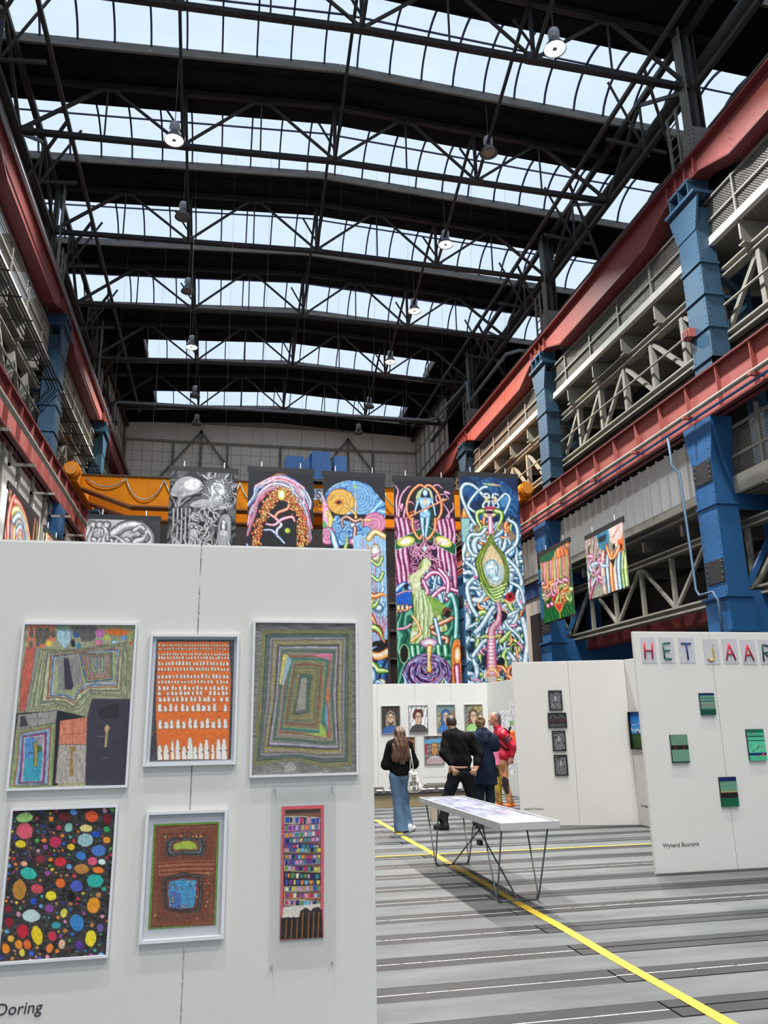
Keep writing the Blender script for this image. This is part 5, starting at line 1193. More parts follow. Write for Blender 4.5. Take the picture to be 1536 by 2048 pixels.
    c.fill([(1078, 745), (1120, 800), (1170, 880), (1180, 940), (1110, 900), (1040, 920), (1020, 880), (1050, 790)], (232, 196, 140), True, alpha=.8); c.blob(1085, 960, 66, 90, ((150, 180, 190), (190, 214, 216), (222, 234, 232), (240, 246, 244))); c.stroke([(1040, 900), (1100, 880), (1140, 960), (1100, 1040), (1050, 1000)], 8, (110, 150, 170)); c.stroke([(1060, 960), (1110, 960), (1120, 1020)], 7, (120, 160, 176)); c.blob(1120, 1045, 44, 30, ((140, 176, 190), (190, 216, 220), (226, 238, 236)))
    for k in range(5): c.tube([(990+k*14, 1080+k*22), (1080+k*8, 1140+k*24), (1210-k*14, 1090+k*34)], 26, GREENT)
    c.ell(1240, 1205, 42, 42, (176, 24, 40)); c.ell(1240, 1200, 16, 18, (40, 6, 12)); c.stroke([(1195, 1230), (1240, 1255), (1285, 1235)], 16, (226, 180, 140)); c.stroke([(1220, 1250), (1190, 1310)], 10, (226, 190, 150))
    c.ell(1160, 1370, 60, 50, (12, 22, 34)); c.ell(1040, 1740, 40, 50, (20, 40, 54)); c.ell(1165, 1760, 34, 44, (14, 24, 34))
    PT = shade((150, 50, 90), (226, 140, 170), (246, 206, 220))
    tr = [(1140, 1250), (1150, 1330), (1140, 1410), (1090, 1480), (1085, 1560), (1085, 1700), (1090, 1850)]
    c.tube(tr, 62, PT, taper=lambda t: .45+1.1*t)
    for i, (x, y) in enumerate(spline(tr, False, 5)): w_ = 14+1.1*i; c.stroke([(x-w_, y-3), (x, y+6), (x+w_, y-3)], 4, (150, 60, 90))
    for k in range(5): c.stroke([(1040-k*3, 1850+k*9), (1088, 1790+k*8), (1145+k*2, 1850+k*9)], 8, [(240, 200, 120), (236, 150, 110), (250, 226, 180)][k % 3])
    c.stroke([(1020, 1530), (1090, 1545), (1160, 1530)], 9, (226, 206, 120)); c.fill([(1050, 1870), (1130, 1870), (1120, 1980), (1060, 1980)], (206, 190, 190), ol=(200, 150, 60), ow=8)
    filler(c, 14, 1190, 1260, 1850, 1980, [ORNG, shade((20, 10, 8), (80, 40, 20), (180, 100, 40))], 16, 26, 30, 3); c.ell(945, 1030, 16, 16, (226, 110, 170)); c.ell(1335, 1250, 14, 16, (230, 140, 180)); c.blob(1260, 1640, 18, 54, GREENT); c.ell(1262, 1645, 8, 30, (20, 20, 20)); c.blob(1160, 1505, 30, 18, PINKT)
    c.grain(.05, 1.5, 1.5, 2); return c

def banner_bw_wide(nx):     # reclining grey figures; 1536x1229 view
    Q = [(683, 880), (1238, 890), (1232, 1500), (668, 1480)]
    c = Canvas(2.03, 2.25, nx, Q, (60, 60, 62), 12)
    c.a[:] = c.swirl(.05, [(40, 40, 42), (120, 120, 122), (180, 180, 182)], 3, 60, 1.2, 50); c.fill([(1100, 885), (1238, 885), (1232, 1130), (1180, 1100)], (50, 50, 52), True)
    G2 = ((40, 40, 42), (130, 130, 132), (196, 196, 198), (230, 230, 230))
    for cx_ in (730, 780, 830): c.blob(cx_, 930, 36, 34, G2); c.tube([(cx_, 960), (cx_-6, 1030)], 22, G2)
    c.tube([(880, 1000), (960, 940), (1040, 925), (1110, 950), (1160, 1010), (1165, 1100)], 90, G2); c.blob(1125, 1030, 46, 42, G2); c.tube([(1040, 970), (1090, 940), (1120, 960)], 40, G2)
    for k in range(7): c.stroke([(900+k*6, 1010+k*12), (980, 1040+k*8), (1060, 1000+k*16)], 4, (70, 70, 72))
    for x in (700, 760, 820, 890, 950, 1010): c.tube([(x, 1110), (x+30, 1040), (x+70, 1080), (x+50, 1150)], 40, G2)
    filler(c, 50, 680, 1230, 1120, 1480, [G2], 20, 46, 50, 4); c.grain(.1, 1.5, 1.5, 2); return c
def banner_flow(nx, W, H, seed, sets, bg):      # flowing ribbons on a side banner
    c = Canvas(W, H, nx, None, bg, seed); hh = 100*H/W
    c.a[:] = c.swirl(.12, [bg, (120, 50, 40), (200, 160, 110), bg], seed, 60, .3, 40)
    c.fill([(30, 25), (60, 15), (80, 40), (75, hh), (35, hh)], c.swirl(.2, [(150, 190, 210), (222, 236, 240), (110, 150, 190)], seed+1, 30, .1, 30), True)
    for k in range(9): c.tube([(5+k*3, 8+k*9), (30+k*2, 4+k*4), (60-k, 12+k*4), (85-k*2, 35+k*5), (88-k*3, 70+k*8), (80-k, hh)], 7, sets[k % len(sets)])
    for k in range(6): c.tube([(6+k*4, hh*.2), (14+k*3, hh*.45), (8+k*4, hh*.7), (16+k*3, hh)], 8, sets[(k+1) % len(sets)])
    filler(c, 60, 0, 100, hh*.3, hh, sets, 4, 9, 12, seed); c.ell(52, 55, 9, 22, (150, 40, 40)); c.ell(52, 55, 5, 16, (90, 20, 24)); c.grain(.05, 1.5, 1.5, 2); return c
def banner_green_feast(nx):     # 1536x1433 view
    Q = [(232, 740), (397, 660), (428, 1055), (258, 1105)]
    c = Canvas(2.25, 2.15, nx, Q, (30, 80, 50), 13)
    c.fill([(232, 750), (397, 660), (402, 800), (236, 860)], c.swirl(.25, [(200, 90, 40), (240, 180, 130), (120, 60, 90), (226, 130, 60)], 2, 30, .2, 18)); c.fill([(232, 740), (340, 680), (300, 760), (240, 790)], (20, 90, 60))
    for x in range(240, 400, 9): c.tube([(x, 780-(x-240)*.25), (x+3, 850-(x-240)*.2), (x+6, 950-(x-240)*.2)], 9, [PINKT, ORNG, GREENT, shade((60, 10, 20), (150, 30, 50), (226, 120, 120))][(x//9) % 4])
    c.tube([(320, 720), (322, 860), (330, 930)], 8, shade((70, 60, 20), (170, 150, 60), (226, 214, 140)))
    c.fill([(250, 980), (420, 930), (428, 1055), (258, 1105)], c.swirl(.7, [(8, 60, 30), (30, 130, 60), (14, 90, 44)], 5, 8, 0, 10))
    c.blob(340, 960, 40, 30, shade((120, 14, 20), (206, 40, 40), (240, 120, 80))); c.stroke([(300, 955), (310, 990), (345, 1000), (378, 985), (385, 945)], 7, (236, 130, 60)); c.fill([(310, 1000), (375, 985), (346, 1050)], (200, 50, 50), ol=(240, 150, 70), ow=5); c.stroke([(346, 1045), (348, 1080)], 6, (220, 170, 60))
    for x, y in ((280, 1010), (300, 1000), (385, 970), (275, 950), (395, 930)): c.blob(x, y, 14, 16, PINKT)
    filler(c, 60, 250, 400, 880, 960, [PINKT, GREENT, ORNG], 5, 9, 12, 2); c.grain(.05, 1.5, 1.5, 2); return c
def banner_procession(nx):
    Q = [(492, 655), (705, 560), (738, 895), (522, 970)]
    c = Canvas(2.25, 1.68, nx, Q, (150, 150, 140), 14)
    c.fill([(492, 650), (580, 610), (600, 760), (515, 900)], c.swirl(.6, [(90, 70, 60), (214, 206, 190), (150, 120, 130)], 2, 14, .1, 14)); c.fill([(555, 620), (650, 590), (620, 710), (580, 700)], (60, 130, 160)); c.fill([(570, 640), (620, 620), (612, 660), (575, 670)], (20, 40, 60))
    c.fill([(630, 600), (705, 560), (712, 690), (660, 690), (640, 660)], c.swirl(.3, [(236, 190, 180), (250, 232, 226), (214, 140, 120)], 4, 20, .9, 16)); c.fill([(680, 660), (710, 640), (720, 760), (690, 740)], (226, 110, 40))
    for k in range(6): c.tube([(600-k*9, 720+k*12), (570-k*10, 820+k*8), (530-k*2, 940)], 16, [shade((60, 6, 24), (140, 20, 60), (200, 90, 120)), shade((120, 120, 130), (200, 206, 214), (236, 240, 244))][k % 2])
    c.tube([(610, 730), (560, 850), (525, 965)], 18, shade((60, 6, 24), (140, 20, 60), (180, 60, 90)))
    for x, s_ in ((600, shade((150, 90, 70), (226, 180, 150), (246, 220, 200))), (628, BLUET), (650, ORNG), (672, shade((150, 90, 70), (226, 180, 150), (246, 220, 200))), (690, BLUET), (712, GREENT), (726, GREENT)): c.tube([(x, 720), (x-4, 800), (x+6, 930)], 24, s_, taper=lambda t: .6+.6*math.sin(PI*t))
    c.tube([(620, 690), (650, 760), (690, 690)], 16, ORNG); c.ell(660, 690, 7, 18, (20, 20, 20)); c.ell(700, 690, 6, 16, (20, 20, 20)); c.fill([(640, 760), (670, 750), (660, 800)], (20, 20, 24))
    filler(c, 30, 500, 600, 740, 860, [GREENT, WHITET, PINKT], 5, 9, 12, 2); c.grain(.05, 1.5, 1.5, 2); return c

# --- small works
def portrait(nx, kind):
    c = Canvas(.48, .67, nx, None, (150, 140, 120), 20+kind); S = (214, 180, 150); D = (40, 36, 34)
    bgs = [(60, 54, 50), (206, 206, 204), (150, 140, 110), (130, 120, 100), (150, 90, 40), (120, 110, 104)]
    c.a[:] = c.swirl(.5, [tuple(v*.75 for v in bgs[kind]), bgs[kind], tuple(min(255, v*1.15) for v in bgs[kind])], kind, 10, .3*kind, 14)
    if kind == 2: c.fill([(0, 0), (100, 0), (100, 40), (0, 36)], (110, 130, 130)); c.fill([(60, 30), (100, 30), (100, 140), (60, 140)], (140, 110, 80))
    if kind == 3:
        for x in range(4): c.stroke([(60+x*12, 5), (60+x*12, 35)], 3, (220, 200, 110))
        for y in range(5): c.stroke([(0, 20+y*12), (40, 24+y*12)], 5, (100, 120, 120))
    if kind == 5: c.fill([(0, 18), (100, 10), (100, 34), (0, 40)], (90, 150, 190)); c.fill([(0, 40), (14, 38), (10, 95), (0, 95)], (170, 50, 60))
    hair = [(D), (90, 40, 44), (40, 90, 150), (110, 70, 60), (90, 50, 30), (60, 40, 34)][kind]
    if kind in (0, 2, 3): c.fill([(28, 140), (22, 90), (28, 40), (50, 22), (74, 40), (80, 90), (76, 140)], (150, 136, 120) if kind == 0 else hair, True, ol=D, ow=2)
    if kind == 1: c.fill([(22, 40), (40, 12), (66, 10), (78, 40), (74, 60), (26, 70)], hair, True); c.fill([(40, 6), (68, 4), (66, 18), (42, 18)], (230, 230, 228))
    body = [(60, 90, 150), (70, 66, 66), (60, 110, 170), (150, 190, 120), (150, 60, 50), (190, 180, 180)][kind]
    c.fill([(8, 140), (14, 112), (40, 100), (62, 100), (88, 112), (94, 140)], body, True, ol=D, ow=2.5)
    if kind == 5:
        for x in range(8, 96, 9): c.stroke([(x, 112), (x+2, 140)], 3, (120, 40, 60))
    c.fill([(36, 44), (50, 34), (66, 44), (68, 72), (60, 94), (50, 100), (42, 94), (34, 72)], S if kind != 5 else (196, 140, 80), True, ol=D, ow=2.5)
    if kind in (0, 4): c.fill([(38, 80), (50, 86), (64, 80), (58, 102), (44, 102)], (80, 66, 56), True)
    for x in (43, 59): c.ell(x, 60, 5, 3.4, (236, 232, 226), ol=D, ow=1.6); c.ell(x, 60, 2, 2.2, D)
    c.stroke([(38, 53), (48, 52)], 2.5, D); c.stroke([(54, 52), (64, 53)], 2.5, D); c.stroke([(51, 58), (48, 74), (53, 76)], 2, D); c.stroke([(44, 85), (51, 87), (58, 85)], 3, (130, 50, 50)); c.stroke([(40, 70), (43, 80)], 1.5, (140, 100, 80)); c.stroke([(62, 70), (59, 80)], 1.5, (140, 100, 80))
    if kind in (0, 2): c.stroke([(36, 44), (50, 34), (66, 44)], 6, hair if kind == 2 else D)
    c.grain(.1, 1.3, 1.3, 2); return c
def art_green(nx, kind, W, H):
    c = Canvas(W, H, nx, [(0, 0), (100, 0), (100, 100), (0, 100)], (92, 128, 108), 30+kind); st = {
        0: [(0, 12, (34, 44, 90)), (12, 24, (96, 140, 116)), (24, 28, (40, 76, 70)), (28, 36, (110, 150, 130)), (36, 40, (34, 50, 96)), (40, 52, (104, 140, 120)), (52, 55, (150, 96, 84)), (55, 60, (110, 140, 120)), (60, 63, (90, 120, 150)), (63, 72, (104, 136, 116)), (72, 78, (54, 90, 80)), (78, 100, (24, 72, 62))],
        1: [(0, 38, (96, 134, 108)), (38, 54, (34, 30, 28)), (54, 96, (100, 138, 118)), (96, 100, (36, 50, 44))],
        2: [(0, 8, (40, 110, 84)), (8, 11, (22, 50, 60)), (11, 22, (70, 160, 124)), (22, 26, (26, 80, 70)), (26, 36, (80, 180, 136)), (36, 39, (24, 60, 80)), (39, 76, (84, 184, 146)), (76, 84, (24, 44, 96)), (84, 100, (70, 170, 132))],
        3: [(0, 16, (30, 40, 92)), (16, 50, (98, 140, 118)), (50, 53, (206, 170, 60)), (53, 72, (34, 30, 30)), (72, 100, (22, 88, 62))]}[kind]
    for a, b, col in st: c.fill([(0, a), (100, a), (100, b), (0, b)], col)
    if kind == 1:
        for x in (24, 76): c.stroke([(x, 38), (x, 54)], 3, (150, 50, 50)); c.stroke([(x, 22), (x, 38)], 1, (130, 170, 140)); c.stroke([(x, 56), (x, 76)], 1, (130, 170, 140))
    if kind == 2:
        for x, y in ((18, 52), (40, 66), (55, 60), (62, 54), (80, 56), (25, 70), (50, 88), (30, 14)): c.ell(x, y, 4, 3, (40, 60, 60) if x % 2 else (150, 60, 50), n=8)
        c.fill([(74, 78), (88, 77), (86, 88), (76, 88)], (200, 60, 70))
    c.grain(.06, 6, 1.2, 2); return c
def art_dark(nx, kind, W, H):
    c = Canvas(W, H, nx, [(0, 0), (100, 0), (100, 100), (0, 100)], (96, 96, 104), 40+kind); c.a[:] = c.swirl(.8, [(40, 40, 46), (120, 120, 128), (196, 196, 202)], kind, 14, .6*kind, 8)
    G = [((30, 30, 34), (110, 110, 118), (200, 200, 206))]
    if kind == 1:
        c.a *= .5; c.fill([(0, 46), (50, 36), (100, 46), (100, 78), (0, 78)], (70, 26, 36)); c.stroke([(0, 40), (25, 12), (50, 34), (75, 12), (100, 40)], 4, (150, 150, 156)); c.stroke([(4, 60), (50, 50), (96, 60)], 5, (120, 50, 60)); c.fill([(40, 42), (60, 42), (58, 74), (42, 74)], (40, 14, 22))
        for x in range(4, 100, 9): c.stroke([(x, 84), (x+3, 97)], 3, (150, 150, 156))
    else:
        filler(c, 34, 5, 95, 5, 95, G, 6, 12, 10, kind); c.ell(50, 40, 14, 18, (214, 214, 218), ol=(30, 30, 34), ow=3)
        for k in range(3): c.fill([(12+k*9, 6), (18+k*9, 6), (18+k*9, 14), (12+k*9, 14)], (30, 30, 34))
    c.a *= .72; return c
def art_field(nx):
    c = Canvas(.46, .72, nx, [(0, 0), (100, 0), (100, 100), (0, 100)], (40, 110, 190), 50)
    c.a[:] = c.ramp(c.gy/c.ny, [(20, 90, 180), (70, 150, 220), (130, 180, 220)]); n = c.noise(14, 7, 3)*.6+c.noise(6, 4, 4)*.4; m = np.clip((n-.5)*6, 0, 1)*np.clip(1-np.abs(c.gy/c.ny-.42)*4, 0, 1); c.a += (np.array([236, 240, 246])-c.a)*m[..., None]
    c.fill([(0, 63), (100, 60), (100, 100), (0, 100)], (52, 84, 50)); c.fill([(0, 60), (30, 58), (38, 50), (46, 58), (100, 58), (100, 63), (0, 65)], (36, 62, 52)); c.fill([(0, 80), (100, 84), (100, 100), (0, 100)], (44, 74, 40)); c.grain(.1, 2, 2, 2); return c
def art_table(nx, W, H):
    c = Canvas(W, H, nx, [(0, 0), (100, 0), (100, 100*H/W), (0, 100*H/W)], (196, 198, 214), 60); hh = 100*H/W
    v = c.noise(3, 9, 1)*.4+c.noise(10, 30, 2)*.6; c.a[:] = c.ramp(v, [(92, 92, 124), (150, 150, 178), (196, 198, 214), (232, 234, 240)])
    c.a += (np.array([232, 234, 240])-c.a)*np.clip((c.gy/c.ny-.72)*6, 0, .85)[..., None]; c.a *= .70
    rng = np.random.RandomState(3)
    for _ in range(90):
        x, y = rng.uniform(4, 96), rng.uniform(0, hh); pts = [(x, y)]
        for k in range(4): x += rng.uniform(-12, 12); y += rng.uniform(-14, 14); pts.append((x, y))
        c.stroke(pts, .9, [(80, 80, 120), (110, 110, 140), (60, 60, 96)][rng.randint(3)], alpha=.6)
    for _ in range(10):
        x, y = rng.uniform(40, 96), hh*rng.uniform(.58, .72); c.stroke([(x, y), (x+8, y+6), (x+4, y+14), (x-5, y+22)], 2.2, (206, 110, 130), alpha=.7)
    for k in range(6): c.stroke([(2, hh*(.75+.04*k)), (98, hh*(.73+.045*k))], .8, (120, 120, 150), alpha=.6)
    return c
def art_sketch(nx, W, H, seed, tint=None):
    c = Canvas(W, H, nx, None, tint or (236, 236, 238), seed); hh = 100*H/W; rng = np.random.RandomState(seed)
    for _ in range(16):
        x, y = rng.uniform(15, 85), rng.uniform(.1, .85)*hh; pts = [(x, y)]
        for k in range(3): x += rng.uniform(-16, 16); y += rng.uniform(-16, 16); pts.append((x, y))
        c.stroke(pts, rng.uniform(2, 6), [(60, 60, 64), (110, 110, 116), (160, 150, 110)][rng.randint(3)], alpha=.8)
    return c
# ------------------------------------------------------------------ people: smooth bodies from blended limbs
def cone_sd(P, a, b, ra, rb):
    a = np.array(a, np.float32); b = np.array(b, np.float32); d = b-a; L = float(d@d)+1e-9
    t = np.clip(((P-a)@d)/L, 0, 1); q = P-a-t[..., None]*d
    return np.sqrt((q*q).sum(-1))-(ra+(rb-ra)*t)
def ell_sd(P, c, r, rz=0, rx=0):
    q = P-np.array(c, np.float32)
    if rz: cc, ss = math.cos(rz), math.sin(rz); q = np.stack([q[..., 0]*cc+q[..., 1]*ss, -q[..., 0]*ss+q[..., 1]*cc, q[..., 2]], -1)
    if rx: cc, ss = math.cos(rx), math.sin(rx); q = np.stack([q[..., 0], q[..., 1]*cc+q[..., 2]*ss, -q[..., 1]*ss+q[..., 2]*cc], -1)
    r = np.array(r, np.float32); k = np.sqrt(((q/r)**2).sum(-1)); return (k-1)*float(r.min())
def smin(a, b, k):
    h = np.clip(.5+.5*(b-a)/k, 0, 1); return b+(a-b)*h-k*h*(1-h)
def eval_sdf(prims, P, k):
    d = None
    for p in prims:
        if p[0] == 'c': e = cone_sd(P, *p[1:5])
        else: e = ell_sd(P, *p[1:])
        kk = k if d is not None else k
        d = e if d is None else smin(d, e, kk)
    return d
def surface(name, prims, h, k, mat, parent, fold=0.0, cut=None, ffreq=(40, 30, 22), hook=None):
    lo = []; hi = []
    for p in prims:
        if p[0] == 'c':
            r = max(p[3], p[4]); lo.append(np.minimum(p[1], p[2])-r); hi.append(np.maximum(p[1], p[2])+r)
        else: r = max(p[2]); lo.append(np.array(p[1])-r); hi.append(np.array(p[1])+r)
    lo = np.min(lo, 0)-3*h-.01; hi = np.max(hi, 0)+3*h+.01; n = np.ceil((hi-lo)/h).astype(int)+1
    ax = [lo[i]+h*np.arange(n[i]) for i in range(3)]
    P = np.stack(np.meshgrid(*ax, indexing='ij'), -1).astype(np.float32)
    D = eval_sdf(prims, P, k)
    if fold:
        D = D+fold*(np.sin(P[..., 2]*ffreq[2]+2.2*np.sin(P[..., 0]*9)+P[..., 1]*6)*np.sin(P[..., 0]*ffreq[0]*.5+P[..., 2]*8)+.6*np.sin(P[..., 0]*ffreq[0]+P[..., 2]*ffreq[1]))
    if hook: D = hook(P, D)
    if cut is not None:
        for (pt, nr) in cut: D = np.maximum(D, (P-np.array(pt, np.float32))@np.array(nr, np.float32))
    S = D < 0
    X, Y, Z = n-1
    c = np.zeros((X, Y, Z, 3), np.float32); cnt = np.zeros((X, Y, Z), np.float32)
    corner = [(i, j, l) for i in (0, 1) for j in (0, 1) for l in (0, 1)]
    for a in corner:
        for axis in range(3):
            if a[axis]: continue
            b = list(a); b[axis] = 1
            va = D[a[0]:a[0]+X, a[1]:a[1]+Y, a[2]:a[2]+Z]; vb = D[b[0]:b[0]+X, b[1]:b[1]+Y, b[2]:b[2]+Z]
            m = (va < 0) != (vb < 0); t = np.where(m, va/(va-vb+1e-12), 0)
            for q in range(3): c[..., q] += np.where(m, a[q]+(t if q == axis else 0), 0)
            cnt += m
    act = cnt > 0; idx = -np.ones((X, Y, Z), np.int64); idx[act] = np.arange(act.sum())
    ijk = np.argwhere(act); V = lo+h*(ijk+c[act]/cnt[act][:, None])
    F = []
    for axis in range(3):
        sl0 = [slice(1, X), slice(1, Y), slice(1, Z)]; sl0[axis] = slice(0, (X, Y, Z)[axis])
        a = S[sl0[0], sl0[1], sl0[2]]; sl1 = list(sl0); sl1[axis] = slice(1, (X, Y, Z)[axis]+1); b = S[sl1[0], sl1[1], sl1[2]]
        w = np.argwhere(a != b)
        if not len(w): continue
        flip = a[tuple(w.T)]; off = np.array([1, 1, 1]); off[axis] = 0; w = w+off
        u, v = [(1, 2), (2, 0), (0, 1)][axis]; e1 = np.eye(3, dtype=int)[u]; e2 = np.eye(3, dtype=int)[v]
        quad = np.stack([idx[tuple((w-e1-e2).T)], idx[tuple((w-e2).T)], idx[tuple(w.T)], idx[tuple((w-e1).T)]], 1)
        quad = np.where(flip[:, None], quad, quad[:, ::-1]); F.append(quad)
    F = np.concatenate(F); F = F[(F >= 0).all(1)]
    off = np.array(root_loc(parent)); me = bpy.data.meshes.new(name); me.from_pydata((V-off).tolist(), [], F.tolist()); me.update()
    me.polygons.foreach_set('use_smooth', [True]*len(me.polygons)); me.materials.append(mat)
    o = bpy.data.objects.new(name, me); COL.objects.link(o); o.parent = parent; return o
def C(a, b, ra, rb=None): return ('c', a, b, ra, ra if rb is None else rb)
def E(c, r, rz=0, rx=0): return ('e', c, r, rz, rx)
def hand(w, d, side, s=1.0, curl=.3, spread=(0, 0, 1)):
    """five fingers from a palm; w wrist, d direction of the fingers, side direction towards the thumb, curl towards 'spread'"""
    w = np.array(w, float); d = np.array(d, float)/np.linalg.norm(d); sd = np.array(side, float); sd -= d*(sd@d); sd /= np.linalg.norm(sd); up = np.array(spread, float)
    pr = [C(w, w+d*.075*s, .028*s, .034*s)]
    for i, (o, l) in enumerate(((.034, .07), (.012, .082), (-.011, .077), (-.032, .06))):
        b = w+d*.075*s+sd*o*s; m = b+d*l*.55*s+sd*o*.35*s+up*curl*.02; t = m+d*l*.5*s*(1-curl*.4)+sd*o*.35*s+up*curl*.05
        pr += [C(b, m, .0105*s, .0095*s), C(m, t, .0095*s, .0075*s)]
    b = w+d*.02*s+sd*.03*s; m = b+sd*.035*s+d*.03*s; pr += [C(b, m, .014*s, .011*s), C(m, m+d*.035*s+sd*.006, .011*s, .008*s)]
    return pr

M_SKIN = pm('skin', (200, 152, 128), .55, .06, 6); M_SKIN2 = pm('ruddy_skin', (182, 124, 100), .55, .08, 8)
M_BLK = pm('black_knit', (20, 20, 22), .9, .2, 10, bump=.3, spec=.1); M_BLK2 = pm('black_trousers', (28, 29, 33), .85, .15, 8, bump=.2, spec=.1); M_BOOT = pm('black_boot', (22, 22, 24), .6, .2, 10)
M_DENIM = pm('blue_denim', (88, 116, 146), .85, .16, 5, bump=.25, stretch=(1, 1, .4)); M_SHOEW = pm('white_trainer', (214, 214, 218), .6, .06, 8)
M_NAVY = pm('navy_coat', (18, 30, 48), .8, .14, 5, bump=.2, spec=.15); M_NAVT = pm('dark_teal_trousers', (18, 34, 46), .85, .14, 6)
M_REDJ = pm('red_jacket', (190, 34, 56), .45, .12, 5, bump=.15); M_STRIPE = pm('grey_sleeve_stripe', (70, 62, 66), .7, .1, 6); M_PACK = pm('orange_backpack', (224, 92, 34), .6, .15, 4); M_PINK = pm('pink_shirt', (222, 120, 150), .7, .1, 5)
def hair_mat(name, c1, c2, zs=2.0):
    m = bpy.data.materials.new(name); m.use_nodes = True; N = m.node_tree.nodes; L = m.node_tree.links; b = N['Principled BSDF']
    g = N.new('ShaderNodeNewGeometry'); mp = N.new('ShaderNodeMapping'); mp.inputs['Scale'].default_value = (60, 60, zs); L.new(g.outputs['Position'], mp.inputs[0])
    n = N.new('ShaderNodeTexNoise'); n.inputs['Scale'].default_value = 1.5; n.inputs['Detail'].default_value = 4; L.new(mp.outputs[0], n.inputs['Vector'])
    r = N.new('ShaderNodeValToRGB'); r.color_ramp.elements[0].position = .35; r.color_ramp.elements[1].position = .68; r.color_ramp.elements[0].color = (*lin(c1), 1); r.color_ramp.elements[1].color = (*lin(c2), 1)
    L.new(n.outputs['Fac'], r.inputs[0]); L.new(r.outputs[0], b.inputs['Base Color']); b.inputs['Roughness'].default_value = .45
    return m
M_HAIR1 = hair_mat('long_brown_hair', (44, 28, 22), (110, 76, 56)); M_HAIR2 = hair_mat('dark_short_hair', (40, 28, 24), (74, 54, 44), 40); M_HAIR3 = hair_mat('dark_blond_hair', (84, 62, 42), (150, 116, 80), 20); M_HAIR4 = hair_mat('grey_hair', (66, 62, 60), (128, 122, 118), 10)
def patch_mat():
    m = bpy.data.materials.new('patchwork_trousers'); m.use_nodes = True; N = m.node_tree.nodes; L = m.node_tree.links; b = N['Principled BSDF']
    g = N.new('ShaderNodeNewGeometry'); mp = N.new('ShaderNodeMapping'); mp.inputs['Scale'].default_value = (9, 6, 3.2); L.new(g.outputs['Position'], mp.inputs[0])
    v = N.new('ShaderNodeTexVoronoi'); v.inputs['Scale'].default_value = 1.1; L.new(mp.outputs[0], v.inputs['Vector'])
    sp = N.new('ShaderNodeSeparateColor'); L.new(v.outputs['Color'], sp.inputs[0])
    r = N.new('ShaderNodeValToRGB'); r.color_ramp.interpolation = 'CONSTANT'; e = r.color_ramp.elements
    for i, (p, c) in enumerate(((0, (176, 150, 60)), (.22, (150, 104, 70)), (.42, (196, 170, 60)), (.58, (44, 36, 38)), (.68, (206, 140, 100)), (.84, (186, 110, 120)))):
        q = e[i] if i < 2 else e.new(p); q.position = p; q.color = (*lin(c), 1)
    L.new(sp.outputs[0], r.inputs[0]); L.new(r.outputs[0], b.inputs['Base Color']); b.inputs['Roughness'].default_value = .75; return m
M_PATCH = patch_mat()
M_SHOEO = pm('orange_shoe', (222, 104, 36), .6, .35, 30)

def shoe(prefix, heel, toe, w, mat, parent, lift=0):
    h = np.array(heel, float); t = np.array(toe, float)
    return surface(prefix, [C(h+[0, 0, .045], t+[0, 0, .03], w*.9, w*.72), C(h+[0, 0, .075], h+(t-h)*.35+[0, 0, .07], w*.8, w*.62), C(h+[0, 0, .015], t+[0, 0, .012], w*.9, w*.75)], .011, .03, mat, parent, cut=[((0, 0, min(heel[2], toe[2])+.002), (0, 0, -1))] if not lift else None)

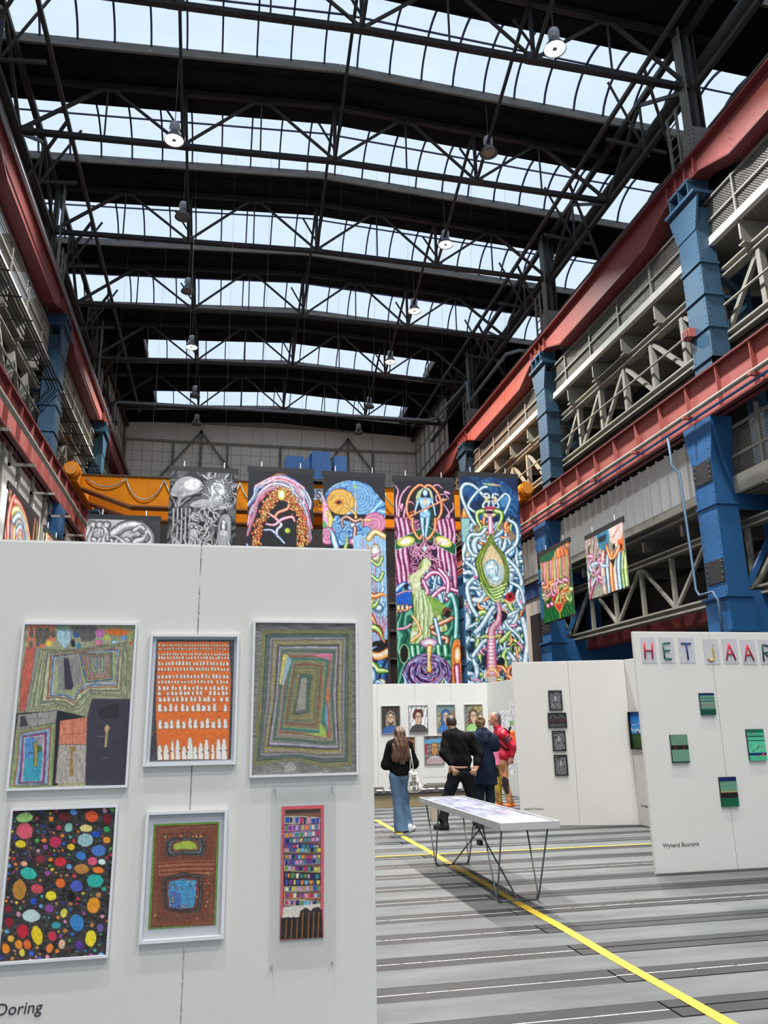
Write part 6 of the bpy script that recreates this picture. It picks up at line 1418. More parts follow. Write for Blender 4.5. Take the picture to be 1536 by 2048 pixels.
def woman():
    x, y = 2.92, 13.2
    t = thing('person', 'person with long brown hair, black jumper and flared blue jeans', 'person', (x, y, 0))
    eL, eR = (x-.235, y+.02, 1.02), (x+.245, y+.02, 1.03); hL, hR = (x-.07, y+.23, 1.0), (x+.09, y+.24, 1.0)
    body = [E((x, y+.02, 1.51), (.078, .095, .11)), C((x, y, 1.36), (x, y+.01, 1.45), .05), C((x, y, 1.30), (x, y, .95), .11, .12), C((x-.13, y, 1.33), eL, .045, .04), C((x+.13, y, 1.33), eR, .045, .04), C(eL, hL, .038, .028), C(eR, hR, .038, .028),
            C((x-.08, y, .9), (x-.05, y+.02, .48), .085, .06), C((x-.05, y+.02, .48), (x-.01, y, .08), .055, .04), C((x+.08, y, .9), (x+.10, y+.08, .48), .085, .06), C((x+.10, y+.08, .48), (x+.12, y+.06, .10), .05, .035),
            E((x-.078, y+.02, 1.50), (.015, .02, .03)), E((x+.078, y+.02, 1.50), (.015, .02, .03)), E((x, y+.12, 1.495), (.014, .02, .022))]
    body += hand(hL, (.9, .3, -.1), (0, 0, 1), .9)+hand(hR, (-.9, .3, -.1), (0, 0, 1), .9)
    surface('body', body, .0085, .011, M_SKIN, t)
    surface('jumper', [C((x, y, 1.33), (x, y, .90), .135, .155), E((x, y, 1.0), (.17, .125, .15)), C((x-.12, y, 1.345), (x+.12, y, 1.345), .07), C((x-.15, y, 1.32), eL, .075, .068), C((x+.15, y, 1.32), eR, .075, .068), C(eL, (hL[0]-.03, hL[1]-.04, hL[2]), .068, .045), C(eR, (hR[0]+.03, hR[1]-.04, hR[2]), .068, .045), C((x, y+.005, 1.38), (x, y+.01, 1.41), .06)], .012, .05, M_BLK, t, .004, [((0, 0, .855), (0, 0, -1))])
    surface('jeans', [E((x, y, .86), (.165, .13, .12)), C((x-.078, y, .84), (x-.05, y+.01, .46), .105, .078), C((x-.05, y+.01, .46), (x-.005, y-.01, .02), .072, .115), C((x+.078, y, .84), (x+.075, y+.06, .46), .105, .078), C((x+.075, y+.06, .46), (x+.115, y+.06, .075), .072, .10)], .011, .025, M_DENIM, t, .0035, [((0, 0, .018), (0, 0, -1)), ((0, 0, .93), (0, 0, 1))])
    shoe('shoe', (x+.0, y-.05, .0), (x-.02, y+.15, .0), .045, M_SHOEW, t); shoe('shoe', (x+.13, y-.02, .02), (x+.23, y+.12, .02), .046, M_SHOEW, t, 1)
    def strands(P, D): return D+.006*np.sin(P[..., 0]*95+3*np.sin(P[..., 2]*9))+.004*np.sin(P[..., 0]*210+P[..., 2]*14)+np.clip((1.16-P[..., 2])*.25, 0, .05)*(.5+.5*np.sin(P[..., 0]*46))
    surface('hair', [E((x, y, 1.53), (.094, .105, .10)), C((x, y-.055, 1.5), (x-.005, y-.10, 1.30), .09, .105), C((x-.05, y-.09, 1.38), (x-.115, y-.14, 1.12), .08, .065), C((x+.03, y-.09, 1.38), (x+.095, y-.14, 1.13), .08, .065), C((x-.01, y-.10, 1.3), (x-.01, y-.16, 1.06), .10, .06)], .009, .03, M_HAIR1, t, hook=strands)
    # tote bag on the shoulder
    bx_, by_ = x+.19, y-.13
    b = thing('tote_bag', 'white cotton tote bag with bold black lettering on the woman\'s shoulder', 'bag', (bx_, by_, .58))
    M_T = pm('white_cotton', (222, 218, 208), .9, .06, 6, bump=.3)
    surface('bag_body', [C((bx_-.045, by_, .90), (bx_-.05, by_, .66), .035, .05), C((bx_+.04, by_, .88), (bx_+.06, by_, .66), .03, .05), C((bx_-.04, by_, .65), (bx_+.055, by_, .66), .055)], .01, .05, M_T, b, .004)
    for o in (-.03, .03): MB().tube([(bx_+o-.02, by_+.0, .90), (x+.16+o*.3, y-.10, 1.15), (x+.145, y-.03, 1.40), (x+.155, y+.08, 1.30), (bx_+o, by_+.09, .92)], .010, 6).build('strap', M_T, b, smooth=True)
    for s_, xx, zz, sz in (('SS', -.055, .80, .10), ('SEIN', -.09, .71, .09), ('EU', -.045, .625, .095)):
        text_obj('bag_lettering', s_, sz, M_BLK, (bx_+xx+.005, by_-.062, zz), (PI/2, 0, 0), b, .004, space=.85)

def man_black():
    x, y = 3.93, 13.3
    t = thing('person', 'person in black jumper and trousers with both hands on the hips', 'person', (x, y, 0))
    hd = (3.865, y+.10, 1.665); sL, sR = (3.77, y+.03, 1.47), (4.17, y+.02, 1.42); eL, eR = (3.69, y-.04, 1.19), (4.295, y-.04, 1.17); hL, hR = (3.775, y-.13, .965), (4.215, y-.13, .955)
    body = [E(hd, (.082, .10, .115)), C((3.92, y+.04, 1.48), (hd[0], hd[1]-.02, hd[2]-.06), .058), C((3.96, y+.02, 1.4), (3.95, y, 1.0), .13, .13), C(sL, eL, .05, .045), C(sR, eR, .05, .045), C(eL, hL, .042, .03), C(eR, hR, .042, .03),
            C((3.85, y, .9), (3.74, y+.03, .5), .09, .065), C((3.74, y+.03, .5), (3.62, y-.02, .1), .06, .04), C((4.05, y, .9), (4.17, y+.05, .5), .09, .065), C((4.17, y+.05, .5), (4.24, y+.05, .1), .06, .04), E((hd[0]-.083, hd[1]-.01, hd[2]-.01), (.014, .022, .034)), E((hd[0]+.083, hd[1]-.01, hd[2]-.01), (.014, .022, .034)), E((hd[0], hd[1]+.105, hd[2]-.015), (.015, .02, .024)), E((3.96, y-.06, .955), (.13, .09, .05))]
    body += hand(hL, (.55, -.05, -.75), (.75, -.1, .55), 1, .1, (0, -.2, 0))+hand(hR, (-.55, -.05, -.75), (-.75, -.1, .55), 1, .1, (0, -.2, 0))
    surface('body', body, .0085, .011, M_SKIN, t)
    surface('jumper', [C((3.97, y+.02, 1.38), (3.96, y, 1.06), .165, .165), E((3.96, y+.005, 1.05), (.205, .155, .14)), C((3.82, y+.03, 1.46), (4.13, y+.02, 1.42), .085), C(sL, eL, .085, .078), C(sR, eR, .085, .08), C(eL, (hL[0]-.01, hL[1]+.01, hL[2]+.06), .078, .052), C(eR, (hR[0]+.01, hR[1]+.01, hR[2]+.06), .078, .052), C((3.91, y+.045, 1.49), (3.895, y+.06, 1.535), .07)], .012, .05, M_BLK, t, .005, [((3.96, y, .958), (-.03, 0, -1))])
    surface('trousers', [E((3.96, y, .86), (.19, .145, .13)), C((3.86, y, .82), (3.735, y+.03, .48), .115, .088), C((3.735, y+.03, .48), (3.63, y-.02, .16), .085, .075), C((4.06, y, .82), (4.17, y+.05, .48), .115, .088), C((4.17, y+.05, .48), (4.24, y+.05, .10), .085, .085)], .012, .025, M_BLK2, t, .005, [((0, 0, .955), (0, 0, 1))])
    MB().lathe([(.0, 0), (.186, 0), (.19, .035), (0, .035)], (3.96, y, .915)).build('belt', M_BOOT, t, smooth=True).scale = (1, .78, 1)
    for (a, b) in (((3.655, y-.07, 0), (3.555, y+.08, 0)), ((4.25, y-.02, 0), (4.30, y+.17, 0))):
        surface('boot', [C((a[0], a[1], .05), (b[0], b[1], .04), .055, .05), C((a[0], a[1]+.03, .06), (a[0]-.01, a[1]+.04, .26), .062, .068), C((a[0], a[1], .015), (b[0], b[1], .015), .056, .052)], .011, .03, M_BOOT, t, .004, [((0, 0, .002), (0, 0, -1))])
    surface('hair', [E((hd[0], hd[1]-.012, hd[2]+.02), (.09, .105, .105))], .009, .02, M_HAIR2, t, .0015, [((hd[0], hd[1], hd[2]-.045), (0, .35, -.94)), ((hd[0], hd[1]+.06, hd[2]), (0, 1, -.2))])

def person_navy():
    x, y = 4.52, 13.72
    t = thing('person', 'person in long navy hooded coat with hair pinned in a bun', 'person', (x, y, 0))
    hd = (4.50, y+.06, 1.655); eL, eR = (4.32, y+.10, 1.2), (4.765, y+.10, 1.25); hL, hR = (4.42, y+.32, 1.22), (4.62, y+.34, 1.24)
    body = [E(hd, (.078, .095, .11)), C((4.5, y+.02, 1.48), (4.5, y+.05, 1.58), .05), C((x, y, 1.4), (x, y, .9), .12, .12), C((4.38, y+.02, 1.44), eL, .045, .04), C((4.64, y+.02, 1.42), eR, .045, .04), C(eL, hL, .038, .028), C(eR, hR, .038, .028), C((4.44, y, .9), (4.42, y, .5), .085, .06), C((4.42, y, .5), (4.40, y, .08), .055, .04), C((4.6, y, .9), (4.6, y, .5), .085, .06), C((4.6, y, .5), (4.59, y, .08), .055, .04), E((4.578, y+.06, 1.645), (.013, .02, .03)), E((4.422, y+.06, 1.645), (.013, .02, .03)), E((4.5, y+.16, 1.64), (.014, .02, .022))]
    body += hand(hL, (.3, .9, 0), (0, 0, 1), .9)+hand(hR, (-.3, .9, 0), (0, 0, 1), .9)
    surface('body', body, .0085, .011, M_SKIN, t)
    surface('coat', [C((x, y, 1.36), (x, y, 1.0), .155, .165), C((x, y, 1.0), (x+.005, y, .6), .19, .215), C((4.38, y+.01, 1.43), (4.65, y+.01, 1.41), .085), C((4.37, y+.02, 1.42), eL, .08, .075), C((4.66, y+.02, 1.40), eR, .085, .085), C(eL, (4.40, y+.27, 1.215), .072, .055), C(eR, (4.64, y+.29, 1.235), .075, .055)], .013, .05, M_NAVY, t, .005, [((0, 0, .635), (0, 0, -1))], (26, 14, 12))
    surface('hood', [C((4.42, y-.06, 1.46), (4.59, y-.06, 1.455), .065), C((4.44, y-.09, 1.46), (4.52, y-.13, 1.34), .06, .045), C((4.58, y-.09, 1.455), (4.52, y-.13, 1.34), .06, .045), C((4.46, y-.01, 1.52), (4.55, y-.01, 1.52), .065)], .011, .04, M_NAVY, t, .004)
    surface('shoulder_cape', [C((4.40, y-.03, 1.38), (4.66, y-.03, 1.36), .125), C((4.38, y-.03, 1.28), (4.67, y-.03, 1.26), .13)], .012, .06, M_NAVY, t, .004, [((0, 0, 1.19), (0, 0, -1)), ((0, y+.05, 0), (0, 1, 0))])
    surface('trousers', [C((4.44, y, .8), (4.41, y, .4), .095, .08), C((4.41, y, .4), (4.40, y, .06), .08, .085), C((4.6, y, .8), (4.60, y, .4), .095, .08), C((4.60, y, .4), (4.59, y, .06), .08, .085)], .012, .02, M_NAVT, t, .004)
    for xx in (4.40, 4.59): shoe('shoe', (xx, y-.06, 0), (xx-.02, y+.16, 0), .05, M_BOOT, t)
    surface('hair', [E((4.50, y+.045, 1.675), (.088, .10, .10)), E((4.495, y-.01, 1.735), (.05, .05, .045)), C((4.5, y-.01, 1.66), (4.5, y-.02, 1.58), .06, .045)], .009, .02, M_HAIR3, t, .003, [((4.5, y+.11, 1.66), (0, 1, -.3))], (90, 60, 70))

def man_red():
    x, y = 5.83, 16.5
    t = thing('person', 'grey-haired person in red jacket and patchwork trousers, seen in profile', 'person', (x, y, 0))
    hd = (5.705, y, 1.745); sh = (5.82, y, 1.48)
    eR = (6.01, y-.20, 1.20); hR = (5.985, y-.20, .97); eL = (5.74, y+.22, 1.2); hL = (5.58, y+.2, 1.1)
    body = [E((5.715, y, 1.765), (.105, .082, .115)), E((5.665, y, 1.70), (.07, .065, .085)), E((5.598, y, 1.725), (.03, .016, .022)), C((5.625, y, 1.755), (5.592, y, 1.718), .014, .017), E((5.622, y, 1.64), (.035, .045, .03)), E((5.61, y, 1.675), (.02, .03, .012)), E((5.725, y-.083, 1.735), (.024, .013, .034)), E((5.725, y+.083, 1.735), (.024, .013, .034)), C((5.79, y, 1.5), (5.72, y, 1.66), .062),
            C((5.85, y, 1.42), (5.84, y, .95), .13, .13), C((5.83, y-.15, 1.44), eR, .05, .045), C(eR, hR, .042, .03), C((5.81, y+.15, 1.44), eL, .05, .045), C(eL, hL, .042, .03), C((5.80, y-.08, .88), (5.83, y-.09, .48), .085, .06), C((5.83, y-.09, .48), (5.93, y-.10, .1), .058, .04), C((5.80, y+.08, .88), (5.74, y+.08, .48), .085, .06), C((5.74, y+.08, .48), (5.74, y+.09, .1), .058, .04)]
    body += hand(hR, (-.25, 0, -.95), (-.9, 0, .2), 1, .5, (-1, 0, .2))+hand(hL, (-.9, 0, -.2), (0, 0, 1), 1)
    surface('body', body, .0085, .011, M_SKIN2, t)
    MB().lathe([(0, -.011), (.008, -.008), (.011, 0), (.008, .008), (0, .011)], (5.628, y-.045, 1.735), 8).build('eye', pm('eye_dark', (40, 34, 32), .3, .02), t, smooth=True)
    surface('hair', [E((5.755, y, 1.79), (.098, .092, .10)), E((5.80, y, 1.72), (.055, .08, .085)), C((5.80, y-.03, 1.68), (5.81, y-.03, 1.60), .04, .025), C((5.80, y+.03, 1.68), (5.81, y+.03, 1.60), .04, .025)], .009, .02, M_HAIR4, t, .003, [((5.655, y, 1.82), (-.9, 0, -.1)), ((5.69, y, 1.74), (-.75, 0, -.65))], (70, 60, 60))
    surface('jacket', [C((5.86, y, 1.40), (5.83, y, 1.0), .165, .165), E((5.83, y, 1.02), (.17, .18, .14)), C((5.82, y-.14, 1.43), (5.82, y+.14, 1.43), .095), C((5.83, y-.16, 1.43), eR, .085, .08), C(eR, (hR[0], hR[1], hR[2]+.05), .08, .056), C((5.81, y+.16, 1.43), eL, .085, .08), C(eL, hL, .078, .05), C((5.785, y, 1.50), (5.755, y, 1.575), .082, .076)], .012, .05, M_REDJ, t, .006, [((0, 0, .885), (0, 0, -1)), ((5.70, y, 1.60), (-.5, 0, .87))])
    for f in (.30, .50):
        a = np.array((5.83, y-.16, 1.43)); b = np.array(eR); p = a+(b-a)*f; d = (b-a)/np.linalg.norm(b-a)
        MB().tube([tuple(p-d*.016), tuple(p+d*.016)], .094, 16).build('sleeve_stripe', M_STRIPE, t, smooth=True)
    surface('shirt_tail', [C((5.72, y-.06, 1.08), (5.70, y-.05, .84), .08, .09), C((5.72, y+.06, 1.08), (5.70, y+.05, .84), .08, .09)], .012, .04, M_PINK, t, .005, [((0, 0, .81), (0, 0, -1))])
    surface('trousers', [E((5.82, y, .86), (.15, .165, .12)), C((5.81, y-.08, .82), (5.835, y-.09, .47), .105, .078), C((5.835, y-.09, .47), (5.925, y-.10, .10), .076, .07), C((5.80, y+.08, .82), (5.745, y+.08, .47), .105, .078), C((5.745, y+.08, .47), (5.745, y+.09, .10), .076, .07)], .012, .025, M_PATCH, t, .004)
    shoe('shoe', (5.965, y-.10, 0), (5.83, y-.13, 0), .05, M_SHOEO, t); shoe('shoe', (5.78, y+.09, 0), (5.63, y+.07, 0), .05, M_SHOEO, t)
    b = thing('backpack', 'orange backpack with dark trim on the red-jacketed person\'s back', 'backpack', (6.06, y, 1.1))
    surface('bag_body', [C((6.045, y-.08, 1.44), (6.05, y-.08, 1.15), .065, .08), C((6.045, y+.08, 1.44), (6.05, y+.08, 1.15), .065, .08)], .012, .05, M_PACK, b, .004)
    surface('front_pocket', [C((6.10, y-.05, 1.24), (6.10, y+.05, 1.24), .06), C((6.10, y-.05, 1.14), (6.10, y+.05, 1.14), .06)], .012, .04, pm('deep_orange_pocket', (196, 70, 34), .6, .12, 5), b)
    MB().tube([(5.99, y-.06, 1.46), (6.02, y-.06, 1.55), (6.06, y, 1.57), (6.06, y+.06, 1.52)], .018, 8).build('carry_handle', M_BLK2, b, smooth=True)
    for s_ in (-1, 1): MB().tube([(5.99, y+s_*.12, 1.45), (5.88, y+s_*.14, 1.545), (5.74, y+s_*.13, 1.45), (5.70, y+s_*.15, 1.28), (5.86, y+s_*.19, 1.12), (6.0, y+s_*.12, 1.1)], .016, 8).build('shoulder_strap', M_BLK2, b, smooth=True)
woman(); man_black(); person_navy(); man_red()
# ------------------------------------------------------------------ exhibition walls
M_PANEL = pm('white_wall_paint', (218, 216, 210), .75, .015, 1.5, spec=.2); M_PEDGE = pm('panel_edge_white', (220, 220, 218), .6, .02)
M_FRAMEW = pm('white_frame', (226, 226, 230), .35, .02); M_FRAMES = pm('silver_frame', (170, 170, 172), .3, .04, 4, metal=.6); M_FRAMEK = pm('black_frame', (22, 22, 24), .4, .05)
M_MATP = pm('grey_mount_board', (196, 196, 200), .8, .02); M_TXT = pm('dark_lettering', (52, 52, 56), .6, .02); M_BACK = pm('board_back', (150, 146, 140), .8, .05)
def acrylic_mat():
    m = bpy.data.materials.new('clear_acrylic'); m.use_nodes = True; N = m.node_tree.nodes; L = m.node_tree.links; N.clear()
    o = N.new('ShaderNodeOutputMaterial'); t = N.new('ShaderNodeBsdfTransparent'); g = N.new('ShaderNodeBsdfGlossy'); g.inputs['Roughness'].default_value = .04; mx = N.new('ShaderNodeMixShader'); mx.inputs[0].default_value = .012
    t.inputs[0].default_value = (.99, .995, .995, 1); L.new(t.outputs[0], mx.inputs[1]); L.new(g.outputs[0], mx.inputs[2]); L.new(mx.outputs[0], o.inputs[0]); return m
M_ACR = acrylic_mat()
M_ACR2 = M_ACR.copy(); M_ACR2.name = 'tinted_acrylic'
for n_ in M_ACR2.node_tree.nodes:
    if n_.type == 'BSDF_TRANSPARENT': n_.inputs[0].default_value = (.955, .96, .962, 1)
PH = 2.65
def panel(ax, ay, bx_, by_, label, h=PH, th=.05):
    d = Vector((bx_-ax, by_-ay)); w = d.length; a = math.atan2(d.y, d.x)
    t = thing('display_screen', label, 'panel', (ax, ay, 0), a, 'white exhibition panels')
    m = MB(); e = .004
    poly = [(e, 0), (w-e, 0), (w-.001, .004), (w-.001, th-.004), (w-e, th), (e, th), (.001, th-.004), (.001, .004)]
    m.prism(poly, lambda p, q: (p, q, .012), lambda p, q: (p, q, h)).build('board', M_PANEL, t, local=True)
    MB().bx(.003, w-.003, .005, th-.005, h, h+.012).build('top_edge', M_PEDGE, t, local=True)
    MB().bx(.0, w, .01, th-.01, 0, .014).build('foot_strip', M_PEDGE, t, local=True)
    return t
panel(-1.22, 4.63, -.13, 4.63, 'white panel at the lower left carrying the drawing of bright pebbles'); panel(-.128, 4.63, .875, 4.63, 'white panel at the centre carrying the concentric grey drawing')
panel(4.78, 8.69, 5.785, 8.69, 'white panel under the coloured letters H E T'); panel(5.787, 8.69, 6.79, 8.69, 'white panel at the right edge under the letters A A')
A = Vector((4.948, 13.249)); Bv = Vector((6.784, 12.723)); dA = (Bv-A).normalized()
p1 = A+dA*.955
panel(A.x, A.y, p1.x, p1.y, 'white panel with a column of four small black frames'); panel(p1.x+.001, p1.y, Bv.x, Bv.y, 'bare white panel between the four black frames and the blue field picture')
Cq = Vector((6.784, 12.723)); dC = Vector((.12, -.99)).normalized(); e = Cq+dC*.98
panel(Cq.x+.0, Cq.y, e.x, e.y, 'white panel turned sideways carrying the blue field picture')
for i, (x0, x1) in enumerate(((1.95, 2.93), (2.932, 3.88), (3.882, 4.85), (4.852, 5.8), (5.802, 6.77))):
    panel(x0, 20.0, x1, 20.0, ['white panel at the hidden left end of the portrait wall', 'white portrait wall panel left of the long-haired portrait', 'white portrait wall panel behind the long-haired woman', 'white portrait wall panel behind the man in black', 'white portrait wall panel in the corner behind the navy coat'][i])
S0 = Vector((6.77, 20.0)); dS = Vector((.07, -1.8)).normalized(); s1 = S0+dS*.97; s2 = S0+dS*1.94
panel(S0.x, S0.y, s1.x, s1.y, 'white side panel in the corner of the portrait wall'); panel(s1.x, s1.y-.002, s2.x, s2.y, 'white side panel with pencil sketches behind the red jacket')

def place(name, label, cat, x0, x1, z0, z1, y, group=None, base=None, ang=0):
    """a wall-hung thing: local x right, z up, front at -y"""
    xc = (x0+x1)/2; zc = (z0+z1)/2
    loc = (xc, y, zc) if base is None else (base[0]+math.cos(ang)*xc, base[1]+math.sin(ang)*xc, zc)
    return thing(name, label, cat, loc, ang, group), x1-x0, z1-z0
def framed(label, x0, x1, z0, z1, y, art, fw=.012, fd=.025, fm=None, margin=(0, 0, 0, 0), glass=True, mount=None, group=None, base=None, ang=0, name='framed_drawing'):
    t, w, h = place(name, label, 'picture', x0, x1, z0, z1, y, group, base, ang)
    W, H = w/2, h/2; fm = fm or M_FRAMEW
    m = MB()
    for p in ([(-W, -H), (W, -H), (W-fw, -H+fw), (-W+fw, -H+fw)], [(-W, H), (-W+fw, H-fw), (W-fw, H-fw), (W, H)], [(-W, -H), (-W+fw, -H+fw), (-W+fw, H-fw), (-W, H)], [(W, -H), (W, H), (W-fw, H-fw), (W-fw, -H+fw)]):
        m.prism(p, lambda a, b: (a, -fd, b), lambda a, b: (a, -.001, b))
    fr = m.build('frame', fm, t, local=True)
    MB().bx(-W+fw*.5, W-fw*.5, -.006, -.001, -H+fw*.5, H-fw*.5).build('backing_board', mount or M_MATP, t, local=True)
    l, r, tp, b = margin; cv = art
    cv.W = w-2*fw-l-r; cv.H = h-2*fw-tp-b
    sheet('artwork', cv, t, (-W+fw+l, -.0085, H-fw-tp), (1, 0, 0))
    if glass: MB().bx(-W+fw*.8, W-fw*.8, -.016, -.014, -H+fw*.8, H-fw*.8).build('glass', M_ACR, fr, local=True)
    return t
YF = 4.628
framed('large drawing of nested bands over four dark and coloured boxes, upper left', -1.052, -.455, 1.335, 2.20, YF, art_p1(190))
framed('orange drawing filled with rows of small white domes', -.383, .105, 1.437, 2.14, YF, art_p2(165), fw=.014, margin=(.02, .014, .014, .012))
framed('large grey drawing of concentric coloured bands, upper right', .18, .782, 1.365, 2.22, YF, art_p3(190))
framed('dark drawing covered with bright coloured pebbles, lower left', -1.02, -.495, .53, 1.25, YF, art_p4(180))
framed('brown and green drawing with a blue patch in a white frame', -.352, .07, .58, 1.21, YF, art_p5(130), fw=.016, margin=(.026, .026, .048, .048))
t, w_, h_ = place('acrylic_sheet_picture', 'narrow pink-edged drawing of coloured rows under a clear sheet', 'picture', .30, .655, .41, 1.32, YF)
cv = art_p6(92); cv.W, cv.H = .23, .66
MB().bx(-.118, .112, -.004, 0, -.315, .345).build('backing_board', M_BACK, t, local=True)
sheet('artwork', cv, t, (-.118, -.0055, .345), (1, 0, 0))
MB().bx(-w_/2, w_/2, -.022, -.017, -h_/2, h_/2).build('clear_sheet', M_ACR2, t, local=True)
for sx in (-1, 1):
    for sz in (-1, 1): MB().tube([(sx*(w_/2-.02), 0, sz*(h_/2-.02)), (sx*(w_/2-.02), -.024, sz*(h_/2-.02))], .004, 8).build('pin', M_FRAMES, t, local=True)
def wall_text(s, size, x, y, z, label, ang=0, shear=0):
    o = text_obj('wall_lettering', s, size, M_TXT, (x, y, z), (PI/2, 0, ang), None, .0008, shear=shear); return tag(o, label, 'lettering')
wall_text('Doring', .075, -1.005, YF-.001, .305, 'grey lettering low on the nearest white panel', shear=.12)
wall_text('Wynand Buursink', .062, 4.89, 8.688, .275, 'grey lettering low on the panel below the green panels')
dp = A+dA*.07; wall_text('ezekiel Messou', .052, dp.x, dp.y-.001, .255, 'tiny grey lettering low on the panel with four black frames', math.atan2(dA.y, dA.x))
dq = Cq+dC*.09; wall_text('Kurt Bigger', .045, dq.x-.002, dq.y, .30, 'tiny grey lettering low on the sideways panel', math.atan2(dC.y, dC.x))
# letters
M_SHEET = pm('translucent_letter_sheet', (196, 196, 200), .35, .03, 3)
LET = {'H': [[(.12, .08), (.16, .92)], [(.80, .06), (.88, .9)], [(.14, .52), (.84, .5)]], 'E': [[(.2, .06), (.16, .92)], [(.16, .9), (.85, .92)], [(.18, .5), (.75, .52)], [(.2, .08), (.85, .06)]], 'T': [[(.05, .9), (.92, .88)], [(.5, .9), (.55, .02)]],
       'J': [[(.66, .90), (.68, .86)], [(.64, .72), (.66, .3), (.62, .12), (.45, .04), (.22, .06), (.08, .16)]], 'A': [[(.06, .04), (.42, .92)], [(.42, .92), (.9, .06)], [(.2, .36), (.72, .38)]], 'R': [[(.12, .02), (.18, .92)], [(.18, .92), (.7, .86), (.78, .66), (.6, .52), (.2, .48)], [(.35, .48), (.85, .04)]]}
for i, (ch, x0, x1, rgb, nm, ztop) in enumerate((('H', 4.865, 5.055, (196, 36, 66), 'crimson letter H', 2.59), ('E', 5.105, 5.295, (28, 112, 84), 'green letter E', 2.59), ('T', 5.355, 5.56, (34, 52, 124), 'dark blue letter T', 2.59), ('J', 5.685, 5.885, (206, 166, 44), 'ochre yellow letter J', 2.575), ('A', 5.935, 6.14, (196, 36, 66), 'red letter A next to the yellow J', 2.58), ('A', 6.185, 6.385, (190, 36, 60), 'red letter A close to the picture edge', 2.57), ('R', 6.43, 6.63, (30, 70, 60), 'dark green letter cut by the picture edge', 2.57))):
    t = thing('letter_sheet', nm+' on a pale sheet on the white panel', 'sign', (x0, 8.688, ztop-.30), 0, 'coloured title letters')
    w = x1-x0; MB().bx(0, w, -.002, 0, 0, .30).build('paper', M_SHEET, t, local=True)
    m = MB(); lm = pm('letter_paint_%d%d%d' % rgb, rgb, .6, .05, 10)
    for st in LET[ch]:
        P = spline(st, False, 5) if len(st) > 2 else np.array(st)
        m.tube([(w*.12+p[0]*w*.72, -.0115, .035+p[1]*.22) for p in P], .0085, 6)
    m.build('letter', lm, t, local=True, smooth=True)
# green board works
for k, (x0, x1, z0, z1, lb) in enumerate(((5.545, 5.735, 1.69, 1.94, 'small green painted board with thin dark stripes, topmost'), (5.11, 5.325, 1.165, 1.475, 'small sage green painted board with a black middle band'), (6.10, 6.325, 1.165, 1.52, 'small bright green painted board by the picture edge'), (5.67, 5.885, .675, .995, 'small painted board with blue, green and black bands, lowest'))):
    t, w, h = place('painted_board', lb, 'picture', x0, x1, z0, z1, 8.688, 'small green painted boards')
    MB().bx(-w/2, w/2, -.022, 0, -h/2, h/2).build('panel_core', pm('board_edge_green', (40, 60, 54), .6), t, local=True)
    sheet('artwork', art_green(44, k, w, h), t, (-w/2, -.0235, h/2), (1, 0, 0), mat=art_mat(.35))
# four black frames
for k, (a, b, z0, z1, lb) in enumerate(((.59, .815, 1.84, 2.17, 'topmost small black frame with a grey figure drawing'), (.555, .865, 1.555, 1.80, 'landscape black frame with a dark red machine drawing'), (.605, .825, 1.178, 1.507, 'third small black frame from the top with grey drawing'), (.61, .828, .787, 1.119, 'lowest small black frame with grey drawing'))):
    framed(lb, a, b, z0, z1, 0, art_dark(40, k, b-a, z1-z0), .018, .028, M_FRAMEK, base=(A.x, A.y-.002), ang=math.atan2(dA.y, dA.x), group='four small black frames', glass=True, name='black_framed_drawing')
framed('blue sky and green field picture in a thin black frame', .03, .50, 1.19, 1.79, 0, art_field(50), .008, .05, M_FRAMEK, base=(Cq.x-.003, Cq.y), ang=math.atan2(dC.y, dC.x), glass=False, name='field_picture')
# portraits
for k, (x0, x1, z0, z1, lb) in enumerate(((3.97, 4.455, 1.45, 2.125, 'portrait of a long-haired bearded face on dark ground'), (4.675, 5.165, 1.455, 2.13, 'portrait of a face with a white cap on pale ground'), (5.395, 5.88, 1.46, 2.135, 'portrait of a figure in a blue hood'), (6.12, 6.605, 1.47, 2.135, 'portrait with green shirt half hidden by the navy coat'), (4.36, 4.815, .70, 1.37, 'orange and brown portrait half hidden by the long brown hair'), (5.05, 5.565, .705, 1.385, 'portrait of a bald face above a striped shirt'))):
    framed(lb, x0, x1, z0, z1, 19.998, portrait(56, k), .014, .03, M_FRAMES, group='framed portraits', name='framed_portrait', glass=True)
# sketches on the side wall
sk = [(.95, 1.82, .22, .28), (1.22, 1.80, .2, .28), (1.46, 1.83, .2, .24), (1.02, 1.56, .2, .22), (1.25, 1.53, .22, .26), (1.5, 1.66, .22, .1), (1.48, 1.45, .22, .24), (1.56, 2.0, .2, .3), (1.5, 1.2, .2, .26), (1.42, .9, .18, .2), (1.62, .86, .16, .2), (1.38, .62, .22, .3)]
for k, (u, z, w, h) in enumerate(sk):
    bq = S0+dS*u
    t = thing('sketch_sheet', ['light sketch at the upper left of the sheets behind the red jacket', 'ink figure sketch in the top row of the sheets', 'pale sketch at the right end of the top row', 'faint sketch beside the grey-haired head', 'sketch directly above the red shoulder', 'narrow green sheet among the sketches', 'dense grey sketch below the green sheet', 'highest small sketch near the panel edge', 'sketch hidden behind the orange backpack', 'small sketch below the backpack', 'small dark figure sketch near the panel edge', 'lowest yellowish sketch on the side panel'][k], 'drawing', (bq.x-.002, bq.y, z-h/2), math.atan2(dS.y, dS.x), 'loose sketches on the side wall')
    sheet('paper', art_sketch(22, w, h, 70+k, (140, 196, 130) if k == 5 else None), t, (-w/2, -.003, h), (1, 0, 0))

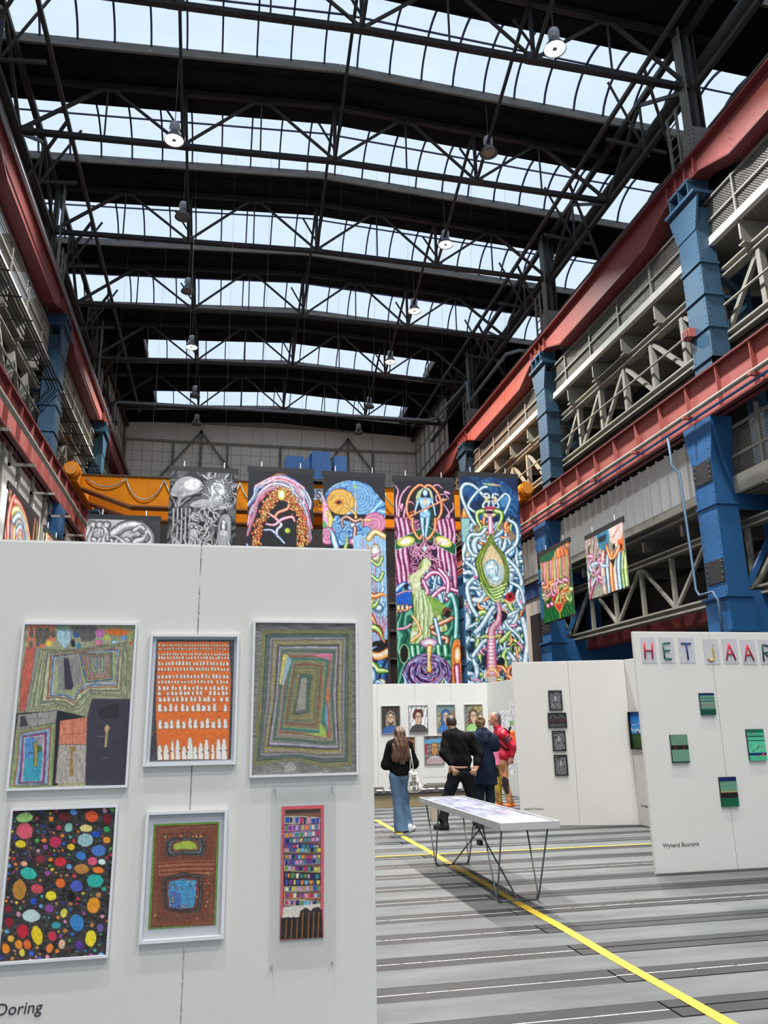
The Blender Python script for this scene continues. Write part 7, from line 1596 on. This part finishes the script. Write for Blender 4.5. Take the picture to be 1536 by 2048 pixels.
# ------------------------------------------------------------------ table
t = thing('display_table', 'long white table with drawings under glass on thin grey wire legs', 'table', (2.84, 8.9, 0), math.radians(.6))
M_TW = pm('table_white', (180, 180, 178), .4, .02); M_WIRE = pm('grey_steel_wire', (112, 114, 118), .35, .05, 8, metal=.5)
TWd, TLn, TZ = .29, 1.50, .75
m = MB()
for x0, x1, y0, y1 in ((-TWd, TWd, -TLn, -TLn+.02), (-TWd, TWd, TLn-.02, TLn), (-TWd, -TWd+.02, -TLn+.02, TLn-.02), (TWd-.02, TWd, -TLn+.02, TLn-.02)): m.bx(x0, x1, y0, y1, TZ-.065, TZ)
m.build('edge_frame', M_TW, t, local=True)
MB().bx(-TWd+.02, TWd-.02, -TLn+.02, TLn-.02, TZ-.03, TZ-.012).build('table_board', M_TW, t, local=True)
ct = art_table(70, TWd*2-.05, TLn*2-.06); ct.a[:] = ct.a
sheet('drawing', ct, t, (-TWd+.025, TLn-.03, TZ-.010), (1, 0, 0), (0, -1, 0))
MB().bx(-TWd+.021, TWd-.021, -TLn+.021, TLn-.021, TZ-.007, TZ-.003).build('glass_top', M_ACR, t, local=True)
MB().bx(-TWd-.001, -TWd, TLn-.30, TLn-.12, TZ-.05, TZ-.02).build('sticker', M_MATP, t, local=True)
for s in (-1, 1):
    yb = s*1.075
    # two V legs joined by a floor bar, tops spread along the table
    for sx in (-1, 1):
        xb = sx*.21
        MB().tube([(sx*.23, yb-.28, TZ-.065), (xb, yb-.015, .06), (xb-sx*.02, yb, .014)], .0085, 8).build('leg', M_WIRE, t, smooth=True, local=True)
        MB().tube([(sx*.23, yb+.28, TZ-.065), (xb, yb+.015, .06), (xb-sx*.02, yb, .014)], .0085, 8).build('leg', M_WIRE, t, smooth=True, local=True)
        MB().tube([(xb, yb, .035), (xb-sx*.012, yb, .012), (xb-sx*.05, yb, .010)], .0095, 8).build('foot', M_WIRE, t, smooth=True, local=True)
    MB().tube([(-.19, yb, .011), (.19, yb, .011)], .0085, 8).build('floor_bar', M_WIRE, t, smooth=True, local=True)
    MB().tube([(0, yb, .012), (0.0, -s*.35, TZ-.07)], .0085, 8).build('cross_brace', M_WIRE, t, smooth=True, local=True)
MB().bx(-.02, .02, -.05, .05, .36, .41).build('brace_joint', M_BLACKP, t, local=True)

# ------------------------------------------------------------------ low bench with ceramics
t = thing('low_bench', 'low tan bench with a black top before the portrait wall', 'bench', (3.95, 17.5, 0))
M_TAN = pm('tan_board', (186, 166, 130), .7, .06, 3)
MB().bx(2.4, 5.6, 17.2, 17.23, 0.0, .25).build('front_board', M_TAN, t); MB().bx(2.4, 2.43, 17.23, 18.1, 0, .25).build('side_board', M_TAN, t); MB().bx(5.57, 5.6, 17.23, 18.1, 0, .25).build('side_board', M_TAN, t)
MB().bx(2.36, 5.64, 17.12, 18.14, .25, .29).build('top_board', M_BLACKP, t)
M_CER = pm('white_ceramic', (226, 224, 220), .35, .05, 10); M_STN = pm('grey_felt_slab', (112, 108, 102), .9, .15, 8)
for k, x in enumerate((3.0, 3.38, 3.55, 3.72, 4.32, 4.5, 4.72, 5.1)):
    o = MB().lathe([(0, .008), (.03, .01), (.065, .03), (.08, .055), (.075, .055), (.06, .036), (.03, .02), (0, .018)], (0, 0, 0), 16).build('ceramic_dish', M_CER, smooth=True)
    o.location = (x, 17.28+.03*(k % 2), .284); tag(o, ['white dish at the hidden left end of the bench', 'second white dish from the left on the low bench', 'white dish just left of the blue jeans', 'white dish hidden behind the blue jeans', 'white dish just right of the tote bag', 'middle white dish between tote bag and black trousers', 'white dish nearest the black trousers on the bench', 'white dish at the right end of the bench'][k], 'dish', 'white dishes on the low bench')
for k, (x, w, h, lb) in enumerate(((3.35, .38, .10, 'flat grey stacked slab at the left of the bench'), (3.82, .34, .09, 'grey slab behind the blue jeans on the bench'), (4.72, .62, .12, 'long rounded grey slab near the black trousers'))):
    t = thing('felt_slab', lb, 'slab', (x, 17.6, .29), 0, 'grey slabs on the low bench')
    for q in range(3):
        m = MB(); hh = h/3; d = .02*q
        m.prism([(-w/2+d, .004), (-w/2+.02+d, 0), (w/2-.02-d, 0), (w/2-d, .01), (w/2-d, hh-.006), (w/2-.03-d, hh-.002), (-w/2+.03+d, hh-.002), (-w/2+d, hh-.008)], lambda a, b: (a, -.14, b+q*hh), lambda a, b: (a, .16, b+q*hh)); m.build('layer', M_STN, t, local=True)
t = thing('wire_rack', 'pale wire tray standing on the long grey slab', 'tray', (4.78, 17.62, .412), -.15)
m = MB()
for k in range(11): m.beam((-.3+k*.06, -.15, 0.02), (-.3+k*.06, .15, .12), .006, .006)
for y_, z_ in ((-.15, .02), (.15, .12)): m.beam((-.32, y_, z_), (.32, y_, z_), .012, .012)
m.build('bars', M_FRAMES, t, local=True, kind='stuff')
MB().bx(-.30, .30, -.155, -.145, .0, .016).build('rail', M_FRAMES, t, local=True)
t = thing('plinth', 'small beige plinth box behind the black boot', 'box', (3.88, 14.62, 0))
MB().bx(3.78, 3.98, 14.52, 14.72, 0, .27).build('body', pm('beige_plinth', (198, 182, 166), .8, .05), t); MB().bx(3.775, 3.985, 14.515, 14.725, .27, .285).build('lid', pm('beige_plinth_lid', (208, 194, 180), .8, .05), t)

# ------------------------------------------------------------------ banners
M_BBAR = pm('black_banner_bar', (26, 26, 28), .6, .1, 5); M_WIREB = pm('hanging_wire', (70, 70, 72), .4, .05, 8, metal=.5); M_CLIP = pm('banner_clip', (200, 200, 204), .4, .05, 8)
def banner(label, cv, x0, y0, x1, y1, ztop, wire_to, dy=0, bottom_bar=True):
    d = Vector((x1-x0, y1-y0)); w = d.length; a = math.atan2(d.y, d.x)
    t = thing('hanging_banner', label, 'banner', (x0, y0, ztop), a, 'painted hanging banners')
    cv.W = w; H = cv.H
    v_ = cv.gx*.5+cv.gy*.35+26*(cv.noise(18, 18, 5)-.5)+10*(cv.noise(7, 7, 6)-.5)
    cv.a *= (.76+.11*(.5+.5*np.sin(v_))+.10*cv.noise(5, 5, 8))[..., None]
    tb = MB().bx(-.03, w+.03, -.02, .02, -.16, 0).build('top_bar', M_BBAR, t, local=True)
    sheet('painted_cloth', cv, t, (0, -.012, -.15), (1, 0, 0), thick=.004, bend=lambda u, v: .02+.012*np.sin(u*5+.6)*np.clip(v/cv.H, 0, 1)+.006*np.sin(v*2.2))
    if bottom_bar: MB().bx(-.01, w+.01, -.018, .018, -.15-H-.04, -.15-H+.02).build('bottom_bar', M_BBAR, t, local=True)
    for f in (.2, .8):
        MB().tube([(w*f, 0, .1), (w*f, dy, wire_to-ztop)], .003, 5).build('wire', M_WIREB, t, local=True)
        MB().tube([(w*f, 0, -.01), (w*f, 0, .16)], .016, 8).build('clip', M_CLIP, tb, local=True)
YB = 21.45
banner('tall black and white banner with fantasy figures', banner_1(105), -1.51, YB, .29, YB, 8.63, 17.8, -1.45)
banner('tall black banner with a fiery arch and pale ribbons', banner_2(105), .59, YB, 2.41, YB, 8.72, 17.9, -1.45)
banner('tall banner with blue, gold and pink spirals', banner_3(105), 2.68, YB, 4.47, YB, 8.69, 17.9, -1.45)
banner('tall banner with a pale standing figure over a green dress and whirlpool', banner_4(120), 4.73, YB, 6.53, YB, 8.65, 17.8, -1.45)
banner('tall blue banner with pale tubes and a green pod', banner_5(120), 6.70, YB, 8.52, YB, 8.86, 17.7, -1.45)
banner('wide black and white banner of reclining figures behind the front panel', banner_bw_wide(110), -3.9, 23.5, -1.87, 23.5, 7.72, 17.72, 1.2)
RIBS = [shade((120, 20, 20), (214, 60, 50), (250, 170, 140)), shade((30, 24, 20), (226, 190, 70), (250, 236, 170)), WHITET, shade((20, 20, 24), (70, 60, 60), (200, 190, 180)), BLUET]
def side_banner(label, cv, x, yl, yr, ztop, wire_to):
    banner(label, cv, x, yl, x, yr, ztop, wire_to, .23 if x > 0 else .12)
side_banner('large flowing multicoloured banner at the left edge above the front panel', banner_flow(80, 2.95, 3.6, 3, RIBS, (30, 26, 28)), -4.40, 16.85, 19.75, 6.64, 8.2)
side_banner('small far flowing banner on the left wall, half hidden by the front panel', banner_flow(50, 1.8, 2.0, 6, RIBS, (40, 30, 30)), -4.40, 20.5, 22.3, 6.62, 8.2)
side_banner('green and red feast banner hanging under the lower right girder', banner_green_feast(70), 10.1, 23.8, 21.55, 7.0, 8.35)
side_banner('banner with a procession of pale figures hanging near the right column', banner_procession(80), 10.1, 20.5, 18.28, 6.78, 8.35)

# ------------------------------------------------------------------ things under the right mezzanine
wl = tag(MB().bx(14.4, 14.5, 16, 40, 0, 6.1).build('wall_mezzanine', pm('mezzanine_grey_wall', (96, 90, 84), .9, .15, .7)), kind='structure')
for k, y_ in enumerate((21.7, 22.3, 22.9, 23.5, 24.1, 24.7, 25.3, 25.9)):
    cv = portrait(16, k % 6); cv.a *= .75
    framed(['first', 'second', 'third', 'fourth', 'fifth', 'sixth', 'seventh', 'eighth'][k]+' small portrait from the column in the row under the mezzanine', -.24, .24, 4.5, 5.1, 0, cv, .03, .03, pm('gilt_wood_frame', (150, 130, 100), .5, .1), base=(14.395, y_), ang=-PI/2, glass=False, group='portraits under the mezzanine', name='small_portrait')
for k, (y_, z_) in enumerate(((26.8, 5.2), (26.8, 4.3))):
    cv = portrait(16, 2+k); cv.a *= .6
    framed(['dark red', 'dark brown'][k]+' portrait beside the wooden post under the mezzanine', -.24, .24, z_-.35, z_+.35, 0, cv, .03, .03, pm('gilt_wood_frame', (150, 130, 100), .5, .1), base=(14.395, y_), ang=-PI/2, glass=False, name='small_portrait')
wn = thing('window_20', kind='structure')
MB().bx(14.36, 14.4, 27.5, 29.2, 4.2, 4.8).build('pane', pm('pale_blue_window', (170, 196, 206), .3, .05), wn); MB().bx(14.34, 14.4, 27.4, 29.3, 4.8, 4.9).build('window_frame', M_BLACKP, wn)
MB().bx(14.36, 14.4, 27.5, 29.2, 4.95, 5.4).build('pane', pm('pale_blue_window', (170, 196, 206), .3, .05), wn)
tag(MB().bx(14.2, 14.4, 27.15, 27.38, 0, 6.1).build('wood_post', pm('tan_wood_post', (170, 140, 100), .7, .1)), 'tan wooden post beside the pale window under the mezzanine', 'post')
# office box at the far right end
ob = thing('site_office', 'grey office cabin with a dark window at the far right', 'cabin', (11.1, 29, 0))
MB().bx(11.0, 11.18, 25.3, 33.6, 0, 6.0).build('cabin_wall', pm('cabin_grey', (150, 146, 142), .8, .05), ob); MB().bx(10.96, 11.18, 25.3, 33.6, 6.0, 6.5).build('cabin_fascia', pm('cabin_blue', (40, 60, 100), .6, .05), ob)
MB().bx(10.97, 11.0, 25.7, 27.2, 3.0, 5.4).build('cabin_window', M_BLACKP, ob); MB().bx(10.93, 11.0, 25.65, 27.25, 2.9, 3.0).build('window_sill', M_STEELB, ob)
# dark machinery hall behind the banners
mh = tag(MB().bx(-4.6, 10.2, 34.0, 34.3, 0, 8.0).build('wall_machine', M_DARK), kind='structure')
for k, z_ in enumerate((1.2, 2.2, 3.3, 4.4, 5.6, 6.8)): MB().bx(-4.6, 10.2, 33.86, 34.0, z_, z_+.08).build('wall_rail', M_STEEL, mh)
for k in range(12): MB().bx(-4.2+k*1.25, -4.1+k*1.25, 33.8, 34.0, 0, 8).build('wall_post', M_STEELB, mh)
